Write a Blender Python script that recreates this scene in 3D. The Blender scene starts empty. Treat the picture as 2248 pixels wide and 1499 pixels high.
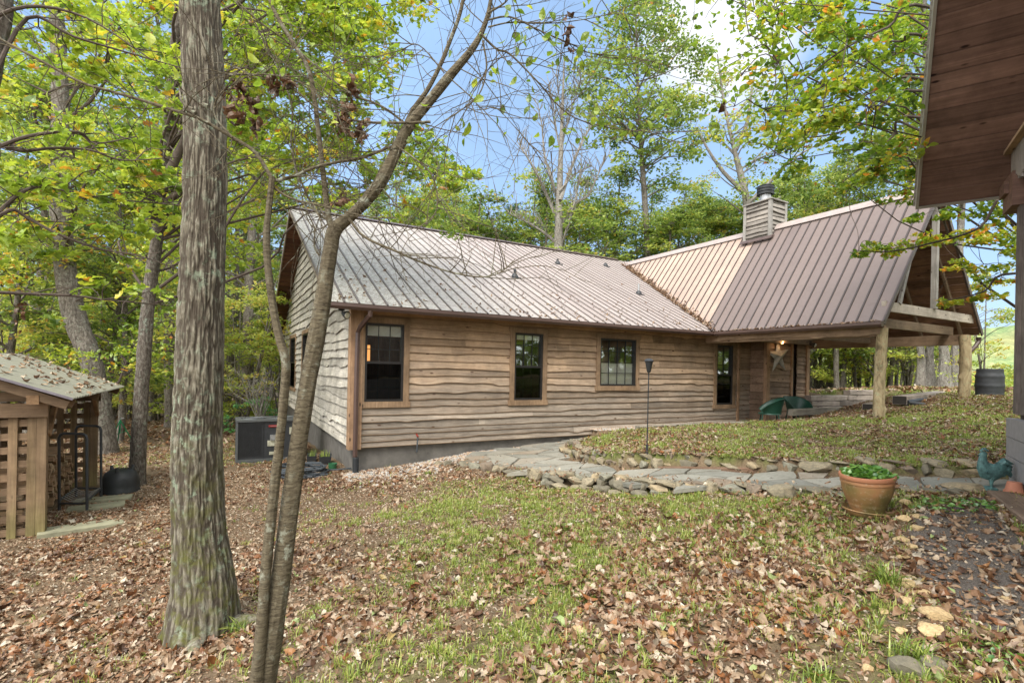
import bpy, math, random
import numpy as np
from mathutils import Vector, Matrix
random.seed(7); RNG = np.random.default_rng(7)
SC = bpy.context.scene
COL = SC.collection
# ------------------------------------------------------------------ camera model
F0, PX, PY, ROLL = 1108.0, 1124.0, 809.0, math.radians(1.15)
def ray(px, py):
    u = (px-PX)/F0; v = -(py-PY)/F0
    c, s = math.cos(ROLL), math.sin(ROLL)
    return u*c - v*s, u*s + v*c
def at(px, py, Y):
    a, b = ray(px, py); return Vector((a*Y, Y, b*Y))
cam_d = bpy.data.cameras.new('camera'); cam = bpy.data.objects.new('camera', cam_d); COL.objects.link(cam)
cam_d.sensor_width = 36; cam_d.lens = F0/2248*36; cam_d.shift_y = (PY-749.5)/2248
cam_d.clip_start = 0.05; cam_d.clip_end = 3000
cam.matrix_world = Matrix.Rotation(math.radians(90), 4, 'X') @ Matrix.Rotation(ROLL, 4, 'Z')
SC.camera = cam
# ------------------------------------------------------------------ noise
def _h(i, j, k, seed):
    n = (i*374761393 + j*668265263 + k*2147483647 + seed*1274126177) & 0xffffffff
    n = ((n ^ (n >> 13))*1274126177) & 0xffffffff
    n = n ^ (n >> 16)
    return (n & 0xffff)/65535.0
def vnoise(P, seed=0):
    P = np.asarray(P, dtype=np.float64); I = np.floor(P).astype(np.int64); f = P-I; f = f*f*(3-2*f)
    r = 0
    for a in (0, 1):
        for b in (0, 1):
            for c in (0, 1):
                w = (f[:,0] if a else 1-f[:,0])*(f[:,1] if b else 1-f[:,1])*(f[:,2] if c else 1-f[:,2])
                r = r + w*_h(I[:,0]+a, I[:,1]+b, I[:,2]+c, seed)
    return r
def fbm(P, seed=0, o=3):
    P = np.asarray(P, dtype=np.float64); r = 0; a = 1; t = 0
    for k in range(o):
        r = r + a*vnoise(P*(2**k), seed+k); t += a; a *= .5
    return r/t
def xy3(X, Y, k=1.0): return np.stack([np.asarray(X)*k, np.asarray(Y)*k, np.zeros_like(np.asarray(X, dtype=float))], 1)
# ------------------------------------------------------------------ objects
def tag(o, label=None, cat=None, group=None, kind=None):
    if label: o['label'] = label
    if cat: o['category'] = cat
    if group: o['group'] = group
    if kind: o['kind'] = kind
    return o
def empty(name, loc=(0,0,0), rz=0, label=None, cat=None, group=None):
    o = bpy.data.objects.new(name, None); COL.objects.link(o); o.location = loc; o.rotation_euler = (0,0,rz)
    o.empty_display_size = .1
    return tag(o, label, cat, group)
def np_mesh(name, V, Fs, mat=None, attrs=None, smooth=False, fmat=None):
    """V (n,3); Fs list of (m,k) arrays"""
    V = np.asarray(V, dtype=np.float32)
    me = bpy.data.meshes.new(name)
    Fs = [np.asarray(f, dtype=np.int32) for f in Fs if len(f)]
    loops = np.concatenate([f.ravel() for f in Fs])
    tot = np.concatenate([np.full(len(f), f.shape[1], dtype=np.int32) for f in Fs])
    st = np.concatenate([[0], np.cumsum(tot)[:-1]]).astype(np.int32)
    me.vertices.add(len(V)); me.vertices.foreach_set('co', V.ravel())
    me.loops.add(len(loops)); me.loops.foreach_set('vertex_index', loops)
    me.polygons.add(len(tot)); me.polygons.foreach_set('loop_start', st)
    me.polygons.foreach_set('loop_total', tot)
    if attrs:
        for k, a in attrs.items():
            at_ = me.attributes.new(k, 'FLOAT', 'POINT'); at_.data.foreach_set('value', np.asarray(a, dtype=np.float32))
    me.polygons.foreach_set('use_smooth', np.full(len(tot), bool(smooth)))
    me.update(calc_edges=True); me.validate(verbose=False)
    if mat: me.materials.append(mat)
    return me
def obj(name, me, parent=None, loc=None):
    o = bpy.data.objects.new(name, me); COL.objects.link(o)
    if parent: o.parent = parent
    if loc is not None: o.location = loc
    return o
class MB:
    def __init__(s): s.V = []; s.F = {}; s.A = []
    def add(s, V, Fs, a=0.5):
        n = len(s.V); s.V.extend([tuple(v) for v in V]); s.A.extend([a]*len(V))
        for f in Fs: s.F.setdefault(len(f), []).append([i+n for i in f])
    def box(s, x0, x1, y0, y1, z0, z1, a=.5):
        V = [(x,y,z) for z in (z0,z1) for y in (y0,y1) for x in (x0,x1)]
        s.add(V, [(0,2,3,1),(4,5,7,6),(0,1,5,4),(2,6,7,3),(0,4,6,2),(1,3,7,5)], a)
    def beam(s, p, q, w, h, up=(0,0,1), a=.5):
        """box from p to q, w sideways, h along up (centred)"""
        p = Vector(p); q = Vector(q); d = (q-p).normalized(); u = Vector(up); r = d.cross(u).normalized(); u = r.cross(d).normalized()
        V = []
        for c in (p, q):
            for i, j in ((-1,-1),(1,-1),(1,1),(-1,1)): V.append(c + r*(i*w/2) + u*(j*h/2))
        s.add(V, [(0,1,2,3),(7,6,5,4),(0,4,5,1),(1,5,6,2),(2,6,7,3),(3,7,4,0)], a)
    def quad(s, *P, a=.5): s.add(P, [tuple(range(len(P)))], a)
    def tube(s, pts, rad, n=8, cap=True, a=.5):
        pts = [Vector(p) for p in pts]; m = len(pts)
        if not hasattr(rad, '__len__'): rad = [rad]*m
        V = []; d0 = None; r = None
        for i, p in enumerate(pts):
            d = (pts[min(i+1,m-1)]-pts[max(i-1,0)])
            d = d.normalized() if d.length > 1e-9 else Vector((0,0,1))
            if r is None:
                r = d.cross(Vector((0,0,1)) if abs(d.z) < .9 else Vector((1,0,0))).normalized()
            else:
                r = (r - d*r.dot(d)); r = r.normalized() if r.length > 1e-6 else d.orthogonal().normalized()
            b = d.cross(r)
            for k in range(n):
                t = 2*math.pi*k/n; V.append(p + (r*math.cos(t) + b*math.sin(t))*rad[i])
        Fs = []
        for i in range(m-1):
            for k in range(n):
                k2 = (k+1) % n; Fs.append((i*n+k, i*n+k2, (i+1)*n+k2, (i+1)*n+k))
        if cap and n > 3 or cap: Fs.append(tuple(range(n-1,-1,-1))); Fs.append(tuple((m-1)*n+k for k in range(n)))
        s.add(V, Fs, a)
    def lathe(s, prof, c=(0,0,0), n=32, a=.5, sx=1, sy=1):
        V = []; m = len(prof)
        for r, z in prof:
            for k in range(n):
                t = 2*math.pi*k/n; V.append((c[0]+r*math.cos(t)*sx, c[1]+r*math.sin(t)*sy, c[2]+z))
        Fs = [(i*n+k, i*n+(k+1)%n, (i+1)*n+(k+1)%n, (i+1)*n+k) for i in range(m-1) for k in range(n)]
        if prof[0][0] > 1e-4: Fs.append(tuple(range(n-1,-1,-1)))
        if prof[-1][0] > 1e-4: Fs.append(tuple((m-1)*n+k for k in range(n)))
        s.add(V, Fs, a)
    def build(s, name, mat, parent=None, smooth=False, dz=0, loc=None, off=None):
        V = np.array(s.V, dtype=float)
        if dz: V[:,2] += dz
        if off is not None: V += np.array(off)
        me = np_mesh(name, V, [np.array(f) for f in s.F.values()], mat, {'r': s.A}, smooth)
        if smooth and hasattr(me, 'set_sharp_from_angle'):
            me.set_sharp_from_angle(angle=math.radians(40))
        return obj(name, me, parent, loc)
# ------------------------------------------------------------------ materials
def newmat(name):
    m = bpy.data.materials.new(name); m.use_nodes = True; nt = m.node_tree
    return m, nt, nt.nodes['Principled BSDF']
def nd(nt, typ, **kw):
    n = nt.nodes.new(typ)
    for k, v in kw.items():
        if k.startswith('_'): setattr(n, k[1:], v)
        else:
            k2 = k.replace('_', ' ')
            n.inputs[k2 if k2 in n.inputs else k].default_value = v
    return n
def ramp(nt, fac, stops, interp='LINEAR'):
    n = nt.nodes.new('ShaderNodeValToRGB'); n.color_ramp.interpolation = interp; e = n.color_ramp.elements
    while len(e) < len(stops): e.new(.5)
    for i, (p, c) in enumerate(stops):
        e[i].position = p; e[i].color = (*c, 1) if len(c) == 3 else c
    nt.links.new(fac, n.inputs[0]); return n.outputs[0]
def g3(v): return (v, v, v)
def mix(nt, fac, a, b, mode='MIX'):
    n = nt.nodes.new('ShaderNodeMix'); n.data_type = 'RGBA'; n.blend_type = mode
    for inp, v in ((n.inputs[0], fac), (n.inputs[6], a), (n.inputs[7], b)):
        if isinstance(v, (int, float)): inp.default_value = v
        elif isinstance(v, tuple): inp.default_value = (*v, 1) if len(v) == 3 else v
        else: nt.links.new(v, inp)
    return n.outputs[2]
def coords(nt, scale=(1,1,1), kind='Object'):
    tc = nt.nodes.new('ShaderNodeTexCoord'); mp = nt.nodes.new('ShaderNodeMapping'); mp.inputs['Scale'].default_value = scale
    nt.links.new(tc.outputs[kind], mp.inputs[0]); return mp.outputs[0]
def noise_(nt, co, scale=5, detail=4, rough=.6, dist=0):
    n = nd(nt, 'ShaderNodeTexNoise', Scale=scale, Detail=detail, Roughness=rough, Distortion=dist); nt.links.new(co, n.inputs['Vector']); return n.outputs[0]
def attr(nt, name='r'):
    n = nt.nodes.new('ShaderNodeAttribute'); n.attribute_name = name; return n.outputs['Fac']
def bump(nt, b, h, strength=.4, dist=.01):
    n = nd(nt, 'ShaderNodeBump', Strength=strength, Distance=dist); nt.links.new(h, n.inputs['Height']); nt.links.new(n.outputs[0], b.inputs['Normal'])
def simple(name, col, rough=.6, metal=0, var=.25, scale=8, bmp=.15, spec=.4):
    m, nt, b = newmat(name); co = coords(nt); n = noise_(nt, co, scale, 5)
    c = ramp(nt, n, [(.25, tuple(x*(1-var) for x in col)), (.75, tuple(min(1, x*(1+var)) for x in col))])
    nt.links.new(c, b.inputs['Base Color']); b.inputs['Roughness'].default_value = rough; b.inputs['Metallic'].default_value = metal
    b.inputs['Specular IOR Level'].default_value = spec
    if bmp: bump(nt, b, n, bmp, .01)
    return m
def wood(name, c0, c1, axis=0, fine=60, dark=(.05,.03,.02), rough=.75, knots=True, var=.35, grey=None, bmp=.5):
    """planks: grain along the given local axis, per-board tint from r"""
    m, nt, b = newmat(name)
    sc = [fine, fine, fine]; sc[axis] = fine*.035
    co = coords(nt, tuple(sc)); g = noise_(nt, co, 1, 6, .65, .6)
    sc2 = [5, 5, 5]; sc2[axis] = .6
    g2 = noise_(nt, coords(nt, tuple(sc2)), 1, 3, .5)
    c = ramp(nt, g, [(.28, tuple(x*.55 for x in c0)), (.5, c0), (.75, c1)])
    c = mix(nt, .35, c, ramp(nt, g2, [(.3, c0), (.7, c1)]))
    bl = noise_(nt, coords(nt), 1.7, 5, .7); c = mix(nt, 1.0, c, ramp(nt, bl, [(.3, g3(.78)), (.62, g3(1.12))]), 'MULTIPLY')
    if grey:
        (gc0, gc1, z0, z1) = grey
        tc = nt.nodes.new('ShaderNodeTexCoord'); sx = nt.nodes.new('ShaderNodeSeparateXYZ'); nt.links.new(tc.outputs['Object'], sx.inputs[0])
        mr = nd(nt, 'ShaderNodeMapRange'); nt.links.new(sx.outputs[2], mr.inputs[0]); mr.inputs[1].default_value = z0; mr.inputs[2].default_value = z1
        w = nt.nodes.new('ShaderNodeMath'); w.operation = 'MULTIPLY_ADD'; nt.links.new(g2, w.inputs[0]); w.inputs[1].default_value = .8; w.inputs[2].default_value = -.4
        w2 = nt.nodes.new('ShaderNodeMath'); w2.operation = 'ADD'; w2.use_clamp = True; nt.links.new(mr.outputs[0], w2.inputs[0]); nt.links.new(w.outputs[0], w2.inputs[1])
        gg = ramp(nt, g, [(.3, tuple(x*.6 for x in gc0)), (.5, gc0), (.75, gc1)])
        c = mix(nt, w2.outputs[0], gg, c)
    c = mix(nt, .6, c, mix(nt, 1.0, c, ramp(nt, bl, [(.35, g3(.72)), (.6, g3(1.08))]), 'MULTIPLY'))
    r = attr(nt); c = mix(nt, 1.0, c, ramp(nt, r, [(0, g3(1-var)), (1, g3(1+var*.6 if 1+var*.6 < 2 else 2))]), 'MULTIPLY')
    if knots:
        sc3 = [1, 1, 1]; 
        v = nd(nt, 'ShaderNodeTexVoronoi', Scale=3.2, Randomness=1.0); s3 = [2.2, 2.2, 2.2]; s3[axis] = .8
        nt.links.new(coords(nt, tuple(s3)), v.inputs['Vector'])
        k = ramp(nt, v.outputs['Distance'], [(.06, g3(1)), (.13, g3(0))])
        c = mix(nt, k, c, dark)
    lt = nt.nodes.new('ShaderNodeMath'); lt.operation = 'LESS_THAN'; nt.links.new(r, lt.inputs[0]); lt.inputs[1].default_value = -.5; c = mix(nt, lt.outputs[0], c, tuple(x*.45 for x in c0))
    nt.links.new(c, b.inputs['Base Color']); b.inputs['Roughness'].default_value = rough; b.inputs['Specular IOR Level'].default_value = .25
    if bmp: bump(nt, b, g, bmp, .006)
    return m
def leafmat(name, stops, trans=.45, gloss=.08, vary=True):
    m, nt, b = newmat(name); nt.nodes.remove(b)
    out = nt.nodes['Material Output']; c = ramp(nt, attr(nt), stops)
    if vary:
        n = noise_(nt, coords(nt), 30, 3); c = mix(nt, 1.0, c, ramp(nt, n, [(.3, g3(.75)), (.7, g3(1.15))]), 'MULTIPLY')
    d = nt.nodes.new('ShaderNodeBsdfDiffuse'); t = nt.nodes.new('ShaderNodeBsdfTranslucent'); gl = nd(nt, 'ShaderNodeBsdfGlossy', Roughness=.45)
    gl.inputs['Color'].default_value = (.8,.85,.8,1)
    nt.links.new(c, d.inputs[0]); nt.links.new(mix(nt, .5, c, ramp(nt, attr(nt), [(p, tuple(min(1, x*1.6) for x in q)) for p, q in stops])), t.inputs[0])
    m1 = nd(nt, 'ShaderNodeMixShader', Fac=trans); nt.links.new(d.outputs[0], m1.inputs[1]); nt.links.new(t.outputs[0], m1.inputs[2])
    m2 = nd(nt, 'ShaderNodeMixShader', Fac=gloss); nt.links.new(m1.outputs[0], m2.inputs[1]); nt.links.new(gl.outputs[0], m2.inputs[2])
    nt.links.new(m2.outputs[0], out.inputs[0]); return m
def barkmat(name, c0, c1, lichen=None, moss=None, scale=1.0, horiz=False, bmp=.8, groove=False):
    m, nt, b = newmat(name)
    co = coords(nt, (22*scale, 22*scale, 8*scale) if not horiz else (16*scale, 16*scale, 62*scale))
    g = noise_(nt, co, 1, 5, .65, .8)
    c = ramp(nt, g, [(.3, tuple(x*.35 for x in c0)), (.48, c0), (.68, c1)])
    if groove: c = mix(nt, ramp(nt, attr(nt), [(.1, g3(.9)), (.5, g3(0))]), c, (.06,.047,.035))
    big = noise_(nt, coords(nt), 3.0, 4, .6)
    if lichen:
        l1 = noise_(nt, coords(nt), 16, 6, .7); l2 = ramp(nt, l1, [(.53, g3(0)), (.62, g3(.85))]); l3 = ramp(nt, big, [(.42, g3(0)), (.62, g3(1))])
        lm = mix(nt, 1.0, l2, l3, 'MULTIPLY'); c = mix(nt, lm, c, lichen)
    if moss:
        mc, z0, z1 = moss
        tc = nt.nodes.new('ShaderNodeTexCoord'); sx = nt.nodes.new('ShaderNodeSeparateXYZ'); nt.links.new(tc.outputs['Object'], sx.inputs[0])
        mr = nd(nt, 'ShaderNodeMapRange'); nt.links.new(sx.outputs[2], mr.inputs[0]); mr.inputs[1].default_value = z1; mr.inputs[2].default_value = z0
        mm = noise_(nt, coords(nt), 9, 5, .7); k = mix(nt, 1.0, ramp(nt, mm, [(.46, g3(0)), (.66, g3(.9))]), mr.outputs[0], 'MULTIPLY'); c = mix(nt, k, c, mc)
    nt.links.new(c, b.inputs['Base Color']); b.inputs['Roughness'].default_value = .9; b.inputs['Specular IOR Level'].default_value = .15
    if bmp: bump(nt, b, g, bmp, .02)
    return m
# ------------------------------------------------------------------ world and light
SC.view_settings.view_transform = 'Standard'; SC.view_settings.look = 'None'; SC.view_settings.exposure = 1.18; SC.view_settings.gamma = 1
w = bpy.data.worlds.new("World"); SC.world = w; w.use_nodes = True; nt = w.node_tree
bg = nt.nodes['Background']; sky = nt.nodes.new('ShaderNodeTexSky'); sky.sky_type = 'NISHITA'; sky.sun_disc = False
SUN_EL, SUN_AZ = math.radians(52), math.radians(200)      # azimuth clockwise from +Y
sky.sun_elevation = SUN_EL; sky.sun_rotation = SUN_AZ; sky.air_density = 1.0; sky.dust_density = 1.5; sky.ozone_density = 1.0
# thin high cloud over the blue plus one bright cloud
tc = nt.nodes.new('ShaderNodeTexCoord'); cn = nd(nt, 'ShaderNodeTexNoise', Scale=2.2, Detail=6, Roughness=.55, Distortion=.3); nt.links.new(tc.outputs['Generated'], cn.inputs['Vector'])
veil = ramp(nt, cn.outputs[0], [(.35, g3(.36)), (.7, g3(.62))])
cd = at(1585, 45, 1).normalized()
vm = nt.nodes.new('ShaderNodeVectorMath'); vm.operation = 'DISTANCE'; nt.links.new(tc.outputs['Generated'], vm.inputs[0]); vm.inputs[1].default_value = cd
ad = nt.nodes.new('ShaderNodeMath'); ad.operation = 'MULTIPLY_ADD'; nt.links.new(cn.outputs[0], ad.inputs[0]); ad.inputs[1].default_value = -.14; nt.links.new(vm.outputs['Value'], ad.inputs[2])
cl = ramp(nt, ad.outputs[0], [(0, g3(.95)), (.02, g3(.75)), (.075, g3(0))])
skyc = mix(nt, veil, sky.outputs[0], (4.3, 6.6, 10.2)); skyc = mix(nt, cl, skyc, (7.6, 7.8, 8.2))
# bright white added to the unseen sky behind the viewer as fill light
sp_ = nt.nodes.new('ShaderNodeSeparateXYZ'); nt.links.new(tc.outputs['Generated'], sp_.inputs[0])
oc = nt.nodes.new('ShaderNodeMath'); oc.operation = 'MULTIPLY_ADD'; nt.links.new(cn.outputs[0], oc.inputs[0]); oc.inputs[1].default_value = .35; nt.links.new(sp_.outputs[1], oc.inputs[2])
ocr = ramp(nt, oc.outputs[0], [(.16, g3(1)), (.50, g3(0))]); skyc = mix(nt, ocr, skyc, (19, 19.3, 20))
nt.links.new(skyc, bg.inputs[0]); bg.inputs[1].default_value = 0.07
sl = bpy.data.lights.new('sun', 'SUN'); sl.energy = 1.9; sl.angle = math.radians(28); sl.color = (1, .95, .87)
so = bpy.data.objects.new('sun', sl); COL.objects.link(so)
sd = Vector((math.sin(SUN_AZ)*math.cos(SUN_EL), math.cos(SUN_AZ)*math.cos(SUN_EL), math.sin(SUN_EL)))
so.rotation_euler = sd.to_track_quat('Z', 'Y').to_euler(); so.location = (0, 0, 30)
# ------------------------------------------------------------------ house frame
HA = math.atan2(.491, .871); D1 = np.array([math.cos(HA), math.sin(HA)]); D2 = np.array([-math.sin(HA), math.cos(HA)]); HC = np.array([-3.02, 9.6]); HZ = -2.0
def hw(t, s, z=None):
    p = HC + D1*t + D2*s
    return Vector((p[0], p[1], z)) if z is not None else p
# ------------------------------------------------------------------ terrain
class RBF:
    def __init__(s, pts):
        P = np.array(pts, dtype=float); s.c = P[:,:2]; n = len(P)
        d = np.hypot(*(s.c[:,None]-s.c[None]).transpose(2,0,1)); K = s.k(d) + np.eye(n)*.02
        A = np.zeros((n+3, n+3)); A[:n,:n] = K; A[:n,n] = 1; A[:n,n+1:] = s.c; A[n,:n] = 1; A[n+1:,:n] = s.c.T
        s.w = np.linalg.solve(A, np.concatenate([P[:,2], [0,0,0]])); s.n = n
    def k(s, d): return d
    def __call__(s, X, Y):
        X = np.asarray(X, float); Y = np.asarray(Y, float); sh = X.shape; X = X.ravel(); Y = Y.ravel()
        r = s.w[s.n] + s.w[s.n+1]*X + s.w[s.n+2]*Y
        for i in range(s.n): r = r + s.w[i]*s.k(np.hypot(X-s.c[i,0], Y-s.c[i,1]))
        return r.reshape(sh)
FAR = [(-60,60,-4.5),(-60,-40,-3),(60,-40,-.5),(0,80,-3),(60,70,-2.5),(120,120,-4),(0,-50,-2),(-20,100,-4)]
LOW = RBF([(0,0,-1.6),(-1.4,2.8,-1.88),(-2.4,3.9,-2.13),(-6.1,6.7,-2.35),(-6.6,7.7,-2.3),(-6.8,8.6,-2.3),(-7,9.35,-2.3),(-3.02,9.5,-2.03),(-6.1,11.3,-2.25),
 (-8,9.2,-2.3),(-8.5,12.8,-2.4),(-12,20,-2.6),(-30,40,-3.5),(-30,5,-3),(0,-15,-1.8),(15,-10,-.8),(0,2.4,-1.6),(1.2,2.4,-1.53),(2.3,2.2,-1.44),(2.25,6.6,-1.63),
 (3.6,4.7,-1.36),(5,4.2,-1.2),(0,5,-1.75),(0,7.5,-1.85),(-1,10.2,-1.86),(2,5,-1.57),(4.3,5.5,-1.3),(0,28,-2.4),(15,30,-1.2),(-3,22,-2.4),(-1.2,8.8,-1.95),(1,8,-1.8)]+FAR)
UP = RBF([(2.1,7.85,-1.3),(3.9,7.5,-1.23),(6,6.3,-1.05),(2.83,11.06,-1.27),(6.8,13.3,-1.27),(7.75,10.54,-.85),(11.3,12.5,-.5),(12.3,13,-.5),(18,22,-.45),
 (12,8,-.5),(8,7,-.85),(16,16,-.42),(40,40,-1.5),(12,16,-.5),(9.5,16.5,-.6),(2.3,10,-1.4),(1.6,9.6,-1.5),(4.5,10,-1.2),(8.8,12.2,-.8),(0,28,-2.4),(30,10,-.5)]+FAR)
PATH = RBF([(1.48,9.3,-1.65),(2.1,8.36,-1.55),(3.7,7.07,-1.4),(5.3,5.77,-1.2),(-1,10.5,-1.84),(-.98,10.69,-1.8),(1.9,12.36,-1.67),(3.2,13.1,-1.5),(-3,9.6,-2.03),(0,9.2,-1.78),(6.5,4.8,-1.05)])
def inpoly(X, Y, poly):
    X = np.asarray(X, float); Y = np.asarray(Y, float); r = np.zeros(X.shape, bool); n = len(poly)
    for i in range(n):
        x0, y0 = poly[i][:2]; x1, y1 = poly[(i+1) % n][:2]
        if y0 == y1: continue
        c = ((y0 > Y) != (y1 > Y)) & (X < (x1-x0)*(Y-y0)/(y1-y0)+x0); r ^= c
    return r
def hit(px, py, fn, y0=1.5, y1=60):
    a, b = ray(px, py); Y = np.arange(y0, y1, .02); g = fn(a*Y, Y); k = np.argmax(b*Y < g)
    return Vector((a*Y[k], Y[k], float(g[k])))
UE = [hit(x, y, PATH) for x, y in ((1238,992),(1262,1008),(1300,1020),(1370,1027),(1440,1028),(1540,1030),(1650,1034),(1760,1038),(1880,1042),(2000,1046),(2145,1052))]
LE = [hit(x, y, PATH) for x, y in ((965,1012),(1050,1018),(1120,1028),(1210,1042),(1320,1052),(1450,1062),(1600,1066),(1720,1072),(1830,1078),(1960,1078),(2110,1076))]
WALLF = [tuple(hw(t, -.02)) for t in (2.2, 4, 5.8)]
PATHPOLY = [tuple(p[:2]) for p in UE] + [(6.6,4.9),(6.3,4.4)] + [tuple(p[:2]) for p in LE[::-1]] + [tuple(hw(.9,-.7)), tuple(hw(1.6,0)), tuple(hw(6.2,.02)), tuple(hw(6.0,-1.1))]
PATIO = [tuple(hw(*p)) for p in ((5.7,-1.5),(10.5,-1.55),(10.6,-2.5),(14,-2.6),(17.3,-2.2),(17.3,-1.02),(13.95,-.72),(13.95,1.5),(5.7,1.5))]
UPPOLY = [tuple(p[:2]) for p in UE] + [(6.6,4.9),(9,3.2),(60,3.2),(60,60),(6,60), tuple(hw(16,3)), tuple(hw(6.0,.3)), tuple(hw(5.9,-1.1))]
def ground(X, Y):
    X = np.asarray(X, float); Y = np.asarray(Y, float)
    g = LOW(X, Y); u = inpoly(X, Y, UPPOLY); g = np.where(u, UP(X, Y), g)
    p = inpoly(X, Y, PATHPOLY); g = np.where(p, PATH(X, Y)-.02, g)
    q = inpoly(X, Y, PATIO); g = np.where(q, -1.45, g)
    sh = X.shape; P = xy3(X.ravel(), Y.ravel(), 1.3)
    n = (fbm(P, 3, 3)-.5).reshape(sh); n2 = (fbm(P*5, 9, 2)-.5).reshape(sh)
    return g + np.where(p | q, 0, n*.10 + n2*.03)
def gz(x, y): return float(ground(np.array([x]), np.array([y]))[0])
def axis_(a, b, st, lo, hi):
    c = list(np.arange(a, b, st)); x = b; d = st
    while x < hi: c.append(x); d *= 1.25; x += d
    c.append(hi); x = a; d = st; L = []
    while True:
        d *= 1.25; x -= d
        if x < lo: break
        L.append(x)
    return np.array([lo]+L[::-1]+c)
gx = axis_(-9, 13.5, .075, -700, 900); gy = axis_(.8, 17, .075, -500, 1200)
XX, YY = np.meshgrid(gx, gy); 
R_ = np.hypot(XX, YY); ZZ = ground(XX, YY)
ff = np.clip((R_-60)/60, 0, 1); ZZ = ZZ*(1-ff) + ff*(-4)
# masks painted as real ground cover kinds: r = grass amount, soil = dark garden soil
def soilmask(X, Y):
    poly = [tuple(hit(x, y, LOW)[:2]) for x, y in ((2020,1120),(2160,1090),(2248,1200),(2400,1300),(2400,1470),(2150,1380),(2010,1260),(1990,1180))]
    return inpoly(X, Y, poly)
def grassmask(X, Y):
    """wanted grass density 0..1"""
    sh = X.shape; P = xy3(X.ravel(), Y.ravel())
    n = fbm(P*.9, 21, 3).reshape(sh); n2 = fbm(P*3.1, 33, 2).reshape(sh)
    u = inpoly(X, Y, UPPOLY)
    d = np.where(u, .85+.5*(n-.5), 0)
    c = np.exp(-(((X-1.5)/3.0)**2 + ((Y-5.6)/2.6)**2)); e = np.exp(-(((X-.3)/1.6)**2+((Y-8)/.8)**2))
    c2 = .34*np.clip((X+1.3)/1.5, 0, 1)*(Y < 6)
    low = np.clip(np.maximum(c*.75, e*.6)+c2, 0, 1)*np.clip((n-.22)*3.2, 0, 1)
    bk = np.exp(-(((X+5.5)/4)**2+((Y-13.5)/2.2)**2))*.8
    far = np.clip((Y-14)/4, 0, 1)*np.clip((X-8)/4, 0, 1)*.9
    d = np.where(u, np.maximum(d, far), np.maximum(low, bk))
    d = d*np.clip(.3+2.4*(n2-.28), 0, 1.4)
    d = np.where(inpoly(X, Y, PATHPOLY) | inpoly(X, Y, PATIO) | soilmask(X, Y), 0, d)
    s = D2[0]*(X-HC[0])+D2[1]*(Y-HC[1]); t = D1[0]*(X-HC[0])+D1[1]*(Y-HC[1])
    porch = (t > 9.9) & (t < 14.3) & (s > -4.2) & (s < 0); d = np.where(porch, d*.12, d)
    d = np.where((t > -1) & (s > 0) & (t < 14.3) & (s < 15), 0, d)
    return np.clip(d, 0, 1)
GM = grassmask(XX, YY); SM = soilmask(XX, YY)
GM2 = np.clip((R_-25)/20, 0, 1)*(XX > 5)*.95; GMt = np.maximum(GM, GM2)
ny, nx = XX.shape
idx = np.arange(nx*ny).reshape(ny, nx)
Fq = np.stack([idx[:-1,:-1], idx[:-1,1:], idx[1:,1:], idx[1:,:-1]], -1).reshape(-1, 4)
m, nt, b = newmat('ground'); co = coords(nt)
n1 = noise_(nt, co, 2.2, 5); n2 = noise_(nt, co, 38, 6, .7); n3 = noise_(nt, co, 140, 3, .7)
soil = ramp(nt, n2, [(.3, (.05,.033,.02)), (.5, (.13,.09,.055)), (.7, (.27,.195,.125))])
soil = mix(nt, .5, soil, ramp(nt, n1, [(.3, (.14,.10,.062)), (.7, (.26,.19,.12))]))
dark = ramp(nt, n3, [(.3, (.05,.042,.035)), (.5, (.12,.10,.085)), (.68, (.30,.265,.22))])
gr = ramp(nt, n2, [(.3, (.05,.075,.015)), (.6, (.14,.18,.04)), (.75, (.24,.24,.09))])
c = mix(nt, ramp(nt, attr(nt, 'r'), [(.15, g3(0)), (.8, g3(.75))]), soil, gr); c = mix(nt, attr(nt, 'soil'), c, dark)
nt.links.new(c, b.inputs['Base Color']); b.inputs['Roughness'].default_value = .95; b.inputs['Specular IOR Level'].default_value = .1
bump(nt, b, n2, .8, .03)
me = np_mesh('ground', np.stack([XX, YY, ZZ], -1).reshape(-1, 3), [Fq], m, {'r': GMt.ravel(), 'soil': SM.ravel().astype(float)}, True)
tag(obj('ground', me), kind='structure')
# ------------------------------------------------------------------ scatter helper
def rotmats(yaw, pitch, roll):
    cy, sy, cp, sp, cr, sr = np.cos(yaw), np.sin(yaw), np.cos(pitch), np.sin(pitch), np.cos(roll), np.sin(roll)
    o = np.zeros_like(yaw); i = np.ones_like(yaw)
    Rz = np.stack([cy,-sy,o, sy,cy,o, o,o,i], -1).reshape(-1,3,3); Ry = np.stack([cp,o,sp, o,i,o, -sp,o,cp], -1).reshape(-1,3,3); Rx = np.stack([i,o,o, o,cr,-sr, o,sr,cr], -1).reshape(-1,3,3)
    return Rz @ Ry @ Rx
def scatter(P, R, S, T, TF, r):
    """P (n,3) R (n,3,3) S (n,) template T (k,3), faces TF (m,q) -> V, F, r"""
    n = len(P); k = len(T)
    V = np.einsum('nij,kj->nki', R, T)*S[:,None,None] + P[:,None,:]
    F = TF[None] + (np.arange(n)*k)[:,None,None]
    return V.reshape(-1, 3), F.reshape(-1, TF.shape[1]), np.repeat(r, k)
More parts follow.
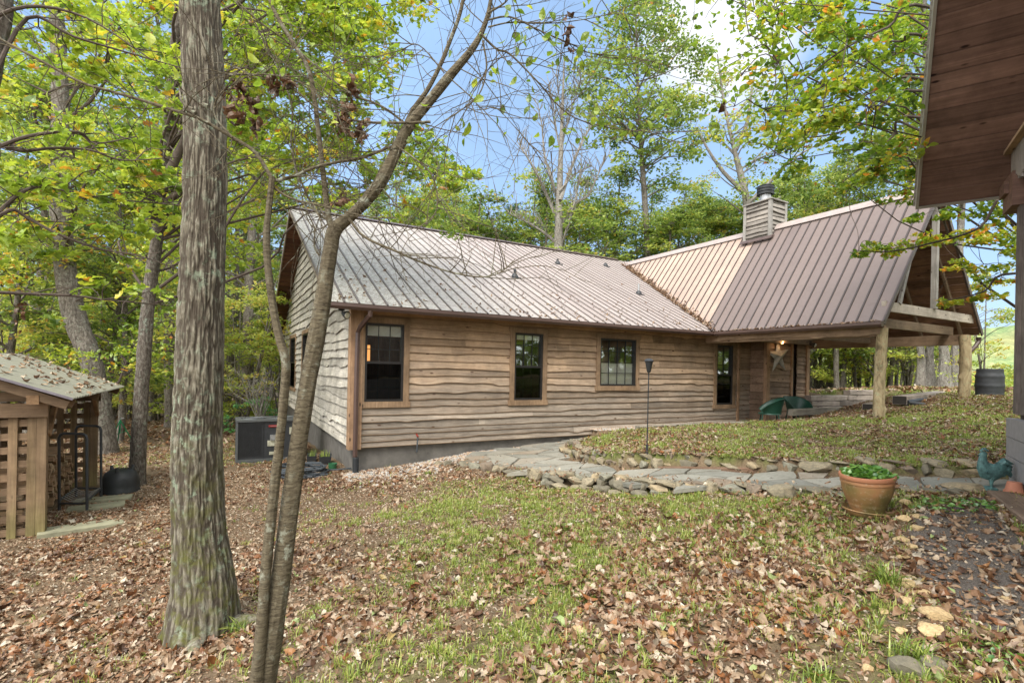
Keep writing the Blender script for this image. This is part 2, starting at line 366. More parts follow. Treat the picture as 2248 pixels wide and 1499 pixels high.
def leaf_grid(prof, nl, curl, fold, twist=0, L=1.0, wave=0, seed=0):
    """leaf along x, length L, half widths from prof"""
    rg = np.random.default_rng(seed); V = []
    for i in range(nl+1):
        t = i/nl; wd = prof(t); x = (t-.5)*L; z = curl*((t-.5)**2)*4*L - curl*L*.3
        for j in (-1, 0, 1):
            V.append((x, j*wd, z + fold*abs(j)*wd + wave*rg.normal() + twist*(t-.5)*j*wd))
    F = []
    for i in range(nl):
        for j in (0, 1): a = i*3+j; F.append((a, a+1, a+4, a+3))
    return np.array(V), np.array(F)
oval = lambda t: .26*max(.02, math.sin(math.pi*min(1, t**.8)))
def oak(t, n=3.5): return max(.02, (.16+.13*t)*math.sin(math.pi*t)**.5*(1+.45*math.sin(2*math.pi*n*t))) if 0 < t < 1 else .02
LT = [leaf_grid(oval, 4, .3, .5, .3, wave=.015, seed=1), leaf_grid(oval, 4, -.25, .7, -.4, wave=.02, seed=2), leaf_grid(oval, 4, .15, .25, .8, wave=.03, seed=3),
      leaf_grid(oak, 9, .22, .35, .3, wave=.012, seed=4), leaf_grid(oak, 9, -.2, .6, -.5, wave=.015, seed=5), leaf_grid(oak, 9, .4, .2, .2, wave=.02, seed=6), leaf_grid(oval, 4, .5, .9, 0, wave=.02, seed=8)]
LLOW = [leaf_grid(oval, 2, .3, .5, .3, wave=.03, seed=11), leaf_grid(oval, 2, -.2, .7, -.4, wave=.04, seed=12), leaf_grid(oval, 2, .1, .4, .8, wave=.05, seed=13)]
def multi(P, S, r, temps, tilt, rg):
    Vs, Fs, rs, off = [], [], [], 0; n = len(P); which = rg.integers(0, len(temps), n)
    for k, (T, TF) in enumerate(temps):
        m_ = which == k; q = m_.sum()
        if not q: continue
        R = rotmats(rg.uniform(0, 6.283, q), rg.normal(0, tilt, q), rg.normal(0, tilt, q)+(rg.random(q) < .4)*math.pi)
        V, F, rr = scatter(P[m_], R, S[m_], T, TF, r[m_]); Vs.append(V); Fs.append(F+off); rs.append(rr); off += len(V)
    return np.concatenate(Vs), np.concatenate(Fs), np.concatenate(rs)
LITTER = [(0,(.055,.025,.014)),(.14,(.14,.065,.03)),(.3,(.25,.135,.07)),(.5,(.34,.235,.145)),(.68,(.46,.365,.255)),(.8,(.54,.48,.375)),(.88,(.19,.08,.035)),(.95,(.30,.12,.04)),(1,(.30,.36,.14))]
mlit = leafmat('dry_leaves', LITTER, trans=.12, gloss=.05)
def litter_density(X, Y):
    sh = X.shape; P = xy3(X.ravel(), Y.ravel()); n = fbm(P*.8, 51, 3).reshape(sh); n2 = fbm(P*2.6, 61, 2).reshape(sh)
    u = inpoly(X, Y, UPPOLY); d = np.where(u, .72, .85)
    bare = np.exp(-(((X+.9)/2.2)**2+((Y-7.0)/1.7)**2)); bare2 = np.exp(-(((X-1.6)/3.4)**2+((Y-5.9)/1.5)**2)); bare3 = np.exp(-(((X+5.5)/2.)**2+((Y-9.5)/1.5)**2))
    d = np.where(u, d, d*(1-.8*bare)*(1-.84*bare2)*(1-.4*bare3))
    d = d*np.clip(.15+2.9*(n-.3), .06, 1.2)*np.clip(.2+2.6*(n2-.3), .08, 1.2)
    d = np.where(inpoly(X, Y, PATHPOLY), .09, d); d = np.where(inpoly(X, Y, PATIO), .06, d); d = np.where(soilmask(X, Y), .16, d)
    t = D1[0]*(X-HC[0])+D1[1]*(Y-HC[1]); s = D2[0]*(X-HC[0])+D2[1]*(Y-HC[1])
    d = np.where((t > -.1) & (s > -.1) & (t < 13.9) & (s < 14), 0, d)
    return d
def scat_pts(n, x0, x1, y0, y1, dens, rg, fov=1.3):
    X = rg.uniform(x0, x1, n); Y = rg.uniform(y0, y1, n); k = (np.abs(X) < Y*fov+1.6) & (rg.random(n) < dens(X, Y)); return X[k], Y[k]
rg = np.random.default_rng(5)
def litter(n, x0, x1, y0, y1, temps, s0, s1, tilt):
    X, Y = scat_pts(n, x0, x1, y0, y1, litter_density, rg)
    S = rg.uniform(s0, s1, len(X))*np.where(rg.random(len(X)) < .1, 1.35, 1); Z = ground(X, Y) + .008 + S*.10*rg.random(len(X)) + .035*grassmask(X, Y)*rg.random(len(X))
    r = np.clip(rg.beta(1.55, 2.3, len(X))*.86 + (rg.random(len(X)) < .13)*.0, 0, 1); r = np.where(rg.random(len(X)) < .14, rg.uniform(.85, .97, len(X)), r); r = np.where(rg.random(len(X)) < .012, 1, r)
    return multi(np.stack([X, Y, Z], 1), S, r, temps, tilt, rg)
parts = [litter(128000, -9.5, 8, .6, 6.2, LT, .028, .105, .44), litter(160000, -14, 15, 6.2, 14.5, LLOW, .04, .105, .34), litter(60000, -40, 26, 14.5, 34, LLOW, .13, .26, .4)]
off = 0; Vs = []; Fs = []; rs = []
for V, F, r in parts: Vs.append(V); Fs.append(F+off); rs.append(r); off += len(V)
tag(obj('fallen_leaves', np_mesh('fallen_leaves', np.concatenate(Vs), Fs, mlit, {'r': np.concatenate(rs)})), 'brown and tan fallen leaves lying all over the ground', 'leaf litter', kind='stuff')
print('litter faces', sum(len(f) for f in Fs))
# small crumbs, twigs and gravel on bare soil
X, Y = scat_pts(230000, -7, 7, 1.7, 10.5, lambda X, Y: np.where(inpoly(X, Y, PATHPOLY), .10, np.where(soilmask(X, Y), .25, .9)), rg)
S = rg.uniform(.008, .028, len(X)); 
T = np.array([(-.5,-.3,0),(.5,-.3,.1),(.3,.4,0),(-.5,.2,.1)]); R = rotmats(rg.uniform(0,6.28,len(X)), rg.normal(0,.5,len(X)), rg.normal(0,.5,len(X)))
V, F, r = scatter(np.stack([X, Y, ground(X, Y)+.006], 1), R, S, T, np.array([(0,1,2,3)]), rg.beta(1.6,1.6,len(X))*.85)
tag(obj('leaf_crumbs', np_mesh('leaf_crumbs', V, [F], mlit, {'r': r})), 'fine crumbled leaf and bark bits on the bare soil', 'crumbs', kind='stuff')
# grass
mgr = leafmat('grass_blades', [(0,(.085,.13,.018)),(.4,(.20,.28,.035)),(.65,(.37,.41,.08)),(.8,(.45,.43,.13)),(.9,(.50,.42,.20)),(1,(.54,.44,.26))], trans=.35, gloss=.06, vary=False)
def grass(n, x0, x1, y0, y1, nb, h0, h1, wd, rad=.045):
    X, Y = scat_pts(n, x0, x1, y0, y1, lambda X, Y: grassmask(X, Y), rg)
    m_ = len(X); sz = rg.uniform(.5, 1.3, m_); dry = rg.random(m_)*.35
    X = np.repeat(X, nb); Y = np.repeat(Y, nb); sz = np.repeat(sz, nb); dry = np.repeat(dry, nb); k = len(X)
    a = rg.uniform(0, 6.283, k); rr = rad*np.sqrt(rg.random(k))*sz; bx = X+rr*np.cos(a); by = Y+rr*np.sin(a); bz = ground(bx, by)-.004
    h = rg.uniform(h0, h1, k)*sz; lean = rg.uniform(.15, 1.1, k)*h; a2 = a+rg.normal(0, .6, k); w = wd*rg.uniform(.6, 1.3, k); ca, sa = np.cos(a2), np.sin(a2)
    V = np.zeros((k, 5, 3))
    for i, (tt, ww) in enumerate(((0, 1), (.55, .8))):
        zx = bx+ca*lean*tt**2; zy = by+sa*lean*tt**2; zz = bz+h*(tt-.12*tt*tt)
        V[:,2*i] = np.stack([zx-sa*w*ww, zy+ca*w*ww, zz], 1); V[:,2*i+1] = np.stack([zx+sa*w*ww, zy-ca*w*ww, zz], 1)
    V[:,4] = np.stack([bx+ca*lean, by+sa*lean, bz+h*np.clip(1.05-.55*lean/h, .2, 1)], 1)
    o = (np.arange(k)*5)[:,None]
    return V.reshape(-1,3), np.array([[0,1,3,2]])+o, np.array([[2,3,4]])+o, np.repeat(np.clip(rg.beta(2.2,2.0,k)*.8+dry*.6, 0, 1), 5)
Vs, Q, T3, rs, off = [], [], [], [], 0
for a_ in ((21000, -5, 5.5, 1.7, 7.6, 14, .03, .09, .0032, .042), (60000, -4, 14, 6.4, 14.5, 7, .03, .08, .0045, .06), (9000, -12, -1, 11, 17, 7, .03, .08, .006, .08), (14000, 7, 26, 14, 30, 6, .05, .1, .012, .12)):
    V, q, t3, r = grass(*a_); Vs.append(V); Q.append(q+off); T3.append(t3+off); rs.append(r); off += len(V)
tag(obj('grass', np_mesh('grass', np.concatenate(Vs), Q+T3, mgr, {'r': np.concatenate(rs)})), 'patchy short green grass growing through the fallen leaves', 'grass', kind='stuff')
print('grass blades', sum(len(q) for q in Q))
# ------------------------------------------------------------------ materials for buildings
PINE0, PINE1 = (.38,.235,.13), (.58,.395,.24)
m_front = wood('weathered_pine_boards', PINE0, PINE1, 0, 70, dark=(.07,.035,.02), grey=((.29,.24,.19), (.48,.415,.33), .9, 3.0), var=.42, bmp=.8)
m_gable = wood('grey_weathered_boards', (.42,.385,.32), (.68,.64,.56), 1, 60, dark=(.12,.10,.08), var=.25, bmp=.7)
m_wing = wood('shaded_brown_boards', (.22,.14,.09), (.42,.29,.20), 0, 60, dark=(.05,.03,.02), var=.4, bmp=.6)  # darker brown: the shade under the eave put into the colour
m_casing = wood('casing_boards', (.24,.155,.09), (.38,.26,.165), 2, 60, var=.25)
m_corner = wood('corner_board_wood', (.33,.20,.115), (.50,.33,.205), 2, 60, var=.1)
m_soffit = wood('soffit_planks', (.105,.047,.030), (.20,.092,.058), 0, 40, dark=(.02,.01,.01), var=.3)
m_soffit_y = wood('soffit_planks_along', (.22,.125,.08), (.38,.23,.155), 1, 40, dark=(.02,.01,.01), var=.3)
m_beam = wood('beam_wood', (.25,.18,.12), (.42,.32,.23), 0, 50, var=.3)
m_beam_y = wood('beam_wood_along', (.30,.20,.125), (.50,.36,.24), 1, 50, var=.3)
m_greywood = wood('grey_silvered_wood', (.27,.25,.22), (.46,.44,.40), 2, 60, var=.25)
m_greyboard = wood('grey_chimney_boards', (.25,.22,.185), (.44,.40,.35), 1, 60, var=.3)
m_tie = wood('old_rail_tie', (.24,.20,.165), (.44,.38,.32), 0, 45, dark=(.06,.05,.04), var=.35, bmp=1)
m_dark = simple('black_paint', (.022,.022,.024), .4, var=.3)
m_frame = simple('dark_window_frame', (.022,.019,.018), .45, var=.2)
m_gutter = simple('brown_gutter_metal', (.085,.052,.042), .38, var=.15, scale=3)
m_blind = simple('blind_slats', (.80,.82,.76), .7, var=.08)
m_conc = simple('grey_parged_foundation', (.135,.125,.11), .9, var=.3, scale=5, bmp=.6)
m_black = simple('matte_black_plastic', (.03,.032,.034), .5, var=.2)
m_galv = simple('galvanised_metal', (.42,.42,.42), .4, metal=.6, var=.2, scale=20)
def glassmat(name, refl, tint):
    m, nt, b = newmat(name); nt.nodes.remove(b); out = nt.nodes['Material Output']
    t = nt.nodes.new('ShaderNodeBsdfTransparent'); t.inputs[0].default_value = (*tint, 1)
    g = nd(nt, 'ShaderNodeBsdfGlossy', Roughness=.03); g.inputs[0].default_value = (.9,.95,.9,1)
    x = nd(nt, 'ShaderNodeMixShader', Fac=refl); nt.links.new(t.outputs[0], x.inputs[1]); nt.links.new(g.outputs[0], x.inputs[2]); nt.links.new(x.outputs[0], out.inputs[0])
    n = noise_(nt, coords(nt), 1.5, 2); bb = nd(nt, 'ShaderNodeBump', Strength=.08, Distance=.05); nt.links.new(n, bb.inputs['Height']); nt.links.new(bb.outputs[0], g.inputs['Normal'])
    return m
m_glass = glassmat('window_glass', .22, (.9,.9,.88)); m_screen = glassmat('insect_screen_glass', .05, (.13,.13,.13))
# roof metal
def roofmat(name, base, alt, lichen, lx=None):
    m, nt, b = newmat(name); co = coords(nt); n = noise_(nt, coords(nt, (2,.6,.6)), 1, 5, .6); n2 = noise_(nt, co, 9, 6, .7)
    c = mix(nt, attr(nt), base, alt)
    c = mix(nt, ramp(nt, n, [(.35, g3(0)), (.65, g3(.35))]), c, tuple(x*1.35 for x in base))
    if lichen:
        tc = nt.nodes.new('ShaderNodeTexCoord'); sx = nt.nodes.new('ShaderNodeSeparateXYZ'); nt.links.new(tc.outputs['Object'], sx.inputs[0])
        mr = nd(nt, 'ShaderNodeMapRange'); nt.links.new(sx.outputs[0], mr.inputs[0]); mr.inputs[1].default_value = 5.5; mr.inputs[2].default_value = -.8; mr.inputs[3].default_value = .0; mr.inputs[4].default_value = 1
        k = mix(nt, 1.0, ramp(nt, n2, [(.4, g3(.25)), (.62, g3(1))]), mr.outputs[0], 'MULTIPLY'); c = mix(nt, k, c, lichen)
        k2 = mix(nt, 1.0, ramp(nt, noise_(nt, co, 26, 5, .7), [(.44, g3(0)), (.56, g3(.85))]), mr.outputs[0], 'MULTIPLY'); c = mix(nt, k2, c, (.15,.145,.105))
    c = mix(nt, ramp(nt, n2, [(.3, g3(.25)), (.5, g3(0))]), c, (.12,.085,.07))
    lt = nt.nodes.new('ShaderNodeMath'); lt.operation = 'LESS_THAN'; nt.links.new(attr(nt), lt.inputs[0]); lt.inputs[1].default_value = -.5; c = mix(nt, lt.outputs[0], c, tuple(x*.42 for x in base))
    nt.links.new(c, b.inputs['Base Color']); b.inputs['Roughness'].default_value = .55; b.inputs['Specular IOR Level'].default_value = .45
    bump(nt, b, n2, .06, .01); return m
m_roof = roofmat('main_roof_metal', (.30,.25,.225), (.37,.32,.29), (.58,.57,.52))
m_roofw = roofmat('wing_roof_metal', (.155,.12,.108), (.50,.365,.28), None)
m_rib = simple('roof_rib_metal', (.10,.07,.06), .4, var=.3)
# ------------------------------------------------------------------ solve pixel -> house planes
def on_s(px, py, s=0.):
    a, b = ray(px, py); x0 = HC[0]+D2[0]*s; y0 = HC[1]+D2[1]*s; t = (a*y0-x0)/(D1[0]-a*D1[1]); return t, b*(y0+D1[1]*t)
def on_t(px, py, t=0.):
    a, b = ray(px, py); x0 = HC[0]+D1[0]*t; y0 = HC[1]+D1[1]*t; s = (a*y0-x0)/(D2[0]-a*D2[1]); return s, b*(y0+D2[1]*s)
house = empty('cabin', (HC[0], HC[1], HZ), HA, 'long wooden cabin with wavy live-edge board siding and ribbed metal roof', 'cabin')
DZ = -HZ
def hb(mb, name, mat, parent=house, smooth=False): return mb.build(name, mat, parent, smooth, dz=DZ)
def wob(x, seed, amp):
    x = np.asarray(x, float); P = np.stack([x*1.1, x*0+seed*7.3, x*0], 1); P2 = np.stack([x*3.7, x*0+seed*3.1, x*0+5], 1); P3 = np.stack([x*1.9, x*0+seed*5.7, x*0+9], 1)
    k = np.clip(vnoise(P3, 5)-.74, 0, 1)*4.5
    return amp*((vnoise(P, 1)-.5)*1.6 + (vnoise(P2, 2)-.5)*.7 - k)
def boards(mb, a0, a1, z0, z1, place, opens=(), top=None, bh=.19, amp=.03, seed=0, step=.045, out=.05):
    rs = random.Random(seed); z = z0; na = max(2, int((a1-a0)/step)); A = np.linspace(a0, a1, na+1); k = 0
    while z < z1:
        h = bh*rs.uniform(.72, 1.25); E = z + wob(A, seed*31+k, amp*rs.uniform(.5, 1.5)) if k else np.full(na+1, z)
        T = np.full(na+1, min(z+h+.045, z1+.02)); 
        joints = sorted(rs.uniform(a0, a1) for _ in range(max(1, int((a1-a0)/3.2)))) if a1-a0 > 3 else []
        tint = rs.random(); ji = 0; o = out*rs.uniform(.7, 1.25)
        rows = [(E+.004, np.full(na+1, .0)), (E, np.full(na+1, o)), (E+.011, np.full(na+1, o*.985)), (E+(T-E)*.33, np.full(na+1, o*.78)), (E+(T-E)*.66, np.full(na+1, o*.45)), (T, np.full(na+1, .006))]
        for i in range(na):
            ac = (A[i]+A[i+1])/2
            if ji < len(joints) and ac > joints[ji]: ji += 1; tint = rs.random()
            for r in range(5):
                q = []
                zc = (rows[r][0][i]+rows[r+1][0][i])/2
                if any(o0 < ac < o1 and p0 < zc < p1 for o0, o1, p0, p1 in opens): continue
                lim0 = top(A[i]) if top else 1e9; lim1 = top(A[i+1]) if top else 1e9
                if zc > max(lim0, lim1): continue
                for aa, rr, lim in ((i, r, lim0), (i+1, r, lim1), (i+1, r+1, lim1), (i, r+1, lim0)):
                    q.append(place(A[aa], min(rows[rr][0][aa], lim), rows[rr][1][aa]))
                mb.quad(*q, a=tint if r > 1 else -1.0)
        z += h; k += 1
# ---- front wall with windows
WIN = []
for (x0, yt, x1, yb, kind) in ((788,694,899,895,'dh'), (1119,718,1200,889.5,'dh'), (1308,731,1402,857,'sl'), (1566,748,1613,897,'dh')):
    t0, zt = on_s(x0, yt); t1, _ = on_s(x1, yt); _, zb = on_s(x0, yb); WIN.append((t0, t1, zb, zt, kind))
print('windows', WIN)
SB = -1.577; FT = 1.22
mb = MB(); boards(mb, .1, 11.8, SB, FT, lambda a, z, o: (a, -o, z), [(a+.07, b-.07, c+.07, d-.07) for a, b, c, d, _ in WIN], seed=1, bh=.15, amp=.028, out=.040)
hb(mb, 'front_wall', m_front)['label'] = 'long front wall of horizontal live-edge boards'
CW = .115
def add_window(t0, t1, z0, z1, kind, place, parent_name='window', blind=(0,.0), cols=3, wax=0):
    """place(a,z,out) local; outer casing is the thing's part, frame, glass, blind are sub-parts"""
    def bx(mb, a0, a1, c0, c1, o0, o1, a=.5):
        V = [place(x, z, o) for z in (c0, c1) for o in (o0, o1) for x in (a0, a1)]
        mb.add(V, [(0,2,3,1),(4,5,7,6),(0,1,5,4),(2,6,7,3),(0,4,6,2),(1,3,7,5)], a)
    mb = MB(); bx(mb, t0-.02, t1+.02, z1-CW, z1, .0, .065, .35); bx(mb, t0-.03, t1+.03, z0, z0+CW, 0, .07, .6)
    bx(mb, t0, t0+CW, z0+CW, z1-CW, 0, .06, .5); bx(mb, t1-CW, t1, z0+CW, z1-CW, 0, .06, .4)
    w = mb.build(parent_name, m_casing, house, dz=DZ)
    f = MB(); a0, a1, b0, b1 = t0+CW, t1-CW, z0+CW, z1-CW; th = .045
    bx(f, a0, a0+th, b0, b1, -.06, .045); bx(f, a1-th, a1, b0, b1, -.06, .045); bx(f, a0+th, a1-th, b1-th, b1, -.06, .045); bx(f, a0+th, a1-th, b0, b0+th, -.06, .045)
    zm = (b0+b1)/2
    if kind == 'dh': bx(f, a0+th, a1-th, zm-.025, zm+.025, -.02, .042)
    n = cols; sp = [(b0+th, zm-.025), (zm+.025, b1-th)] if kind == 'dh' else [(b0+th, b1-th)]
    for c0, c1 in sp:
        for i in range(1, n): x = a0+th+(a1-a0-2*th)*i/n; bx(f, x-.007, x+.007, c0, c1, -.012, .004 if not (kind == 'dh' and c0 < zm-.1) else -.004)
        for j in range(1, 3 if kind == 'dh' else 4): y = c0+(c1-c0)*j/(3 if kind == 'dh' else 4); bx(f, a0+th, a1-th, y-.007, y+.007, -.010, .002)
    f.build('frame', m_frame, w, dz=DZ)
    g = MB()
    if kind == 'dh':
        g.quad(place(a0, zm, -.02), place(a1, zm, -.02), place(a1, b1, -.02), place(a0, b1, -.02)); g.build('pane', m_glass, w, dz=DZ)
        g = MB(); g.quad(place(a0, b0, .012), place(a1, b0, .012), place(a1, zm, .012), place(a0, zm, .012)); g.build('screen', m_screen, w, dz=DZ)
    else:
        g.quad(place(a0, b0, -.02), place(a1, b0, -.02), place(a1, b1, -.02), place(a0, b1, -.02)); g.build('pane', m_glass, w, dz=DZ)
    if blind[1] > blind[0]:
        bl = MB(); z = b0+(b1-b0)*blind[0]; ze = b0+(b1-b0)*blind[1]
        while z < ze:
            V = [place(a0+.03, z, -.05), place(a1-.03, z, -.05), place(a1-.03, z+.0245, -.036), place(a0+.03, z+.0245, -.036)]; bl.quad(*V); z += .026
        bl.build('blind', m_blind, w, dz=DZ)
    return w
for i, (t0, t1, z0, z1, kind) in enumerate(WIN):
    w = add_window(t0, t1, z0, z1, kind, lambda a, z, o: (a, -o, z), blind=((.84,.99),(.9,.99),(.02,.46),(0,0))[i], cols=(3,3,4,2)[i])
    w['label'] = ('front window nearest the corner with orange light inside', 'front window second from the corner', 'squarish front window with half lowered blind', 'narrow dark window by the recess')[i]
# gable wall (plane t=0, facing -t); roof height there
PH = math.atan(.495); rz_ = lambda s: (1.13+(s+.45)*.495 if s < 6.8 else 1.13+(14.05-s)*.495)
GW = []
for x0, x1, yt, yb in ((640,653,738,855), (667,684,727,862)):
    s1, zt = on_t(x0, yt); s0, _ = on_t(x1, yt); _, zb = on_t(x0, yb); GW.append((s0, s1, zb, zt))
print('gable win', GW)
mb = MB(); boards(mb, .1, 13.6, SB, 4.6, lambda a, z, o: (-o, a, z), [(a+.07, b-.07, c+.07, d-.07) for a, b, c, d in GW], top=lambda s: rz_(s)-.08, seed=5, bh=.2, amp=.045, step=.07, out=.05)
hb(mb, 'gable_wall', m_gable)['label'] = 'silver grey gable end wall of wavy boards'
for a, b, c, d in GW: add_window(a, b, c, d, 'dh', lambda a, z, o: (-o, a, z), blind=(0,0), cols=2)
# sheathing box behind boards (dark, gives rooms depth) with openings left: plain inner walls
mb = MB(); ip = MB()
def wall_grid(mb, a0, a1, z0, z1, opens, P):
    As = sorted({a0, a1, *[o[0] for o in opens], *[o[1] for o in opens]}); Zs = sorted({z0, z1, *[o[2] for o in opens], *[o[3] for o in opens]})
    for i in range(len(As)-1):
        for j in range(len(Zs)-1):
            ac, zc = (As[i]+As[i+1])/2, (Zs[j]+Zs[j+1])/2
            if any(o[0] < ac < o[1] and o[2] < zc < o[3] for o in opens): continue
            mb.quad(P(As[i], Zs[j]), P(As[i+1], Zs[j]), P(As[i+1], Zs[j+1]), P(As[i], Zs[j+1]))
wall_grid(mb, .02, 13.85, SB, 1.2, [(a+CW, b-CW, c+CW, d-CW) for a, b, c, d, _ in WIN], lambda a, z: (a, .012, z))
wall_grid(mb, .02, 13.6, SB, 1.1, [(a+CW, b-CW, c+CW, d-CW) for a, b, c, d in GW], lambda a, z: (.012, a, z))
mb.quad((.015,.02,1.1), (.015,13.6,1.1), (.015,6.8,4.6)); mb.quad((13.85,.02,SB), (13.85,13.6,SB), (13.85,13.6,1.1), (13.85,.02,1.1)); mb.quad((13.85,.02,1.1),(13.85,6.8,4.6),(13.85,13.6,1.1))
mb.quad((.02,13.6,SB), (13.85,13.6,SB), (13.85,13.6,1.1), (.02,13.6,1.1))
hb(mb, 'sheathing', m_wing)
m_int = wood('interior_panelling', (.16,.06,.03), (.30,.13,.07), 2, 30, var=.3)
mb = MB(); mb.quad((.1,3.4,SB+.1),(13.7,3.4,SB+.1),(13.7,3.4,1.2),(.1,3.4,1.2)); mb.quad((.1,.1,-1.1),(13.7,.1,-1.1),(13.7,3.4,-1.1),(.1,3.4,-1.1)); mb.quad((5.0,.05,-1.1),(5.0,3.4,-1.1),(5.0,3.4,1.2),(5.0,.05,1.2)); mb.quad((9.2,.05,-1.1),(9.2,3.4,-1.1),(9.2,3.4,1.2),(9.2,.05,1.2))
for x0, x1, z0, z1 in ((.4,1.8,-1.05,-.55), (3.4,4.4,-1.05,-.4)): mb.box(x0, x1, 1.2, 2.0, z0, z1, .2)
for k in range(40): x = .15+k*.34; mb.box(x, x+.012, 3.37, 3.39, -1.1, 1.2, .05)
hb(mb, 'interior', m_int)
m_lit, nt, b = newmat('lit_doorway'); b.inputs['Base Color'].default_value = (.6,.3,.1,1); b.inputs['Emission Color'].default_value = (1,.42,.12,1); b.inputs['Emission Strength'].default_value = .75
t, z = on_s(797, 757, 2.2); t2, z2 = on_s(812, 792, 2.2); mb = MB(); mb.box(t, t2, 2.2, 2.24, z2, z); hb(mb, 'lit_doorway', m_lit)
# foundation
mb = MB(); mb.box(.03, 9.7, .05, .2, -3.0, SB+.03); mb.box(.03, .2, .2, 13.6, -3.0, SB+.03); mb.box(9.7, 13.8, .05, .2, -3, SB+.3); mb.box(13.6, 13.8, .2, 13.6, -3, SB+.03)
hb(mb, 'foundation', m_conc)
# corner boards
mb = MB(); mb.box(-.055, .16, -.075, .0, SB-.02, 1.12); mb.box(-.075, -.055, -.075, .13, SB-.02, 1.2); hb(mb, 'corner_board', m_corner)
mb = MB(); mb.box(.16, 9.9, -.06, -.0, 1.0, 1.2); hb(mb, 'frieze_board', wood('frieze_wood', (.33,.19,.10), (.50,.32,.19), 0, 60, var=.1))
# ---- roofs
def slope(sheet, ribs, E, A, U, N, a0, a1, start, length, pitch=.262, tint=lambda a: .3, rh=.024, rw=.016, first=.0):
    E, A, U, N = map(Vector, (E, A, U, N)); a = a0; k = 0
    cuts = list(np.arange(a0+first, a1, pitch)); cuts = [a0]+[c for c in cuts if c > a0+.02]+[a1]
    for i in range(len(cuts)-1):
        c0, c1 = cuts[i], cuts[i+1]; s0, s1 = start(c0), start(c1)
        if min(s0, s1) >= length: continue
        nseg = 6; tt = tint((c0+c1)/2)
        for j in range(nseg):
            f0, f1 = j/nseg, (j+1)/nseg
            sheet.quad(E+A*c0+U*(s0+(length-s0)*f0), E+A*c1+U*(s1+(length-s1)*f0), E+A*c1+U*(s1+(length-s1)*f1), E+A*c0+U*(s0+(length-s0)*f1), a=tt)
        s_ = start(c0)
        if s_ < length-.05:
            P = lambda x, d, o: E+A*(c0+x)+U*d+N*o
            V = [P(-rw, s_-.01, -.004), P(-rw*.5, s_-.01, rh), P(rw*.5, s_-.01, rh), P(rw, s_-.01, -.004), P(-rw, length, -.004), P(-rw*.5, length, rh), P(rw*.5, length, rh), P(rw, length, -.004)]
            ribs.add(V, [(0,1,5,4),(1,2,6,5),(2,3,7,6),(0,3,2,1),(4,5,6,7)], tt)
            # low dark side lap beside the rib
            V = [P(rw, s_, .001), P(rw+.02, s_, .0035), P(rw+.02, length, .0035), P(rw, length, .001)]; ribs.add(V, [(0,1,2,3)], .2)
c_, s_ = math.cos(PH), math.sin(PH); LM = 7.25/c_; PW = math.atan(1.321); cw, sw = math.cos(PW), math.sin(PW); LW = 2.445/cw
def st_main(a):
    if a < 9.555 or a > 14.445: return 0
    d = a-9.555 if a <= 12 else 14.445-a
    return d*2.669/c_
sh, rb = MB(), MB(); slope(sh, rb, (0,-.45,1.13), (1,0,0), (0,c_,s_), (0,-s_,c_), -.54, 14.4, st_main, LM, tint=lambda a: random.uniform(.0,1))
m_ribmain = simple('main_roof_rib_metal', (.17,.125,.105), .4, var=.3)
sh.quad((-.54,6.8,4.719),(14.4,6.8,4.719),(14.4,14.05,1.13),(-.54,14.05,1.13), a=.3)
sh.add(rb.V, [f for L in rb.F.values() for f in L], -1.0); roof = hb(sh, 'main_roof', m_roof)
roof['label'] = 'long low ribbed metal roof with pale lichen at its left end'
mb = MB(); mb.beam((-.56,6.72,4.735),(12.3,6.72,4.735), .2, .02, up=(0,-s_,c_)); mb.beam((-.56,6.9,4.735),(12.3,6.9,4.735), .2, .02, up=(0,s_,c_)); hb(mb, 'ridge_cap', m_rib, roof)
sh, rb = MB(), MB()
st_w = lambda a: 0 if a < -.45 else (a+.45)/2.669/cw
slope(sh, rb, (9.555,0,1.13), (0,1,0), (cw,0,sw), (-sw,0,cw), -4.6, 6.1, st_w, LW, tint=lambda a: (.92+random.uniform(-.08,.08) if a > -.1 else random.uniform(0,.10)))
sh.quad((14.445,-4.6,1.13),(14.445,6.1,1.13),(12,6.1,4.36),(12,-4.6,4.36), a=.05)
sh.add(rb.V, [f for L in rb.F.values() for f in L], -1.0); wroof = hb(sh, 'wing_roof', m_roofw)
wroof['label'] = 'steep ribbed metal roof over the porch, tan near the valley and mauve brown beyond'
mb = MB(); mb.beam((11.93,-4.62,4.325),(11.93,6.05,4.325), .22, .02, up=(-sw,0,cw)); mb.beam((12.07,-4.62,4.325),(12.07,6.05,4.325), .22, .02, up=(sw,0,cw)); hb(mb, 'ridge_cap', simple('pale_ridge_metal', (.36,.30,.27), .4, var=.15), wroof)
# undersides: planks
def planks(mb, a0, a1, P, n, th=.02, gap=.006):
    for i in range(n):
        f0, f1 = i/n, (i+1)/n; g = gap; t_ = random.random()
        V = [P(a0, f0, g, 0), P(a1, f0, g, 0), P(a1, f1, -g, 0), P(a0, f1, -g, 0)]; mb.quad(*V, a=t_)
        V2 = [P(a0, f0, -g, -th), P(a1, f0, -g, -th), P(a1, f0, g, 0), P(a0, f0, g, 0)]; mb.quad(*V2, a=.05)
UM, NM = Vector((0,c_,s_)), Vector((0,-s_,c_))
mb = MB()
planks(mb, -.50, 0.0, lambda a, f, g, o: Vector((a,-.45,1.13))+UM*(f*LM+g)-NM*(.07-o), 36)
planks(mb, -.50, 0.0, lambda a, f, g, o: Vector((a,14.05,1.13))+Vector((0,-c_,s_))*(f*LM+g)-Vector((0,s_,c_))*(.07-o), 36)
planks(mb, 0, 9.9, lambda a, f, g, o: Vector((a,-.45,1.06))+Vector((0,1,0))*(f*.45+g)+Vector((0,0,o+.01+f*.0)), 3)
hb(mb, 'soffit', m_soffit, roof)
mb = MB()
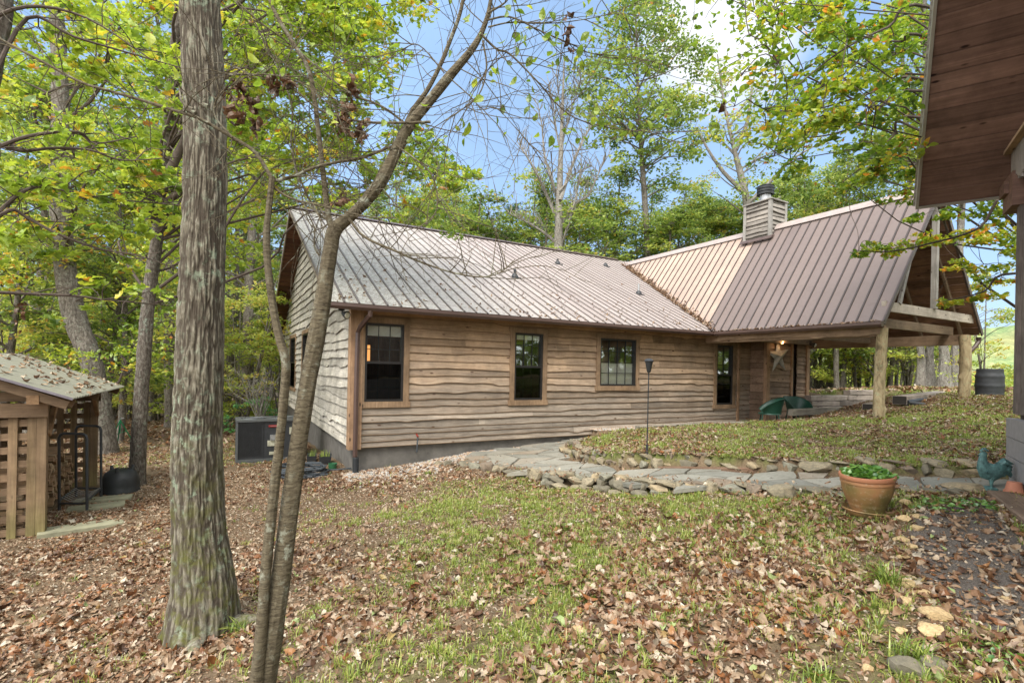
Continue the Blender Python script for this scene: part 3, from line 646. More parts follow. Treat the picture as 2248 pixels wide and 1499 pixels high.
UWl, UWr = Vector((cw,0,sw)), Vector((-cw,0,sw))
planks(mb, -4.55, -.5, lambda a, f, g, o: Vector((9.555,a,1.13))+UWl*(f*LW+g)-Vector((-sw,0,cw))*(.06-o), 19)
planks(mb, -4.55, -.5, lambda a, f, g, o: Vector((14.445,a,1.13))+UWr*(f*LW+g)-Vector((sw,0,cw))*(.06-o), 19)
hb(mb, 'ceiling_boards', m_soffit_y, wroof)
mb = MB()
for yy in (-4.2,-3.35,-2.5,-1.65,-.8):
    for x0_, x1_, sg in ((9.65,11.95,-1),(14.35,12.05,1)): mb = MB(); mb.beam(Vector((x0_,yy,1.12)), Vector((x1_,yy,4.16)), .05, .14, up=(sg*sw,0,cw)); hb(mb, 'rafter', m_beam, wroof)
# rakes / fascias
mb = MB(); mb.beam(Vector((-.525,-.45,1.075)), Vector((-.525,6.8,4.66)), .03, .12, up=NM); mb.beam(Vector((-.525,14.05,1.075)), Vector((-.525,6.8,4.66)), .03, .12, up=(0,s_,c_))
hb(mb, 'rake_board', simple('rake_grey_brown', (.27,.22,.18), .7, var=.3), roof)
mb = MB(); mb.beam(Vector((9.555,-4.585,1.08)), Vector((12,-4.585,4.30)), .03, .10, up=(-sw,0,cw)); mb.beam(Vector((14.445,-4.585,1.08)), Vector((12,-4.585,4.30)), .03, .10, up=(sw,0,cw))
hb(mb, 'rake_board', m_rib, wroof)
# gutters
def gutter(p, q, d):
    mb = MB(); p = Vector(p); q = Vector(q); d = Vector(d); ax = (q-p)
    prof = [(0,.06),(0,-.05),(.075,-.06),(.11,-.01),(.105,.045),(.098,.045),(.100,-.005),(.07,-.05),(.01,-.04),(.01,.06)]
    n = len(prof); V = [p+d*x+Vector((0,0,z)) for x, z in prof]+[q+d*x+Vector((0,0,z)) for x, z in prof]
    mb.add(V, [(i, (i+1) % n, (i+1) % n+n, i+n) for i in range(n)]+[(0,1,2,3,4),(n,n+1,n+2,n+3,n+4)]); return mb
mb = gutter((-.54,-.46,1.06), (9.5,-.46,1.06), (0,-1,0)); hb(mb, 'gutter', m_gutter)
mb = gutter((9.54,-.50,1.06), (9.54,-4.6,1.06), (-1,0,0)); hb(mb, 'gutter', m_gutter)
def spout(pts, r=.045, n=6):
    mb = MB(); mb.tube(pts, r, n); return mb
mb = spout([(.18,-.5,1.02),(.18,-.49,.93),(.07,-.2,.72),(.05,-.12,.62),(.04,-.12,0),(.04,-.12,-1.72)], .048, 6); dn = hb(mb, 'downspout', m_gutter)
mb = MB(); pr = []
for k in range(22): pr += [(.062, -2.16+k*.02), (.05, -2.15+k*.02)]
mb.lathe(pr, (.05,-.14,.0), 16); hb(mb, 'corrugated_boot', m_black, dn, True)
t_, _z = on_s(2140, 752, -4.3)
mb = spout([(14.5,-4.5,1.03),(14.5,-4.5,.92),(14.42,-4.45,.78),(14.25,-4.38,.62),(14.18,-4.35,.5),(14.16,-4.35,-.55)], .05, 8); hb(mb, 'downspout', m_gutter)
# valley leaves
# porch posts (logs)
m_log = barkmat('peeled_log', (.34,.26,.15), (.47,.39,.24), lichen=(.33,.36,.22), scale=.5, bmp=.3)
def log_post(x, y, z0, z1, r, seed):
    rr = random.Random(seed); mb = MB(); n = 22; V = []; nz = 60
    kn = [(rr.uniform(z0+.2, z1-.1), rr.uniform(0, 6.28), rr.uniform(.02, .05)) for _ in range(9)]
    for i in range(nz+1):
        z = z0+(z1-z0)*i/nz; ox, oy = .03*math.sin(z*2.1+seed), .025*math.sin(z*1.7+seed*2)
        for k in range(n):
            th = 2*math.pi*k/n; R = r*(1+.03*math.sin(3*th+z*4+seed))*(1.06-.06*i/nz)
            for kz, kt, ka in kn:
                dt = (th-kt+math.pi) % (2*math.pi)-math.pi; R += ka*math.exp(-((z-kz)/.06)**2-(dt/.35)**2)
            V.append((x+ox+R*math.cos(th), y+oy+R*math.sin(th), z))
    mb.add(V, [(i*n+k, i*n+(k+1)%n, (i+1)*n+(k+1)%n, (i+1)*n+k) for i in range(nz) for k in range(n)]+[tuple(nz*n+k for k in range(n))])
    return hb(mb, 'porch_post', m_log, house, True)
log_post(9.85,-4.42,-1.15,1.0,.10,1)['label'] = 'near peeled log porch post'; log_post(13.9,-4.42,-.9,1.05,.115,2)['label'] = 'far knotty log porch post'
for x_, h_ in ((9.85,.22),(13.9,.26)): mb = MB(); mb.beam((x_,-4.5,.94),(x_,-.0,.94), .12, h_, a=.4); hb(mb, 'header_beam', m_beam_y)
mb = MB(); mb.beam((9.8,-4.47,1.46),(14.15,-4.47,1.46), .07, .2, a=.9); hb(mb, 'tie_beam', wood('tie_beam_wood', (.34,.29,.23), (.52,.46,.38), 0, 50, var=.1))
for y_, z_ in ((-4.1,1.18),(-2.3,1.02),(-.7,1.02)): mb = MB(); mb.beam((9.8,y_,z_),(14.05,y_,z_), .08, .2, a=.3); hb(mb, 'tie_beam', m_beam)
mb = MB(); mb.box(11.95,12.05,-4.56,-4.45,1.56,4.2); mb.beam((10.4,-4.5,1.55),(10.9,-4.5,2.75),.05,.1,a=.2); hb(mb, 'king_post', m_greywood)
# live-edge board under the wing gutter
mb = MB(); A = np.linspace(-4.45, -.05, 80); e = .86+wob(A, 77, .07); prev = None
for i in range(79):
    z0, z1 = e[i], e[i+1]
    for x in (9.72, 9.76): mb.quad((x,A[i],z0),(x,A[i+1],z1),(x,A[i+1],1.06),(x,A[i],1.06))
    mb.quad((9.72,A[i],z0),(9.76,A[i],z0),(9.76,A[i+1],z1),(9.72,A[i+1],z1))
hb(mb, 'live_edge_fascia', m_beam_y)
# wing end wall under the porch
mb = MB(); wt = lambda t: (1.13+(t-9.555)*1.321 if t < 12 else 1.13+(14.445-t)*1.321)-.1
boards(mb, 11.85, 13.02, -1.5, 4.0, lambda a, z, o: (a, -.5-o, z), top=wt, seed=11, bh=.2, amp=.035); boards(mb, 13.32, 13.8, -1.5, 4.0, lambda a, z, o: (a, -.5-o, z), top=wt, seed=12, bh=.13, amp=.02)
mb.quad((11.8,-.48,-1.5),(13.02,-.48,-1.5),(13.02,-.48,1.0),(11.8,-.48,1.0)); mb.quad((9.6,-.48,1.0),(14.3,-.48,1.0),(12,-.48,4.1), a=.3)
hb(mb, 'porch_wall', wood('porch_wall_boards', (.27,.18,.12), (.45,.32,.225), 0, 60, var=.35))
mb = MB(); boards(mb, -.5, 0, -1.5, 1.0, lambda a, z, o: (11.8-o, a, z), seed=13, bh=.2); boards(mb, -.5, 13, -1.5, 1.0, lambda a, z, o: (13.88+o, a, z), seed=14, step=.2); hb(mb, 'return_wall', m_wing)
mb = MB(); mb.box(11.72,11.88,-.6,-.5,-1.5,1.0,.3); mb.box(13.78,13.93,-.58,-.44,-1.5,1.0,.5); mb.box(11.15,11.24,-.07,0,-1.5,1.05,.2); mb.box(12.98,13.06,-.58,-.5,-1.5,1,.4); hb(mb, 'corner_post', m_corner)
mb = MB(); mb.box(13.06,13.3,-.47,-.43,-1.45,.75); hb(mb, 'dark_door_gap', m_dark)  # dark panel put in for the shade inside the narrow doorway
# light bulb + lamp glow, floodlights
mb = MB(); t0, z0 = on_s(1717, 752, -.72); mb.lathe([(0.001,.05),(.02,.045),(.034,.015),(.034,-.01),(.02,-.035),(.001,-.045)], (t0,-.72,z0), 14); m_bulb, nt, b = newmat('lit_bulb'); b.inputs['Emission Color'].default_value = (1,.45,.12,1); b.inputs['Emission Strength'].default_value = 3.5
bl = hb(mb, 'light_bulb', m_bulb, house, True); mb = MB(); mb.tube([(t0,-.72,z0+.04),(t0,-.68,z0+.12),(t0,-.52,z0+.12)], .015, 8); mb.lathe([(.03,.0),(.03,.04)], (t0,-.72,z0+.045), 12); hb(mb, 'bulb_arm', m_black, bl)
pl = bpy.data.lights.new('bulb_light', 'POINT'); pl.energy = 1.2; pl.color = (1,.58,.28); pl.shadow_soft_size = .035; po = bpy.data.objects.new('bulb_light', pl); COL.objects.link(po); po.parent = house; po.location = (t0,-.80,z0+DZ)
def flood(x, y, z, dx, dy):
    mb = MB(); d = Vector((dx,dy,-.35)).normalized(); c = Vector((x,y,z)); mb.tube([c-d*.1, c-d*.06, c-d*.0, c+d*.05, c+d*.06], [.02,.04,.06,.072,.07], 16); mb.tube([c-d*.08, c-d*.12+Vector((0,0,.08))], .014, 8)
    mb.box(x-d.x*.12-.05, x-d.x*.12+.05, y-d.y*.12-.05, y-d.y*.12+.05, z+.07, z+.11)
    f = hb(mb, 'floodlight', m_black, house, True); g = MB(); g.tube([c+d*.058, c+d*.075, c+d*.08], [.06,.05,.01], 16); hb(g, 'lens', simple('frosted_lens', (.6,.58,.5), .3, var=.1), f, True)
flood(-.22,-.28,.93,.5,-1); s1, z1 = on_t(600, 742, -.25); flood(-.25,min(s1,13.9),.85,-.9,-.5)
t0, z0 = on_s(1785, 757, -1.2); flood(t0,-1.2,z0,.2,-1)
# roof vents
def roofpt(px, py):
    a, b = ray(px, py); o = Vector((HC[0],HC[1],0)); best = None
    for Y in np.arange(9, 26, .01):
        X = a*Y; Z = b*Y; dx, dy = X-HC[0], Y-HC[1]; t = D1[0]*dx+D1[1]*dy; s = D2[0]*dx+D2[1]*dy
        if Z <= 1.13+(s+.45)*.495: return t, s, 1.13+(s+.45)*.495
for px, py, h, mt in ((1130,608,.16,m_black),(1224,579,.10,m_black),(1329,584,.06,m_black),(1402,645,.26,m_galv)):
    t, s, z = roofpt(px, py); mb = MB(); mb.lathe([(.11,-.05),(.10,.02),(.05,.09),(.045,.1)], (t,s,z), 14); mb.box(t-.13,t+.13,s-.13,s+.13,z-.075,z-.02)
    v = hb(mb, 'vent_boot', m_black, roof, True); mb = MB(); mb.lathe([(.035,0),(.035,h)], (t,s,z+.06), 12); hb(mb, 'vent_pipe', mt, roof)
# chimney
mb = MB(); x0, x1, y0, y1, zt = 11.72, 12.42, -.62, .20, 5.12
mb.box(x0+.03, x1-.03, y0+.03, y1-.03, 3.6, zt-.02, .2)
boards(mb, y0, y1, 3.75, zt-.03, lambda a, z, o: (x0+.02-o, a, z), seed=21, bh=.13, amp=.025, out=.05); boards(mb, x0, x1, 3.75, zt-.03, lambda a, z, o: (a, y0+.02-o, z), seed=22, bh=.12, amp=.03, out=.05)
ch = hb(mb, 'chimney', m_greyboard)
mb = MB()
for xx, yy in ((x0,y0),(x1,y0),(x0,y1)): mb.box(xx-.045, xx+.045, yy-.045, yy+.045, 3.7, zt, random.random())
mb.box(x0-.07, x1+.07, y0-.07, y1+.07, zt, zt+.035, .4); hb(mb, 'corner_trim', m_greywood, ch)
mb = MB(); mb.lathe([(.16,0),(.16,.3)], ((x0+x1)/2,(y0+y1)/2,zt+.03), 24); hb(mb, 'flue_pipe', m_galv, ch, True)
mb = MB(); cx, cy = (x0+x1)/2, (y0+y1)/2
for k in range(3): mb.lathe([(.2,0),(.24,.0),(.245,.06),(.2,.06)], (cx,cy,zt+.3+k*.085), 24)
mb.lathe([(.2,0),(.19,.24)], (cx,cy,zt+.3), 24); mb.lathe([(.245,0),(.2,.03),(.001,.05)], (cx,cy,zt+.55), 24); hb(mb, 'flue_cap', m_black, ch, True)
mb = MB(); mb.beam((x0-.1,y0-.12,3.99),(x0-.1,y1+.1,3.99), .12, .02, up=(-sw,0,cw)); mb.box(x0-.06,x1+.06,y0-.12,y0-.05,3.95,4.05); hb(mb, 'flashing', m_rib, ch)
# leaves lying in the valley, gutters and on the roof
rg2 = np.random.default_rng(12); Ps = []
for _ in range(1100):
    d = rg2.random()**.75*2.4; t = 9.555+d+rg2.normal(0,.035); s = -.45+d*2.669+rg2.normal(0,.09); z = max(1.13+(s+.45)*.495, 1.13+(t-9.555)*1.321)+.02+rg2.random()*.05; Ps.append(hw(t, s, z))
for _ in range(500): t = rg2.uniform(-.5, 9.5); s = -.45+abs(rg2.normal(0, 1.6)); Ps.append(hw(t, s, 1.13+(s+.45)*.495+.015)) if s < 6.5 and (rg2.random() < .5 or s < -.1) else None
for _ in range(110): s = rg2.uniform(-4.5,-.5); Ps.append(hw(9.5+rg2.normal(0,.02), s, 1.13))
Ps = [p for p in Ps if p is not None]; n = len(Ps)
V, F, r = multi(np.array([tuple(p) for p in Ps]), rg2.uniform(.05,.12,n), rg2.beta(2,2,n)*.7, LLOW, .4, rg2)
tag(obj('roof_leaves', np_mesh('roof_leaves', V, [F], mlit, {'r': r})), 'dry leaves caught in the roof valley and gutters of the cabin', 'leaf litter', kind='stuff')
# ------------------------------------------------------------------ path
m_flag = simple('bluestone_flags', (.30,.305,.285), .8, var=.28, scale=2.5, bmp=.3)
mt_nt = m_flag.node_tree
mb = MB(); rr = random.Random(3); cs = .52; pts = {}
xs = range(-8, 18); ys = range(5, 30)
for i in xs:
    for j in ys: pts[i, j] = ((i+(.5 if j % 2 else 0))*cs+rr.uniform(-.17,.17)*1.0, j*cs*.9+rr.uniform(-.13,.13))
base = MB()
for i in list(xs)[:-1]:
    for j in list(ys)[:-1]:
        q = [pts[i,j], pts[i+1,j], pts[i+1,j+1], pts[i,j+1]]; cx = sum(p[0] for p in q)/4; cy = sum(p[1] for p in q)/4
        if not (inpoly(np.array([cx]), np.array([cy]), PATHPOLY)[0]) or cx < -.9+(10.7-cy)*-.1: continue
        k = len(q); g = .93; z = lambda x, y: float(PATH(np.array([x]), np.array([y]))[0])
        out = []
        for a in range(k):
            p0, p1 = q[a], q[(a+1) % k]
            for f in (.0, .33, .66): 
                x = p0[0]+(p1[0]-p0[0])*f; y = p0[1]+(p1[1]-p0[1])*f; x += rr.uniform(-.012,.012); y += rr.uniform(-.012,.012)
                sc_ = g if f else .90; out.append((cx+(x-cx)*sc_, cy+(y-cy)*sc_))
        h = rr.uniform(.0, .014); tl = (rr.uniform(-.012,.012), rr.uniform(-.012,.012)); n = len(out)
        top = [(x, y, z(x, y)+.012+h+(x-cx)*tl[0]+(y-cy)*tl[1]) for x, y in out]; bot = [(x+(x-cx)*.02, y+(y-cy)*.02, zz-.05) for x, y, zz in top]
        mb.add(top+bot, [tuple(range(n))]+[(a, (a+1) % n, (a+1) % n+n, a+n)[::-1] for a in range(n)], rr.random())
m, nt, b = newmat('flagstone'); co = coords(nt); n1 = noise_(nt, co, 1.5, 5); n2 = noise_(nt, co, 22, 5, .7)
c = ramp(nt, attr(nt), [(0,(.14,.135,.11)),(.35,(.20,.19,.155)),(.7,(.27,.25,.20)),(1,(.25,.20,.145))]); c = mix(nt, ramp(nt, n1, [(.4, g3(0)), (.65, g3(.5))]), c, (.34,.33,.28)); c = mix(nt, ramp(nt, n2, [(.3, g3(.6)), (.5, g3(0))]), c, (.12,.12,.09))
nt.links.new(c, b.inputs['Base Color']); b.inputs['Roughness'].default_value = .85; b.inputs['Specular IOR Level'].default_value = .2; bump(nt, b, n2, .3, .01)
tag(mb.build('flagstone_path', m), kind='structure')
# ------------------------------------------------------------------ stones
m, nt, b = newmat('sandstone'); co = coords(nt); oi = nt.nodes.new('ShaderNodeObjectInfo'); n1 = noise_(nt, co, 5, 5); n2 = noise_(nt, co, 30, 5, .7)
c = ramp(nt, oi.outputs['Random'], [(0,(.29,.24,.155)),(.22,(.19,.165,.115)),(.45,(.33,.27,.175)),(.62,(.23,.17,.12)),(.8,(.27,.255,.19)),(.9,(.38,.29,.17))], 'CONSTANT')
c = mix(nt, ramp(nt, n1, [(.35, g3(.65)), (.6, g3(0))]), c, (.12,.11,.075)); c = mix(nt, ramp(nt, n1, [(.62, g3(0)), (.75, g3(.7))]), c, (.24,.26,.10)); c = mix(nt, ramp(nt, n2, [(.3, g3(.7)), (.5, g3(0))]), c, (.08,.07,.05))
nt.links.new(c, b.inputs['Base Color']); b.inputs['Roughness'].default_value = .9; bump(nt, b, n2, .5, .015); m_stone = m
m_yst = simple('ochre_sandstone', (.46,.33,.17), .9, var=.4, scale=9, bmp=.5)
def stone_mesh(seed, flat=.5):
    rs = np.random.default_rng(seed); n = 26; V = []; nz = 16; P = []
    for i in range(nz+1):
        ph = math.pi*i/nz
        for k in range(n): th = 2*math.pi*k/n; P.append((math.sin(ph)*math.cos(th), math.sin(ph)*math.sin(th), math.cos(ph)))
    P = np.array(P); cuts = rs.normal(size=(13, 3)); cuts[:,2] *= .9; cuts /= np.linalg.norm(cuts, axis=1)[:,None]; d = rs.uniform(.45,.78,13); cuts = np.vstack([cuts, [[0,0,1],[0,0,-1]]]); d = np.append(d, [.58,.6])
    for c, dd in zip(cuts, d): e = P@c-dd; P = P-np.outer(np.clip(e, 0, None), c)
    P = P*(1+.09*(fbm(P*4+seed*9.1, 3, 3)-.5)[:,None]*2); P = P/np.abs(P).max(0)*.5
    F = [(i*n+k, (i+1)*n+k, (i+1)*n+(k+1)%n, i*n+(k+1)%n) for i in range(nz) for k in range(n)]
    me = np_mesh('stone', P, [np.array(F)], None, None, True); me.set_sharp_from_angle(angle=math.radians(18)); return me
SM_ = [stone_mesh(i) for i in range(10)]
for s in SM_: s.materials.append(m_stone)
SY_ = [s.copy() for s in SM_[:5]]
for s in SY_: s.materials[0] = m_yst
def stone(x, y, z, l, w, h, yaw, meshes, rr, label, group):
    o = bpy.data.objects.new('edging_stone', rr.choice(meshes)); COL.objects.link(o); o.location = (x, y, z+h*.42); o.scale = (l, w, h); o.rotation_euler = (rr.uniform(-.12,.12), rr.uniform(-.12,.12), yaw+rr.uniform(-.3,.3))
    return tag(o, label, 'stone', group)
def stone_row(poly, off, base, fn, rr, size, label, group, hs=1, meshes=SM_, wob_=.03):
    P = [Vector((p[0], p[1], 0)) for p in poly]; i = 0; d = 0
    while i < len(P)-1:
        seg = P[i+1]-P[i]; L = seg.length
        while d < L:
            l = rr.uniform(*size)*rr.choice((.6,1,1,1.15)); u = seg.normalized(); n = Vector((-u.y, u.x, 0)); c = P[i]+u*(d+l/2)+n*(off+rr.uniform(-wob_, wob_))
            h = rr.uniform(.09,.18)*hs; stone(c.x, c.y, fn(c.x, c.y)+base+.02, l*1.08, rr.uniform(.20,.32), h, math.atan2(u.y, u.x), meshes, rr, label, group); d += l
        d -= L; i += 1
rr = random.Random(9); pz = lambda x, y: float(PATH(np.array([x]), np.array([y]))[0])
LU = ('rough sandstone in the low dry wall holding up the leafy lawn behind the path', 'stones edging the upper side of the path')
stone_row(UE, .04, 0, pz, rr, (.2,.42), *LU, hs=.95); stone_row(UE[:6], .13, .12, pz, rr, (.18,.34), *LU, hs=.8); stone_row(UE[6:], .10, .11, pz, rr, (.25,.42), *LU, hs=.5)
tip = [hit(x, y, PATH) for x, y in ((1300,978),(1262,984),(1238,992))]; stone_row(tip, -.0, 0, pz, rr, (.2,.3), *LU, hs=.8)
LL = ('rough sandstone in the ragged row between the path and the lower grass', 'stones edging the lower side of the path')
stone_row(LE, -.10, -.10, pz, rr, (.16,.38), *LL, hs=1.0, wob_=.05); stone_row(LE[3:], -.03, -.03, pz, rr, (.2,.42), *LL, hs=.62, wob_=.06); stone_row(LE[3:9], -.22, -.16, pz, rr, (.14,.3), *LL, hs=.7, wob_=.07)
LS = ('ochre sandstone half buried in leaves between grass and dark soil at right', 'stones between the grass and the dark soil')
for px, py, w in ((1990,1112,.2),(2010,1140,.14),(1985,1150,.2),(2012,1168,.15),(1978,1185,.17),(2003,1200,.2),(1985,1222,.16),(1968,1240,.14),(2005,1180,.12),(1960,1262,.12),(1992,1290,.2),(1945,1300,.14),(2030,1305,.17),(1990,1325,.14),(2055,1360,.24),(2045,1398,.28),(1980,1395,.13),(1942,1350,.12),(1965,1372,.1),(2080,1440,.14),(2055,1470,.2),(1990,1475,.22),(1905,1470,.12),(1830,1105,.13),(1810,1118,.14),(1790,1102,.12),(1845,1120,.1),(1760,1112,.12),(1775,1098,.14),(2010,1095,.16),(1965,1093,.12),(1820,1092,.15),(2210,1320,.1),(2190,1290,.07),(1270,1400,.16)):
    w *= .72; p = hit(px, py, LOW); stone(p.x, p.y, gz(p.x, p.y)-.015, w, w*rr.uniform(.6,1), w*rr.uniform(.35,.6), rr.uniform(0,3), SY_ if rr.random() < .7 else SM_, rr, *LS)
p = hit(1720, 1098, LOW); o = stone(p.x, p.y, gz(p.x,p.y), .34, .2, .17, .1, SM_[:1], rr, 'squared olive block standing below the ragged stone row', None); o.name = 'cut_stone_block'; 
Pl = []; rgs = np.random.default_rng(15)
for poly, off_ in ((UE, .15), (LE, -.12)):
    for i_ in range(len(poly)-1):
        for _ in range(int((poly[i_+1]-poly[i_]).length*34)):
            q_ = poly[i_].lerp(poly[i_+1], rgs.random()); x_, y_ = q_.x+rgs.normal(0, .10), q_.y+off_+rgs.normal(0, .12); Pl.append((x_, y_, max(pz(x_, y_), gz(x_, y_))+rgs.random()*.10+.01))
Pl = np.array(Pl); V, F, r = multi(Pl, rgs.uniform(.03,.09,len(Pl)), rgs.beta(1.7,2.1,len(Pl))*.86, LLOW, .45, rgs); tag(obj('leaves_on_stones', np_mesh('leaves_on_stones', V, [F], mlit, {'r': r})), 'dry leaves caught among the stones beside the path', 'leaf litter', kind='stuff')
# pebbles at the house corner
rgp = np.random.default_rng(4); n = 5200; T_ = rgp.uniform(-.2, 9.5, n); S_ = -np.abs(rgp.normal(0, .35, n))*np.clip(1.6-T_*.25, .35, 1.6)-.03
X = HC[0]+D1[0]*T_+D2[0]*S_; Y = HC[1]+D1[1]*T_+D2[1]*S_; PT, PF = np.array([(-.5,-.3,0),(.5,-.35,0),(.4,.35,0),(-.35,.4,0),(-.25,-.15,.4),(.3,-.15,.35),(.2,.2,.4),(-.2,.2,.35)]), np.array([(4,5,6,7),(0,1,5,4),(1,2,6,5),(2,3,7,6),(3,0,4,7)])
z0 = np.zeros(n); V, F, r = scatter(np.stack([X, Y, ground(X, Y)+.0], 1), rotmats(rgp.uniform(0,6.28,n), z0, z0), rgp.uniform(.025,.075,n), PT, PF, rgp.random(n))
m, nt, b = newmat('pebbles'); nt.links.new(ramp(nt, attr(nt), [(0,(.30,.30,.28)),(.3,(.42,.40,.36)),(.5,(.36,.24,.15)),(.7,(.48,.36,.25)),(1,(.25,.20,.17))]), b.inputs['Base Color']); b.inputs['Roughness'].default_value = .8
tag(obj('gravel', np_mesh('gravel', V, [F], m, {'r': r})), 'mixed grey and tan pebbles along the foot of the cabin wall', 'gravel', kind='stuff')
# ------------------------------------------------------------------ timbers
def timber(name, p, q, w, h, mat, label, cat='timber', group=None, up=(0,0,1)):
    p = Vector(p); q = Vector(q); c = (p+q)/2; L = (q-p).length; mb = MB(); n = 10; rr = random.Random(hash(label+str(round(p.x, 2))) & 255); V = []
    rr = random.Random(int(abs(p.x*100)+abs(p.y*37)))
    for i in range(n+1):
        x = -L/2+L*i/n; j = lambda: rr.uniform(-.006,.006)
        V += [(x,-w/2+j(),-h/2+j()),(x,w/2+j(),-h/2+j()),(x,w/2+j(),h/2-.012+j()),(x,w/2-.014,h/2+j()),(x,-w/2+.014,h/2+j()),(x,-w/2+j(),h/2-.012+j())]
    F = [(i*6+k, i*6+(k+1)%6, (i+1)*6+(k+1)%6, (i+1)*6+k) for i in range(n) for k in range(6)]+[tuple(range(5,-1,-1)), tuple(n*6+k for k in range(6))]
    mb.add(V, F, rr.random()); o = mb.build(name, mat); d = (q-p).normalized()
    o.rotation_euler = d.to_track_quat('X', 'Z').to_euler(); o.location = c; return tag(o, label, cat, group)
m_timb = wood('mossy_timber', (.25,.22,.17), (.42,.38,.31), 0, 45, var=.2, dark=(.08,.07,.04))
a = hw(5.75,-1.58,-1.28); b_ = hw(10.35,-1.62,-1.30); timber('landscape_timber', a, b_, .15, .16, m_timb, 'long grey timber edging the lawn in front of the sunken patio', 'timber')
timber('landscape_timber', hw(5.2,-1.1,-1.50), hw(6.3,-1.5,-1.44), .14, .12, m_timb, 'short timber step at the end of the path beside the wall', 'timber')
a = at(1735,905,13.2); b_ = at(1895,897,14.2); timber('landscape_timber', a, b_, .16, .16, m_timb, 'grey timber lying beside the near porch post behind the grass tuft', 'timber')
timber('landscape_timber', UE[4]+Vector((.02,-.08,-.01)), UE[6]+Vector((.05,-.06,.0)), .05, .12, wood('brown_edge_board', (.22,.13,.08), (.32,.21,.14), 0, 50), 'low brown board below the stones beside the path', 'board')
G = 'old rail ties stacked as a retaining wall'
LB = {0: 'bottom', 1: 'second', 2: 'third', 3: 'top'}
px0 = [(1772,1842),(1778,1862,1926),(1772,1925),(1857,1925)]
ties = [(0,1772,1838,889),(0,1838,1900,890),(1,1774,1836,878),(1,1836,1926,879),(2,1772,1853,866.5),(2,1853,1926,868),(3,1857,1923,856.5),(2,1950,2010,861)]
for row, xa, xb, y in ties:
    yy = 15.6+(.0 if row < 3 else .1); pa = at(xa, 886-row*11.3, 15.6+.0); pb = at(xb, 886-row*11.3, 15.6+(xb-xa)*.0075)
    z = -1.16+.1+row*.17; pa.z = z; pb.z = z
    pa = pa+Vector((0,.55*(xa-1772)*.0138,0)) if xa > 1772 else pa; pb = Vector((ray(xb, 880)[0]*(15.6+(xb-1772)*.0085), 15.6+(xb-1772)*.0085, z)); pa = Vector((ray(xa, 880)[0]*(15.6+(xa-1772)*.0085)+.02, 15.6+(xa-1772)*.0085, z))
    timber('rail_tie', pa, pb, .22, .148, m_tie, 'weathered %s rail tie of the retaining wall beyond the porch, %s' % ('second-row' if row == 1 else LB[row]+'-row', {1772:'at its left end',1838:'at its right end',1774:'the shorter left one',1836:'the longer right one',1853:'right of the middle joint',1857:'lying alone on the others',1950:'right of the near post'}[xa]), 'rail tie', G)
m_char = simple('creosoted_end', (.03,.025,.02), .8)
for (xa, ya, Ya), (xb, yb, Yb), w_, lb in (((1906,895,12.3),(1945,886,14.2),.24,'dark-ended rail tie jutting toward the lawn behind the near post'), ((1975,878,12.0),(2062,866,14.6),.28,'thick rail tie with black end lying right of the near post')):
    o = timber('rail_tie', at(xa,ya,Ya), at(xb,yb,Yb), w_, .2, m_tie, lb, 'rail tie'); 
    mb = MB(); L = (at(xa,ya,Ya)-at(xb,yb,Yb)).length/2; mb.box(-L-.012,-L+.002,-w_/2+.008,w_/2-.008,-.09,.09); mb.build('tie_end', m_char, o)
mb = MB(); mb.tube([at(1992,884,11.9), at(2030,890,11.9)], .06, 12); mb.tube([at(1992,884,11.9)+Vector((0,0,.01)), at(2058,873,13.6)], .055, 12)
tag(mb.build('drain_pipe', m_black, None, True), 'black bent drain pipe lying on the soil against a thick tie', 'pipe')
# ------------------------------------------------------------------ green tub chairs
m_green = simple('dark_green_wicker', (.012,.055,.035), .4, var=.3, scale=40)
def tub_chair(px, py, Y, yaw, label):
    p = at(px, py, Y); o = empty('patio_chair', (p.x, p.y, -1.43), yaw, label, 'chair', 'dark green chairs on the patio'); mb = MB(); n = 28; m_ = 9; V = []
    for i in range(m_+1):
        f = i/m_
        for k in range(n+1):
            th = math.radians(-128+256*k/n); hgt = .42+.38*(1-(abs(th)/2.24)**2.6*.85); R = .27+.09*f**1.3; V.append((-R*math.cos(th), R*.98*math.sin(th), .40+(hgt-.40)*f+.015*math.sin(k*1.0)*0))
    F = [(i*(n+1)+k, i*(n+1)+k+1, (i+1)*(n+1)+k+1, (i+1)*(n+1)+k) for i in range(m_) for k in range(n)]; mb.add(V, F)
    V2 = [(x*.94, y*.94, z) for x, y, z in V]; mb.add(V2, [f[::-1] for f in F]); mb.tube([V[m_*(n+1)+k] for k in range(n+1)], .018, 8); mb.build('tub_back', m_green, o, True)
    mb = MB(); mb.lathe([(.001,.40),(.2,.41),(.27,.40),(.28,.37),(.001,.35)], (0,0,0), 24); mb.build('seat', m_green, o, True)
    for sx in (-1,1):
        for sy in (-1,1): mb = MB(); mb.tube([(sx*.18,sy*.18,.38),(sx*.23,sy*.23,0)], .017, 8); mb.build('leg', m_green, o, True)
tub_chair(1690, 890, 13.3, math.radians(160), 'dark green tub chair nearest the star wall, seen from behind')
tub_chair(1752, 890, 13.9, math.radians(-75), 'dark green tub chair to the right, back turned to the lawn')
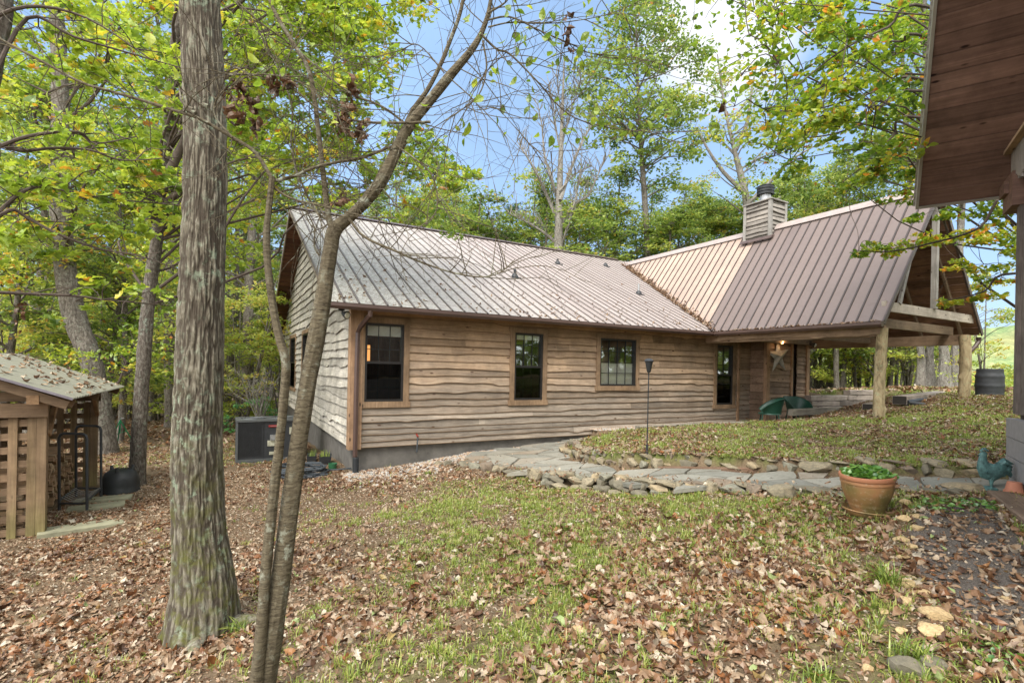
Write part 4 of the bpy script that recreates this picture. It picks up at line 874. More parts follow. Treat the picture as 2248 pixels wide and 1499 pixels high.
# ------------------------------------------------------------------ barn star
m_star = simple('galvanised_star', (.42,.40,.35), .5, metal=.0, var=.3, scale=9)
t0, z0 = on_s(1709, 782, -.58); R1 = .56; mb = MB(); V = [(0,-.10,0)]; 
for k in range(10):
    a_ = math.radians(90+36*k+6); R = R1 if k % 2 == 0 else R1*.36; V.append((R*math.cos(a_), 0, R*math.sin(a_)))
V.append((0,.012,0)); mb.add(V, [(0, 1+k, 1+(k+1) % 10) for k in range(10)]+[(11, 1+(k+1) % 10, 1+k) for k in range(10)])
o = mb.build('barn_star', m_star); p = hw(t0,-.575,z0); o.location = p; o.rotation_euler = (0,0,HA); tag(o, 'large five-pointed galvanised metal star hanging on the porch wall', 'star')
# ------------------------------------------------------------------ torch
p = hit(1420, 998, lambda X, Y: ground(X, Y)); Y = p.y; hh = 203/F0*Y
o = empty('garden_torch', p, 0, 'black garden torch on a thin pole stuck in the upper lawn', 'torch')
mb = MB(); mb.tube([(0,0,-.1),(0.005,0,hh-.17)], .0095, 10); mb.build('pole', m_black, o, True); mb = MB(); mb.tube([(0,0,-.1),(0,0,.14)], .02, 10); mb.build('stake_sleeve', m_black, o, True)
mb = MB(); mb.lathe([(.022,-.19),(.03,-.18),(.058,-.03),(.062,-.02),(.072,-.015),(.074,.0),(.05,.025),(.02,.035),(.001,.035)], (0.005,0,hh), 20); mb.build('torch_head', m_black, o, True)
# ------------------------------------------------------------------ terracotta pot, saucer, plant
m, nt, b = newmat('terracotta'); co = coords(nt); n1 = noise_(nt, co, 5, 5, .65); n2 = noise_(nt, co, 2.2, 3)
tcn = nt.nodes.new('ShaderNodeTexCoord'); sx = nt.nodes.new('ShaderNodeSeparateXYZ'); nt.links.new(tcn.outputs['Object'], sx.inputs[0]); mr = nd(nt, 'ShaderNodeMapRange'); nt.links.new(sx.outputs[2], mr.inputs[0]); mr.inputs[1].default_value = .36; mr.inputs[2].default_value = .26
k = mix(nt, 1.0, mr.outputs[0], ramp(nt, n1, [(.25, g3(.25)), (.6, g3(1))]), 'MULTIPLY'); c = mix(nt, k, (.40,.165,.08), (.27,.165,.05)); c = mix(nt, mix(nt, 1.0, mr.outputs[0], ramp(nt, n2, [(.40, g3(0)), (.58, g3(.85))]), 'MULTIPLY'), c, (.10,.085,.022)); c = mix(nt, ramp(nt, noise_(nt, co, 30, 4), [(.55, g3(0)), (.7, g3(.3))]), c, (.5,.42,.3))
nt.links.new(c, b.inputs['Base Color']); b.inputs['Roughness'].default_value = .7; bump(nt, b, n1, .15, .01); m_terra = m
p = hit(1905, 1129, LOW); s = 125/F0*p.y/1.2; R = s/2; p.z = gz(p.x, p.y); print('pot', p, s)
mb = MB(); mb.lathe([(.001,0),(R*.78,0),(R*.9,.045),(R*.95,.05),(R*.93,.06),(R*.84,.02),(.001,.015)], (0,0,0), 48); o = mb.build('pot_saucer', m_terra, None, True); o.location = p; tag(o, 'wide terracotta saucer under the big planted pot', 'saucer')
H_ = 84/F0*p.y; k = R
prof = [(.001,0),(k*.60,0),(k*.64,.015),(k*.66,.06),(k*.67,.065),(k*.70,.075),(k*.695,.09)]+[(k*(.70+.24*math.sin(math.pi/2*(i/8))**.9), .09+(H_*.78-.09)*i/8) for i in range(1,9)]+[(k*.965,H_*.79),(k*.97,H_*.84),(k*.95,H_*.86),(k*.96,H_*.89),(k*1.0,H_*.90),(k*1.02,H_*.96),(k*1.0,H_),(k*.93,H_),(k*.9,H_*.93),(k*.88,H_*.8)]
mb = MB(); mb.lathe(prof, (0,0,0), 64); o = mb.build('flower_pot', m_terra, None, True); o.location = p+Vector((0,0,.025)); o.rotation_euler = (math.radians(2), math.radians(-4), 0); tag(o, 'big terracotta pot with greenish weathered sides beside the stones', 'flower pot'); POT = o
m_soil = simple('potting_soil', (.045,.03,.02), .95, var=.5, scale=40, bmp=.6); mb = MB(); mb.lathe([(.001,H_*.9),(k*.9,H_*.87)], (0,0,0), 32); mb.build('soil', m_soil, o)
m_lf = leafmat('pot_plant_leaves', [(0,(.05,.14,.02)),(.5,(.12,.28,.03)),(.85,(.22,.38,.05)),(1,(.30,.12,.05))], trans=.3, gloss=.12)
rnd = lambda t: .45*max(.05, math.sin(math.pi*min(1, t))**.5)
LR = [leaf_grid(rnd, 4, .15, .2, 0, wave=.01, seed=31)]
def leaf_mat_patch(name, cx, cy, cz, rx, ry, h, n, s0, s1, mat, label, cat, seed, temps=LR, tilt=.5, mound=True, parent=None):
    rg = np.random.default_rng(seed); a = rg.uniform(0,6.283,n); r_ = np.sqrt(rg.random(n)); X = rx*r_*np.cos(a); Y = ry*r_*np.sin(a); Z = rg.random(n)*h*(1-r_**2*.7 if mound else 1)
    Z0 = (ground(cx+X, cy+Y)-cz) if parent is None and cz is not None and mound != 'pot' else 0
    V, F, r = multi(np.stack([X, Y, Z+Z0+.01], 1), rg.uniform(s0, s1, n), rg.beta(2,2,n), temps, tilt, rg); o = obj(name, np_mesh(name, V, [F], mat, {'r': r}, True), parent); o.location = (cx, cy, cz); return tag(o, label, cat)
o = leaf_mat_patch('trailing_plant', p.x, p.y, p.z+.025+H_*.9, k*.95, k*.95, .11, 420, .035, .075, m_lf, 'low round-leaved green plant growing in the big terracotta pot', 'plant', 3, mound='pot')
gp = hit(2085, 1112, LOW); leaf_mat_patch('ground_ivy', gp.x, gp.y, gz(gp.x,gp.y), 0.45, .30, .05, 190, .03, .055, m_lf, 'patch of small-leaved green ground ivy beside the rail tie at right', 'plant', 4)
gp = hit(2235, 1470, LOW); leaf_mat_patch('ground_ivy', gp.x, gp.y, gz(gp.x,gp.y), .2, .2, .05, 120, .02, .04, m_lf, 'small tuft of round green leaves at the bottom right corner', 'plant', 5)
# grass clumps
def clump(px, py, n, L, label, seed, fn=LOW, name='grass_tuft', cat='grass tuft', w=.004):
    rs = random.Random(seed); p = hit(px, py, fn); p.z = gz(p.x, p.y); mb = MB()
    for _ in range(n):
        a = rs.uniform(0,6.283); l = L*rs.uniform(.5,1.1); ld = l*rs.uniform(.3,.95); b0 = Vector((rs.gauss(0,.03), rs.gauss(0,.03), 0)); d = Vector((math.cos(a), math.sin(a), 0)); sd_ = Vector((-d.y, d.x, 0))*w; pr = None; r = rs.random()*.7
        pts = [b0+d*(ld*f*f)+Vector((0,0,l*(f*.9-.75*f*f*ld/l))) for f in (0,.25,.5,.75,1)]
        V = []
        for i, q in enumerate(pts): ww = (1,1,.8,.55,.05)[i]; V += [q-sd_*ww, q+sd_*ww]
        mb.add(V, [(i*2,i*2+1,i*2+3,i*2+2) for i in range(4)], r)
    o = mb.build(name, mgr); o.location = p; tag(o, label, cat)
clump(1945,1290,90,.30,'arching clump of long grass among the ochre stones at right',1); clump(1800,1485,60,.16,'upright grass tuft at the bottom edge right of centre',2); clump(520,1400,45,.24,'thin grass tuft leaning against the foot of the big trunk',3); clump(1830,1155,80,.13,'bright grass tuft left of the big pot',4); clump(2010,1460,50,.2,'tall thin grass tuft among stones near the bottom right',5)
clump(1720,903,90,.34,'tall green grass tuft at the end of the patio timber',6,UP,w=.006); clump(1400,925,30,.3,'wispy weeds by the end of the patio timber',7,UP); clump(1690,1200,60,.12,'small grass tuft in front of the stone block',8); clump(1450,1380,60,.1,'small grass tuft among leaves in the middle foreground',9)
clump(1340,948,30,.22,'small weeds growing against the cabin wall',11,PATH); clump(940,1040,70,.12,'grass tuft just below the left end of the ragged stone row',12)
# ------------------------------------------------------------------ rooster and small pot
m_verd = simple('verdigris_cast', (.075,.155,.145), .55, var=.55, scale=26, bmp=.3)
rp = hit(2172, 1073, PATH); Yr = rp.y; u_ = 1/F0*Yr; print('rooster', rp, 'scale px/m', F0/Yr)
o = empty('rooster_statue', rp, 0, 'verdigris green cast rooster statue standing at the end of the path', 'statue')
def P_(px, py, dy=0.): q = at(px, py, Yr+dy); return q-rp
mb = MB(); path = [(2206,1019),(2198,1026),(2188,1033),(2176,1036),(2165,1033),(2159,1024),(2157,1012),(2158,1002),(2159,995),(2157,991)]; rad = [6,12,17,20,18,13,9.5,7.5,7.5,4]
n = 20; V = []; pts = [P_(*q) for q in path]
for i, c in enumerate(pts):
    d = (pts[min(i+1, len(pts)-1)]-pts[max(i-1, 0)]).normalized(); sd_ = Vector((0,1,0)); up_ = d.cross(sd_).normalized()
    for kk in range(n): th = 2*math.pi*kk/n; rr_ = rad[i]*u_*(1+.05*math.sin(kk*5+i*2)); V.append(c+up_*math.cos(th)*rr_+sd_*math.sin(th)*rr_*.72)
mb.add(V, [(i*n+kk, i*n+(kk+1)%n, (i+1)*n+(kk+1)%n, (i+1)*n+kk) for i in range(len(pts)-1) for kk in range(n)]+[tuple(range(n-1,-1,-1)), tuple((len(pts)-1)*n+kk for kk in range(n))])
body = mb.build('body', m_verd, o, True)
rs = random.Random(2)
mb = MB()
for row in range(9):
    for kk in range(9):
        f = row/8; x = 2166+f*36; y = 1022+kk*3.3-f*5; 
        for sgn in (-1, 1):
            c = P_(x, y, sgn*.055*(1-abs(kk-4)/6)); mb.tube([c, c+Vector((.018, sgn*.006, -.008)), c+Vector((.03, sgn*.002, -.004))], [.009,.008,.002], 6)
mb.build('feathers', m_verd, o, True)
mb = MB()
for kk in range(9):
    y0 = 1016+kk*2.2; sd_ = rs.uniform(-.03,.03); a1 = (2192+kk*1.0, y0+4); mid = (2204+kk*1.2, 1011+kk*3.2); end = (2222-kk*.4+rs.uniform(-2,2), 1018+kk*3.6)
    mb.tube([P_(*a1), P_(*mid, sd_), P_(*end, sd_*1.3)], [.028,.030,.008], 8)
mb.build('tail', m_verd, o, True)
mb = MB()
for (x, y, r_) in ((2154,988,3.2),(2158,985,3.6),(2163,985,3.6),(2167,988,3.2)): c = P_(x, y); mb.tube([c-Vector((0,0,.012)), c, c+Vector((0,0,.012))], [r_*u_, r_*u_*.9, .002], 8)
mb.build('comb', m_verd, o, True); mb = MB(); mb.tube([P_(2154,1000), P_(2151,1006), P_(2152,1010)], [2.6*u_,3*u_,.004], 8); mb.build('wattle', m_verd, o, True)
mb = MB(); mb.tube([P_(2154,996), P_(2147,999)], [2.2*u_,.002], 8); mb.build('beak', m_verd, o, True)
for sgn in (-1, 1): mb = MB(); mb.tube([P_(2178,1048,sgn*.03), P_(2176,1060,sgn*.035), P_(2177,1070,sgn*.035)], [7*u_,3*u_,2.4*u_], 8); mb.build('leg', m_verd, o, True)
mb = MB(); mb.lathe([(.001,-.01),(22*u_,-.01),(21*u_,.012),(17*u_,.022),(.001,.026)], (.0,0,0), 20, sy=.7); mb.build('base', m_verd, o, True)
cp = hit(2206, 1080, PATH); cs_ = F0/cp.y; mb = MB(); mb.lathe([(18/cs_,0),(18/cs_,7/cs_),(15.5/cs_,7.5/cs_),(12/cs_,26/cs_),(.001,26/cs_)], (0,0,0), 28); o = mb.build('small_pot', simple('clean_terracotta', (.42,.17,.10), .8, var=.15), None, True); o.location = cp+Vector((0,-.1,.0)); tag(o, 'small terracotta pot turned upside down beside the rooster', 'flower pot')
mb = MB(); mb.box(-4/cs_,4/cs_,-14.6/cs_,-14.2/cs_,11/cs_,16/cs_); s_ = mb.build('sticker', simple('white_sticker', (.6,.58,.55), .6), o); s_.rotation_euler = (math.radians(-8),0,0)
# ------------------------------------------------------------------ building at right
E1 = Vector((-.828,.561,0)); E2 = Vector((.561,.828,0)); KY = rp.y+.25; K = at(2229, 1080, KY); K.z = 0; BZ = -1.15
RB = math.atan2(E1.y, E1.x)      # local x = e1 (outward), local y = -e2 ... keep right handed
rbld = empty('side_building', (K.x, K.y, BZ), RB, 'dark wooden building at the right edge with deep plank soffit', 'building')
# local: x along E1, y along rot90(E1) = (-.561,-.828) = -E2
LB_ = lambda a, b, z: (a, -b, z-BZ)
def bb(mb, a0, a1, b0, b1, z0, z1, a=.5): mb.box(a0, a1, -b1, -b0, z0-BZ, z1-BZ, a)
m_rsoff = wood('reddish_soffit', (.155,.088,.064), (.28,.165,.12), 0, 22, dark=(.02,.008,.006), var=.25)
m_vert = wood('dark_vertical_boards', (.13,.105,.09), (.27,.22,.185), 2, 40, var=.35)
m_gpaint = simple('grey_painted_skirt', (.26,.24,.23), .7, var=.15, scale=12, bmp=0); m_lite = wood('new_trim', (.33,.22,.13), (.45,.32,.20), 1, 40, var=.1)
OV = .45; R_pt = K+E2*OV; uq, vq = ray(2010,455); AO = (R_pt.x-uq*R_pt.y)/(.828+uq*.561); zE = vq*(R_pt.y+.561*AO); TP = math.tan(math.radians(48)); print('zE', zE)
cb, sb = math.cos(math.radians(48)), math.sin(math.radians(48)); LR_ = 3.2/cb
mb = MB(); nb = 24
for i in range(nb):
    f0, f1 = i/nb*LR_+.007, (i+1)/nb*LR_-.007; P = lambda a, d, o: LB_(a, OV-d*cb, zE+d*sb+o)
    t_ = random.random(); mb.quad(P(AO-.03,f0,0), P(-1.5,f0,0), P(-1.5,f1,0), P(AO-.03,f1,0), a=t_); mb.quad(P(AO-.03,f1,0), P(-1.5,f1,0), P(-1.5,f1+.007,.035), P(AO-.03,f1+.007,.035), a=.0); mb.quad(P(AO-.03,f1+.014,0), P(-1.5,f1+.014,0), P(-1.5,f1+.007,.035), P(AO-.03,f1+.007,.035), a=.0)
mb.build('soffit', m_rsoff, rbld)
mb = MB(); P = lambda a, d, o: Vector(LB_(a, OV-d*cb, zE+d*sb))+Vector((0,-sb,cb))*o
for a0, a1 in ((AO-.03, AO),): 
    V = [P(a0,-.0,-.012), P(a1+.0,-.0,-.012), P(a1,LR_,-.012), P(a0,LR_,-.012), P(a0,-.0,.12), P(a1,-.0,.12), P(a1,LR_,.12), P(a0,LR_,.12)]; mb.add(V, [(0,1,2,3),(7,6,5,4),(0,4,5,1),(1,5,6,2),(2,6,7,3),(3,7,4,0)])
V = [P(-1.5,-.03,-.012), P(AO,-.03,-.012), P(AO,0,-.012), P(-1.5,0,-.012), P(-1.5,-.03,.1), P(AO,-.03,.1), P(AO,0,.1), P(-1.5,0,.1)]; mb.add(V, [(0,1,2,3),(7,6,5,4),(0,4,5,1),(1,5,6,2),(2,6,7,3),(3,7,4,0)])
mb.build('roof_edge_trim', simple('roof_edge_metal', (.30,.27,.22), .45, var=.15), rbld)
mb = MB(); mb.quad(P(AO+.02,-.05,.13), P(-6,-.05,.13), P(-6,LR_,.13), P(AO+.02,LR_,.13)); P2 = lambda a, d, o: Vector(LB_(a, OV-6.4+d*cb, zE+d*sb))+Vector((0,sb,cb))*o; mb.quad(P2(AO+.02,0,.13), P2(-6,0,.13), P2(-6,LR_,.13), P2(AO+.02,LR_,.13)); mb.quad(P2(AO,0,0), P2(-6,0,0), P2(-6,LR_,0), P2(AO,LR_,0))
mb.build('roof', m_roof, rbld)
rs = random.Random(8); mb = MB(); b = -4.4
while b < -.12:
    w_ = rs.uniform(.13,.19); bb(mb, -.03, -.0+rs.uniform(0,.008), b+.004, min(b+w_, -.1), -.4, min(zE+(OV-b)*TP-.05, 4.4), rs.random()); b += w_
bb(mb, -6, -.03, -.03, 0, -1.4, zE+.3, .4); bb(mb, -6, -.03, -4.4, -4.37, -1.6, zE+.8, .4); mb.build('wall', m_vert, rbld)
mb = MB(); bb(mb, -.06, .03, -.11, .02, -.4, zE+.3, .6); mb.build('corner_post', m_vert, rbld)
mb = MB(); zt_ = ray(2208,918)[1]*KY
for k_ in range(4): bb(mb, -.02, .075-(k_ % 2)*.004, -4.4, .07, zt_-.215*(k_+1)+.006, zt_-.215*k_, rs.random())
bb(mb, -6, -.02, 0, .07, -1.5, zt_); mb.build('skirt_boards', m_gpaint, rbld)
# upper gable: proud vertical boards with scalloped foot, pale trim
mb = MB(); b = -4.4; zu = ray(2212,400)[1]*(KY); zl = ray(2200,336)[1]*(KY+.1)
while b < .02:
    w_ = rs.uniform(.12,.17); b1 = min(b+w_-.004, .08); d0 = rs.uniform(-.05,.05)
    n = 5; 
    for i in range(n):
        x0, x1 = b+(b1-b)*i/n, b+(b1-b)*(i+1)/n; za = zu+d0+.04*math.sin(math.pi*i/n); bb(mb, .03, .075, x0, x1, za, zl, .5+d0*5)
    b += w_
mb.build('gable_boards', wood('grey_gable_boards', (.22,.19,.165), (.40,.36,.32), 2, 40, var=.3), rbld)
mb = MB(); bb(mb, .03, .14, -4.4, .16, zl, zl+.035, .6); mb.build('ledge_trim', m_lite, rbld)
b = -4.4; mb = MB()
while b < .3:
    w_ = rs.uniform(.13,.18); top_ = zE+(OV-b-w_)*TP-.12
    if top_ > zl+.05: bb(mb, .0, .03, b+.004, b+w_, zl+.03, top_, rs.random())
    b += w_
mb.build('upper_wall', m_vert, rbld)
mb = MB(); bb(mb, -.1, .1, -.13, .30, zu-.28, zE+.12, .3); bb(mb, .10, .14, .02, .26, zu-.10, zE+.05, .2); mb.build('eave_bracket', m_rsoff, rbld)
m_rtie = wood('rough_brown_tie', (.20,.13,.085), (.36,.26,.185), 0, 60, var=.2, bmp=1.2)
a = hit(2178, 1092, PATH); b_ = hit(2330, 1235, LOW); a.z -= .0; b_.z -= .02; timber('rail_tie', a+Vector((.10,0,-.02)), b_+Vector((.16,0,.02)), .24, .17, m_rtie, 'rough brown rail tie running from the rooster to the right edge', 'rail tie')
# ------------------------------------------------------------------ air conditioner
AB = hw(-1.89, 3.02, -2.26); ac = empty('heat_pump', AB, HA, 'black boxy heat pump unit beside the grey gable wall', 'heat pump')
m_acb = simple('charcoal_cabinet', (.035,.037,.04), .5, var=.15); m_acg = simple('cabinet_trim', (.10,.105,.105), .5, var=.15)
mb = MB(); mb.box(.03,1.42,.03,.87,.08,.93); mb.build('cabinet', m_acb, ac); mb = MB(); mb.box(0,1.45,0,.9,0,.08)
for xx in (0,1.41):
    for yy in (0,.86): mb.box(xx,xx+.04,yy,yy+.04,.08,.93)
mb.box(-.01,1.46,-.01,.91,.93,.97); mb.build('frame', m_acg, ac)
mb = MB(); mb.box(.55,.56,.02,.03,.08,.93); 
for k_ in range(26): mb.box(.06+k_*.018,.065+k_*.018,.022,.03,.14,.88)
mb.build('grille', m_dark, ac)
mb = MB()
for cx in (.36,1.0):
    for R in (.08,.14,.2,.26): mb.lathe([(R,.972),(R+.012,.985),(R+.024,.972)], (cx,.45,0), 28)
mb.build('fan_guard', m_acg, ac, True)
mb = MB(); mb.box(.66,.88,.012,.03,.80,.845); mb.build('badge', simple('red_badge', (.35,.02,.02), .4), ac)
mb = MB(); mb.box(.68,.86,.009,.012,.818,.826); mb.build('badge_lettering', m_galv, ac)
for x, z, w_, h_ in ((.64,.36,.22,.13),(.68,.16,.16,.07),(1.1,.62,.22,.16),(1.1,.18,.2,.1)): mb = MB(); mb.box(x,x+w_,.014,.03,z,z+h_); mb.build('sticker', simple('yellowish_sticker', (.45,.44,.33), .6), ac)
mb = MB(); mb.box(.69,.83,-.03,.03,.50,.62); mb.build('service_cover', m_galv, ac)
# utility box on the gable wall, planters, hose
p = hw(-.14, 5.2, -.9); o = MB(); o.box(-.12,.12,-.2,.2,-.35,.35); o = o.build('utility_box', m_galv); o.location = p; o.rotation_euler = (0,0,HA); tag(o, 'grey utility box on the gable wall above the heat pump', 'utility box')
def tray(px, py, w_, d_, h_, label, mat, plant=True):
    q = hit(px, py, LOW); q.z = gz(q.x, q.y); o = empty('planter', q, HA+1.4, label, 'planter'); mb = MB(); mb.add([(-w_*.43,-d_*.43,0),(w_*.43,-d_*.43,0),(w_*.43,d_*.43,0),(-w_*.43,d_*.43,0),(-w_/2,-d_/2,h_),(w_/2,-d_/2,h_),(w_/2,d_/2,h_),(-w_/2,d_/2,h_),(-w_*.46,-d_*.44,h_),(w_*.46,-d_*.44,h_),(w_*.46,d_*.44,h_),(-w_*.46,d_*.44,h_),(-w_*.42,-d_*.4,h_*.7),(w_*.42,-d_*.4,h_*.7),(w_*.42,d_*.4,h_*.7),(-w_*.42,d_*.4,h_*.7)],
        [(3,2,1,0)]+[(4*r_+k_, 4*r_+(k_+1)%4, 4*(r_+1)+(k_+1)%4, 4*(r_+1)+k_) for r_ in range(3) for k_ in range(4)]+[(12,13,14,15)]); mb.build('tub', mat, o)
    if plant: 
        mb = MB(); rs = random.Random(px)
        for _ in range(40): x, y = rs.uniform(-.4,.4)*w_, rs.uniform(-.35,.35)*d_; mb.tube([(x,y,h_*.7),(x+rs.uniform(-.04,.04),y+rs.uniform(-.04,.04),h_+rs.uniform(.02,.12))], [.006,.002], 3, a=rs.random()*.7)
        mb.build('sprouts', mgr, o)
tray(684, 1014, .42, .2, .15, 'black planter tub half hidden behind the leaning trunk', m_black); tray(714, 1020, .46, .24, .17, 'black planter trough beside the round green pot', m_black)
q = hit(730, 1031, LOW); mb = MB(); mb.lathe([(.001,.0),(.07,0),(.085,.15),(.078,.15),(.07,.1),(.001,.1)], (0,0,0), 20); o = mb.build('green_pot', simple('green_plastic', (.035,.13,.06), .4), None, True); o.location = (q.x, q.y, gz(q.x,q.y)); tag(o, 'small round green plastic pot at the cabin corner', 'flower pot')
rs = random.Random(4); mb = MB(); c = hit(662, 1046, LOW); pts = []
for i in range(150): a_ = i*.36; R = .30+.12*rs.random(); pts.append(Vector((c.x+R*1.25*math.cos(a_)+.06*math.sin(i*.05), c.y+R*.9*math.sin(a_), gz(c.x,c.y)+.025+.0011*i+rs.random()*.02)))
for i in range(9): pts[i] = pts[i]+Vector((-.03,-.02,0))
end = pts[-1]; q = [hit(x, y, lambda X, Y: ground(X, Y)) for x, y in ((700,1038),(740,1037),(790,1032),(850,1018),(885,1008),(905,996))]
pts += [p_+Vector((0,0,.055)) for p_ in q]; t0, z0 = on_s(917, 957, -.1); pts += [hw(t0-.03,-.16,z0-.3), hw(t0,-.1,z0)]
from mathutils import geometry
mb.tube(pts, .015, 7); tag(mb.build('garden_hose', simple('grey_hose_rubber', (.05,.058,.065), .5, var=.2), None, True), 'dark grey garden hose coiled by the corner and run to the wall tap', 'hose')
mb = MB(); mb.tube([hw(t0,-.12,z0-.01), hw(t0,-.0,z0+.04)], .016, 8); mb.box(-.04+0,.04,-.01,.01,-.02,.02) if 0 else None; tag(mb.build('wall_tap', simple('tap_red', (.25,.03,.02), .4), None, True), 'small red-handled tap low on the front wall', 'tap')
# ------------------------------------------------------------------ barrel
q = at(2172, 866, 13.0); gzb = gz(q.x, q.y); mb = MB(); R = .285; Hb = .84; pr = [(.001,0)]
for i in range(25): f = i/24; r_ = R*(.86+.14*math.sin(math.pi*f)**.8); pr.append((r_+(.012 if i in (4,5,11,12,18,19,23,24) else 0), Hb*f))
pr += [(R*.80,Hb),(R*.78,Hb-.05),(.001,Hb-.05)]
mb.lathe(pr, (0,0,0), 40); o = mb.build('rain_barrel', simple('charcoal_barrel', (.045,.048,.052), .55, var=.3, scale=5), None, True); o.location = (q.x, q.y, gzb-.09); tag(o, 'charcoal ribbed rain barrel standing behind the far porch post', 'barrel'); BAR = o
# ------------------------------------------------------------------ woodshed
SG = -2.36; shed = empty('woodshed', (-6.16, 6.7, SG), HA, 'open lattice-sided woodshed with corrugated roof at the left edge', 'shed')
m_sw = wood('shed_post_wood', (.185,.12,.066), (.31,.22,.135), 2, 34, var=.25, grey=((.20,.19,.06), (.34,.31,.12), -.35, .5), bmp=.12); m_sx = wood('shed_slat_wood', (.18,.115,.066), (.31,.215,.135), 0, 34, var=.35, bmp=.12); m_sy = wood('shed_beam_wood', (.24,.14,.07), (.42,.27,.15), 1, 34, var=.3, bmp=.12)
SW_, SD_ = 2.3, 3.0
for x, y in ((0,0),(-SW_,0),(0,SD_),(-SW_,SD_)): mb = MB(); mb.box(x-.10,x,y,y+.10,-.1,1.82,.6); mb.build('post', m_sw, shed)
def lattice(x0, x1, y, z0, z1, front):
    mb = MB(); z = z0+.05; k_ = 0
    while z < z1: mb.box(x0, x1, y, y+.02, z, z+.09, random.random()); z += .178
    mb.build('lattice_slats', m_sx, shed); mb = MB(); x = x1; k_ = 0
    while x > x0+.05: mb.box(x-.094, x-.004, y-.022, y-.002, z0-.02, z1, random.random()); x -= .185
    mb.build('lattice_uprights', m_sw, shed)
lattice(-SW_+.0, -.10, .03, 0, 1.6, True); lattice(-SW_, -.10, SD_+.02, 0, 1.6, False)
mb = MB(); z = .05
while z < 1.6: mb.box(-SW_-.02,-SW_,.14,SD_,z,z+.09,random.random()); z += .178
mb.build('lattice_slats', m_sy, shed); mb = MB(); y = .14
while y < SD_: mb.box(-SW_-.045,-SW_-.025,y,y+.13,0,1.6,random.random()); y += .275
mb.build('lattice_uprights', m_sw, shed)
mb = MB(); mb.box(-SW_,.02,-.045,-.003,1.6,1.78,.7); mb.build('end_beam', m_sx, shed); mb = MB(); mb.box(-SW_,.02,SD_+.14,SD_+.18,1.6,1.78,.3); mb.build('end_beam', m_sx, shed)
mb = MB(); mb.box(-.13,-.01,-.3,SD_+.3,1.783,1.9,.4); mb.box(-SW_-.0,-SW_+.12,-.3,SD_+.3,1.783,1.9,.4); mb.box(-1.2,-1.1,-.3,SD_+.3,2.2,2.34,.3); mb.build('purlin', m_sy, shed)
mb = MB(); mb.beam((-.0,.07,1.35),(-.0,.42,1.78),.05,.07,a=.5); mb.beam((-.0,SD_,1.35),(-.0,SD_-.35,1.78),.05,.07,a=.5); mb.build('brace', m_sy, shed)
mb = MB(); 
for y in (-.27,.02,SD_*.5,SD_+.24):
    for x_ in (.27,-SW_-.3): mb = MB(); mb.beam((x_,y,1.765),(-1.15,y,2.34),.045,.11,a=.3); mb.build('rafter', m_sx, shed)
mb = MB()
for i, z in enumerate((1.80,1.93,2.06)): e = (1.15-(z-1.86)/.4*.98)-.1; mb.box(-1.15-e,-1.15+e,.045,.065,z+.005,z+.12,random.random())
mb.build('gable_infill', m_sx, shed)
m_cor = roofmat('mossy_corrugated_sheet', (.17,.165,.125), (.23,.225,.17), None)
mb = MB(); y = -.38; st = .0125; ny_ = int((SD_+.75)/st)
for side in (1, -1):
    V = []
    for i in range(ny_+1):
        yy = -.38+i*st; dz = .015*math.sin(yy*2*math.pi/.085)
        for f in (0,.5,1): x = -1.15+side*(1.15+.34)*(1-f); V.append((x, yy, 1.86+.57*f+dz))
    mb.add(V, [(i*3+j, i*3+j+1, (i+1)*3+j+1, (i+1)*3+j) for i in range(ny_) for j in range(2)], .5)
mb.build('corrugated_roof', m_cor, shed, True)
mb = MB(); mb.beam((.34,-.385,1.85),(-1.15,-.385,2.42),.01,.03); mb.build('roof_edge', simple('grey_violet_edge', (.16,.14,.16), .6), shed)
# leaves on shed roof
rg3 = np.random.default_rng(6); n = 150; yy = rg3.uniform(-.35,3.3,n); ff_ = rg3.random(n); xx = -1.15+1.49*(1-ff_); P3 = [shed.matrix_basis @ Vector((a, b, 1.875+.57*f+.01)) for a, b, f in zip(xx, yy, ff_)]
Msh = Matrix.Translation((-6.16,6.7,SG)) @ Matrix.Rotation(HA, 4, 'Z'); P3 = [tuple(Msh @ Vector((a, b, 1.885+.57*f))) for a, b, f in zip(xx, yy, ff_)]
V, F, r = multi(np.array(P3), rg3.uniform(.06,.13,n), rg3.beta(2,2,n)*.8, LT, .25, rg3); tag(obj('shed_roof_leaves', np_mesh('shed_roof_leaves', V, [F], mlit, {'r': r})), 'dry leaves lying on the corrugated shed roof', 'leaf litter', kind='stuff')
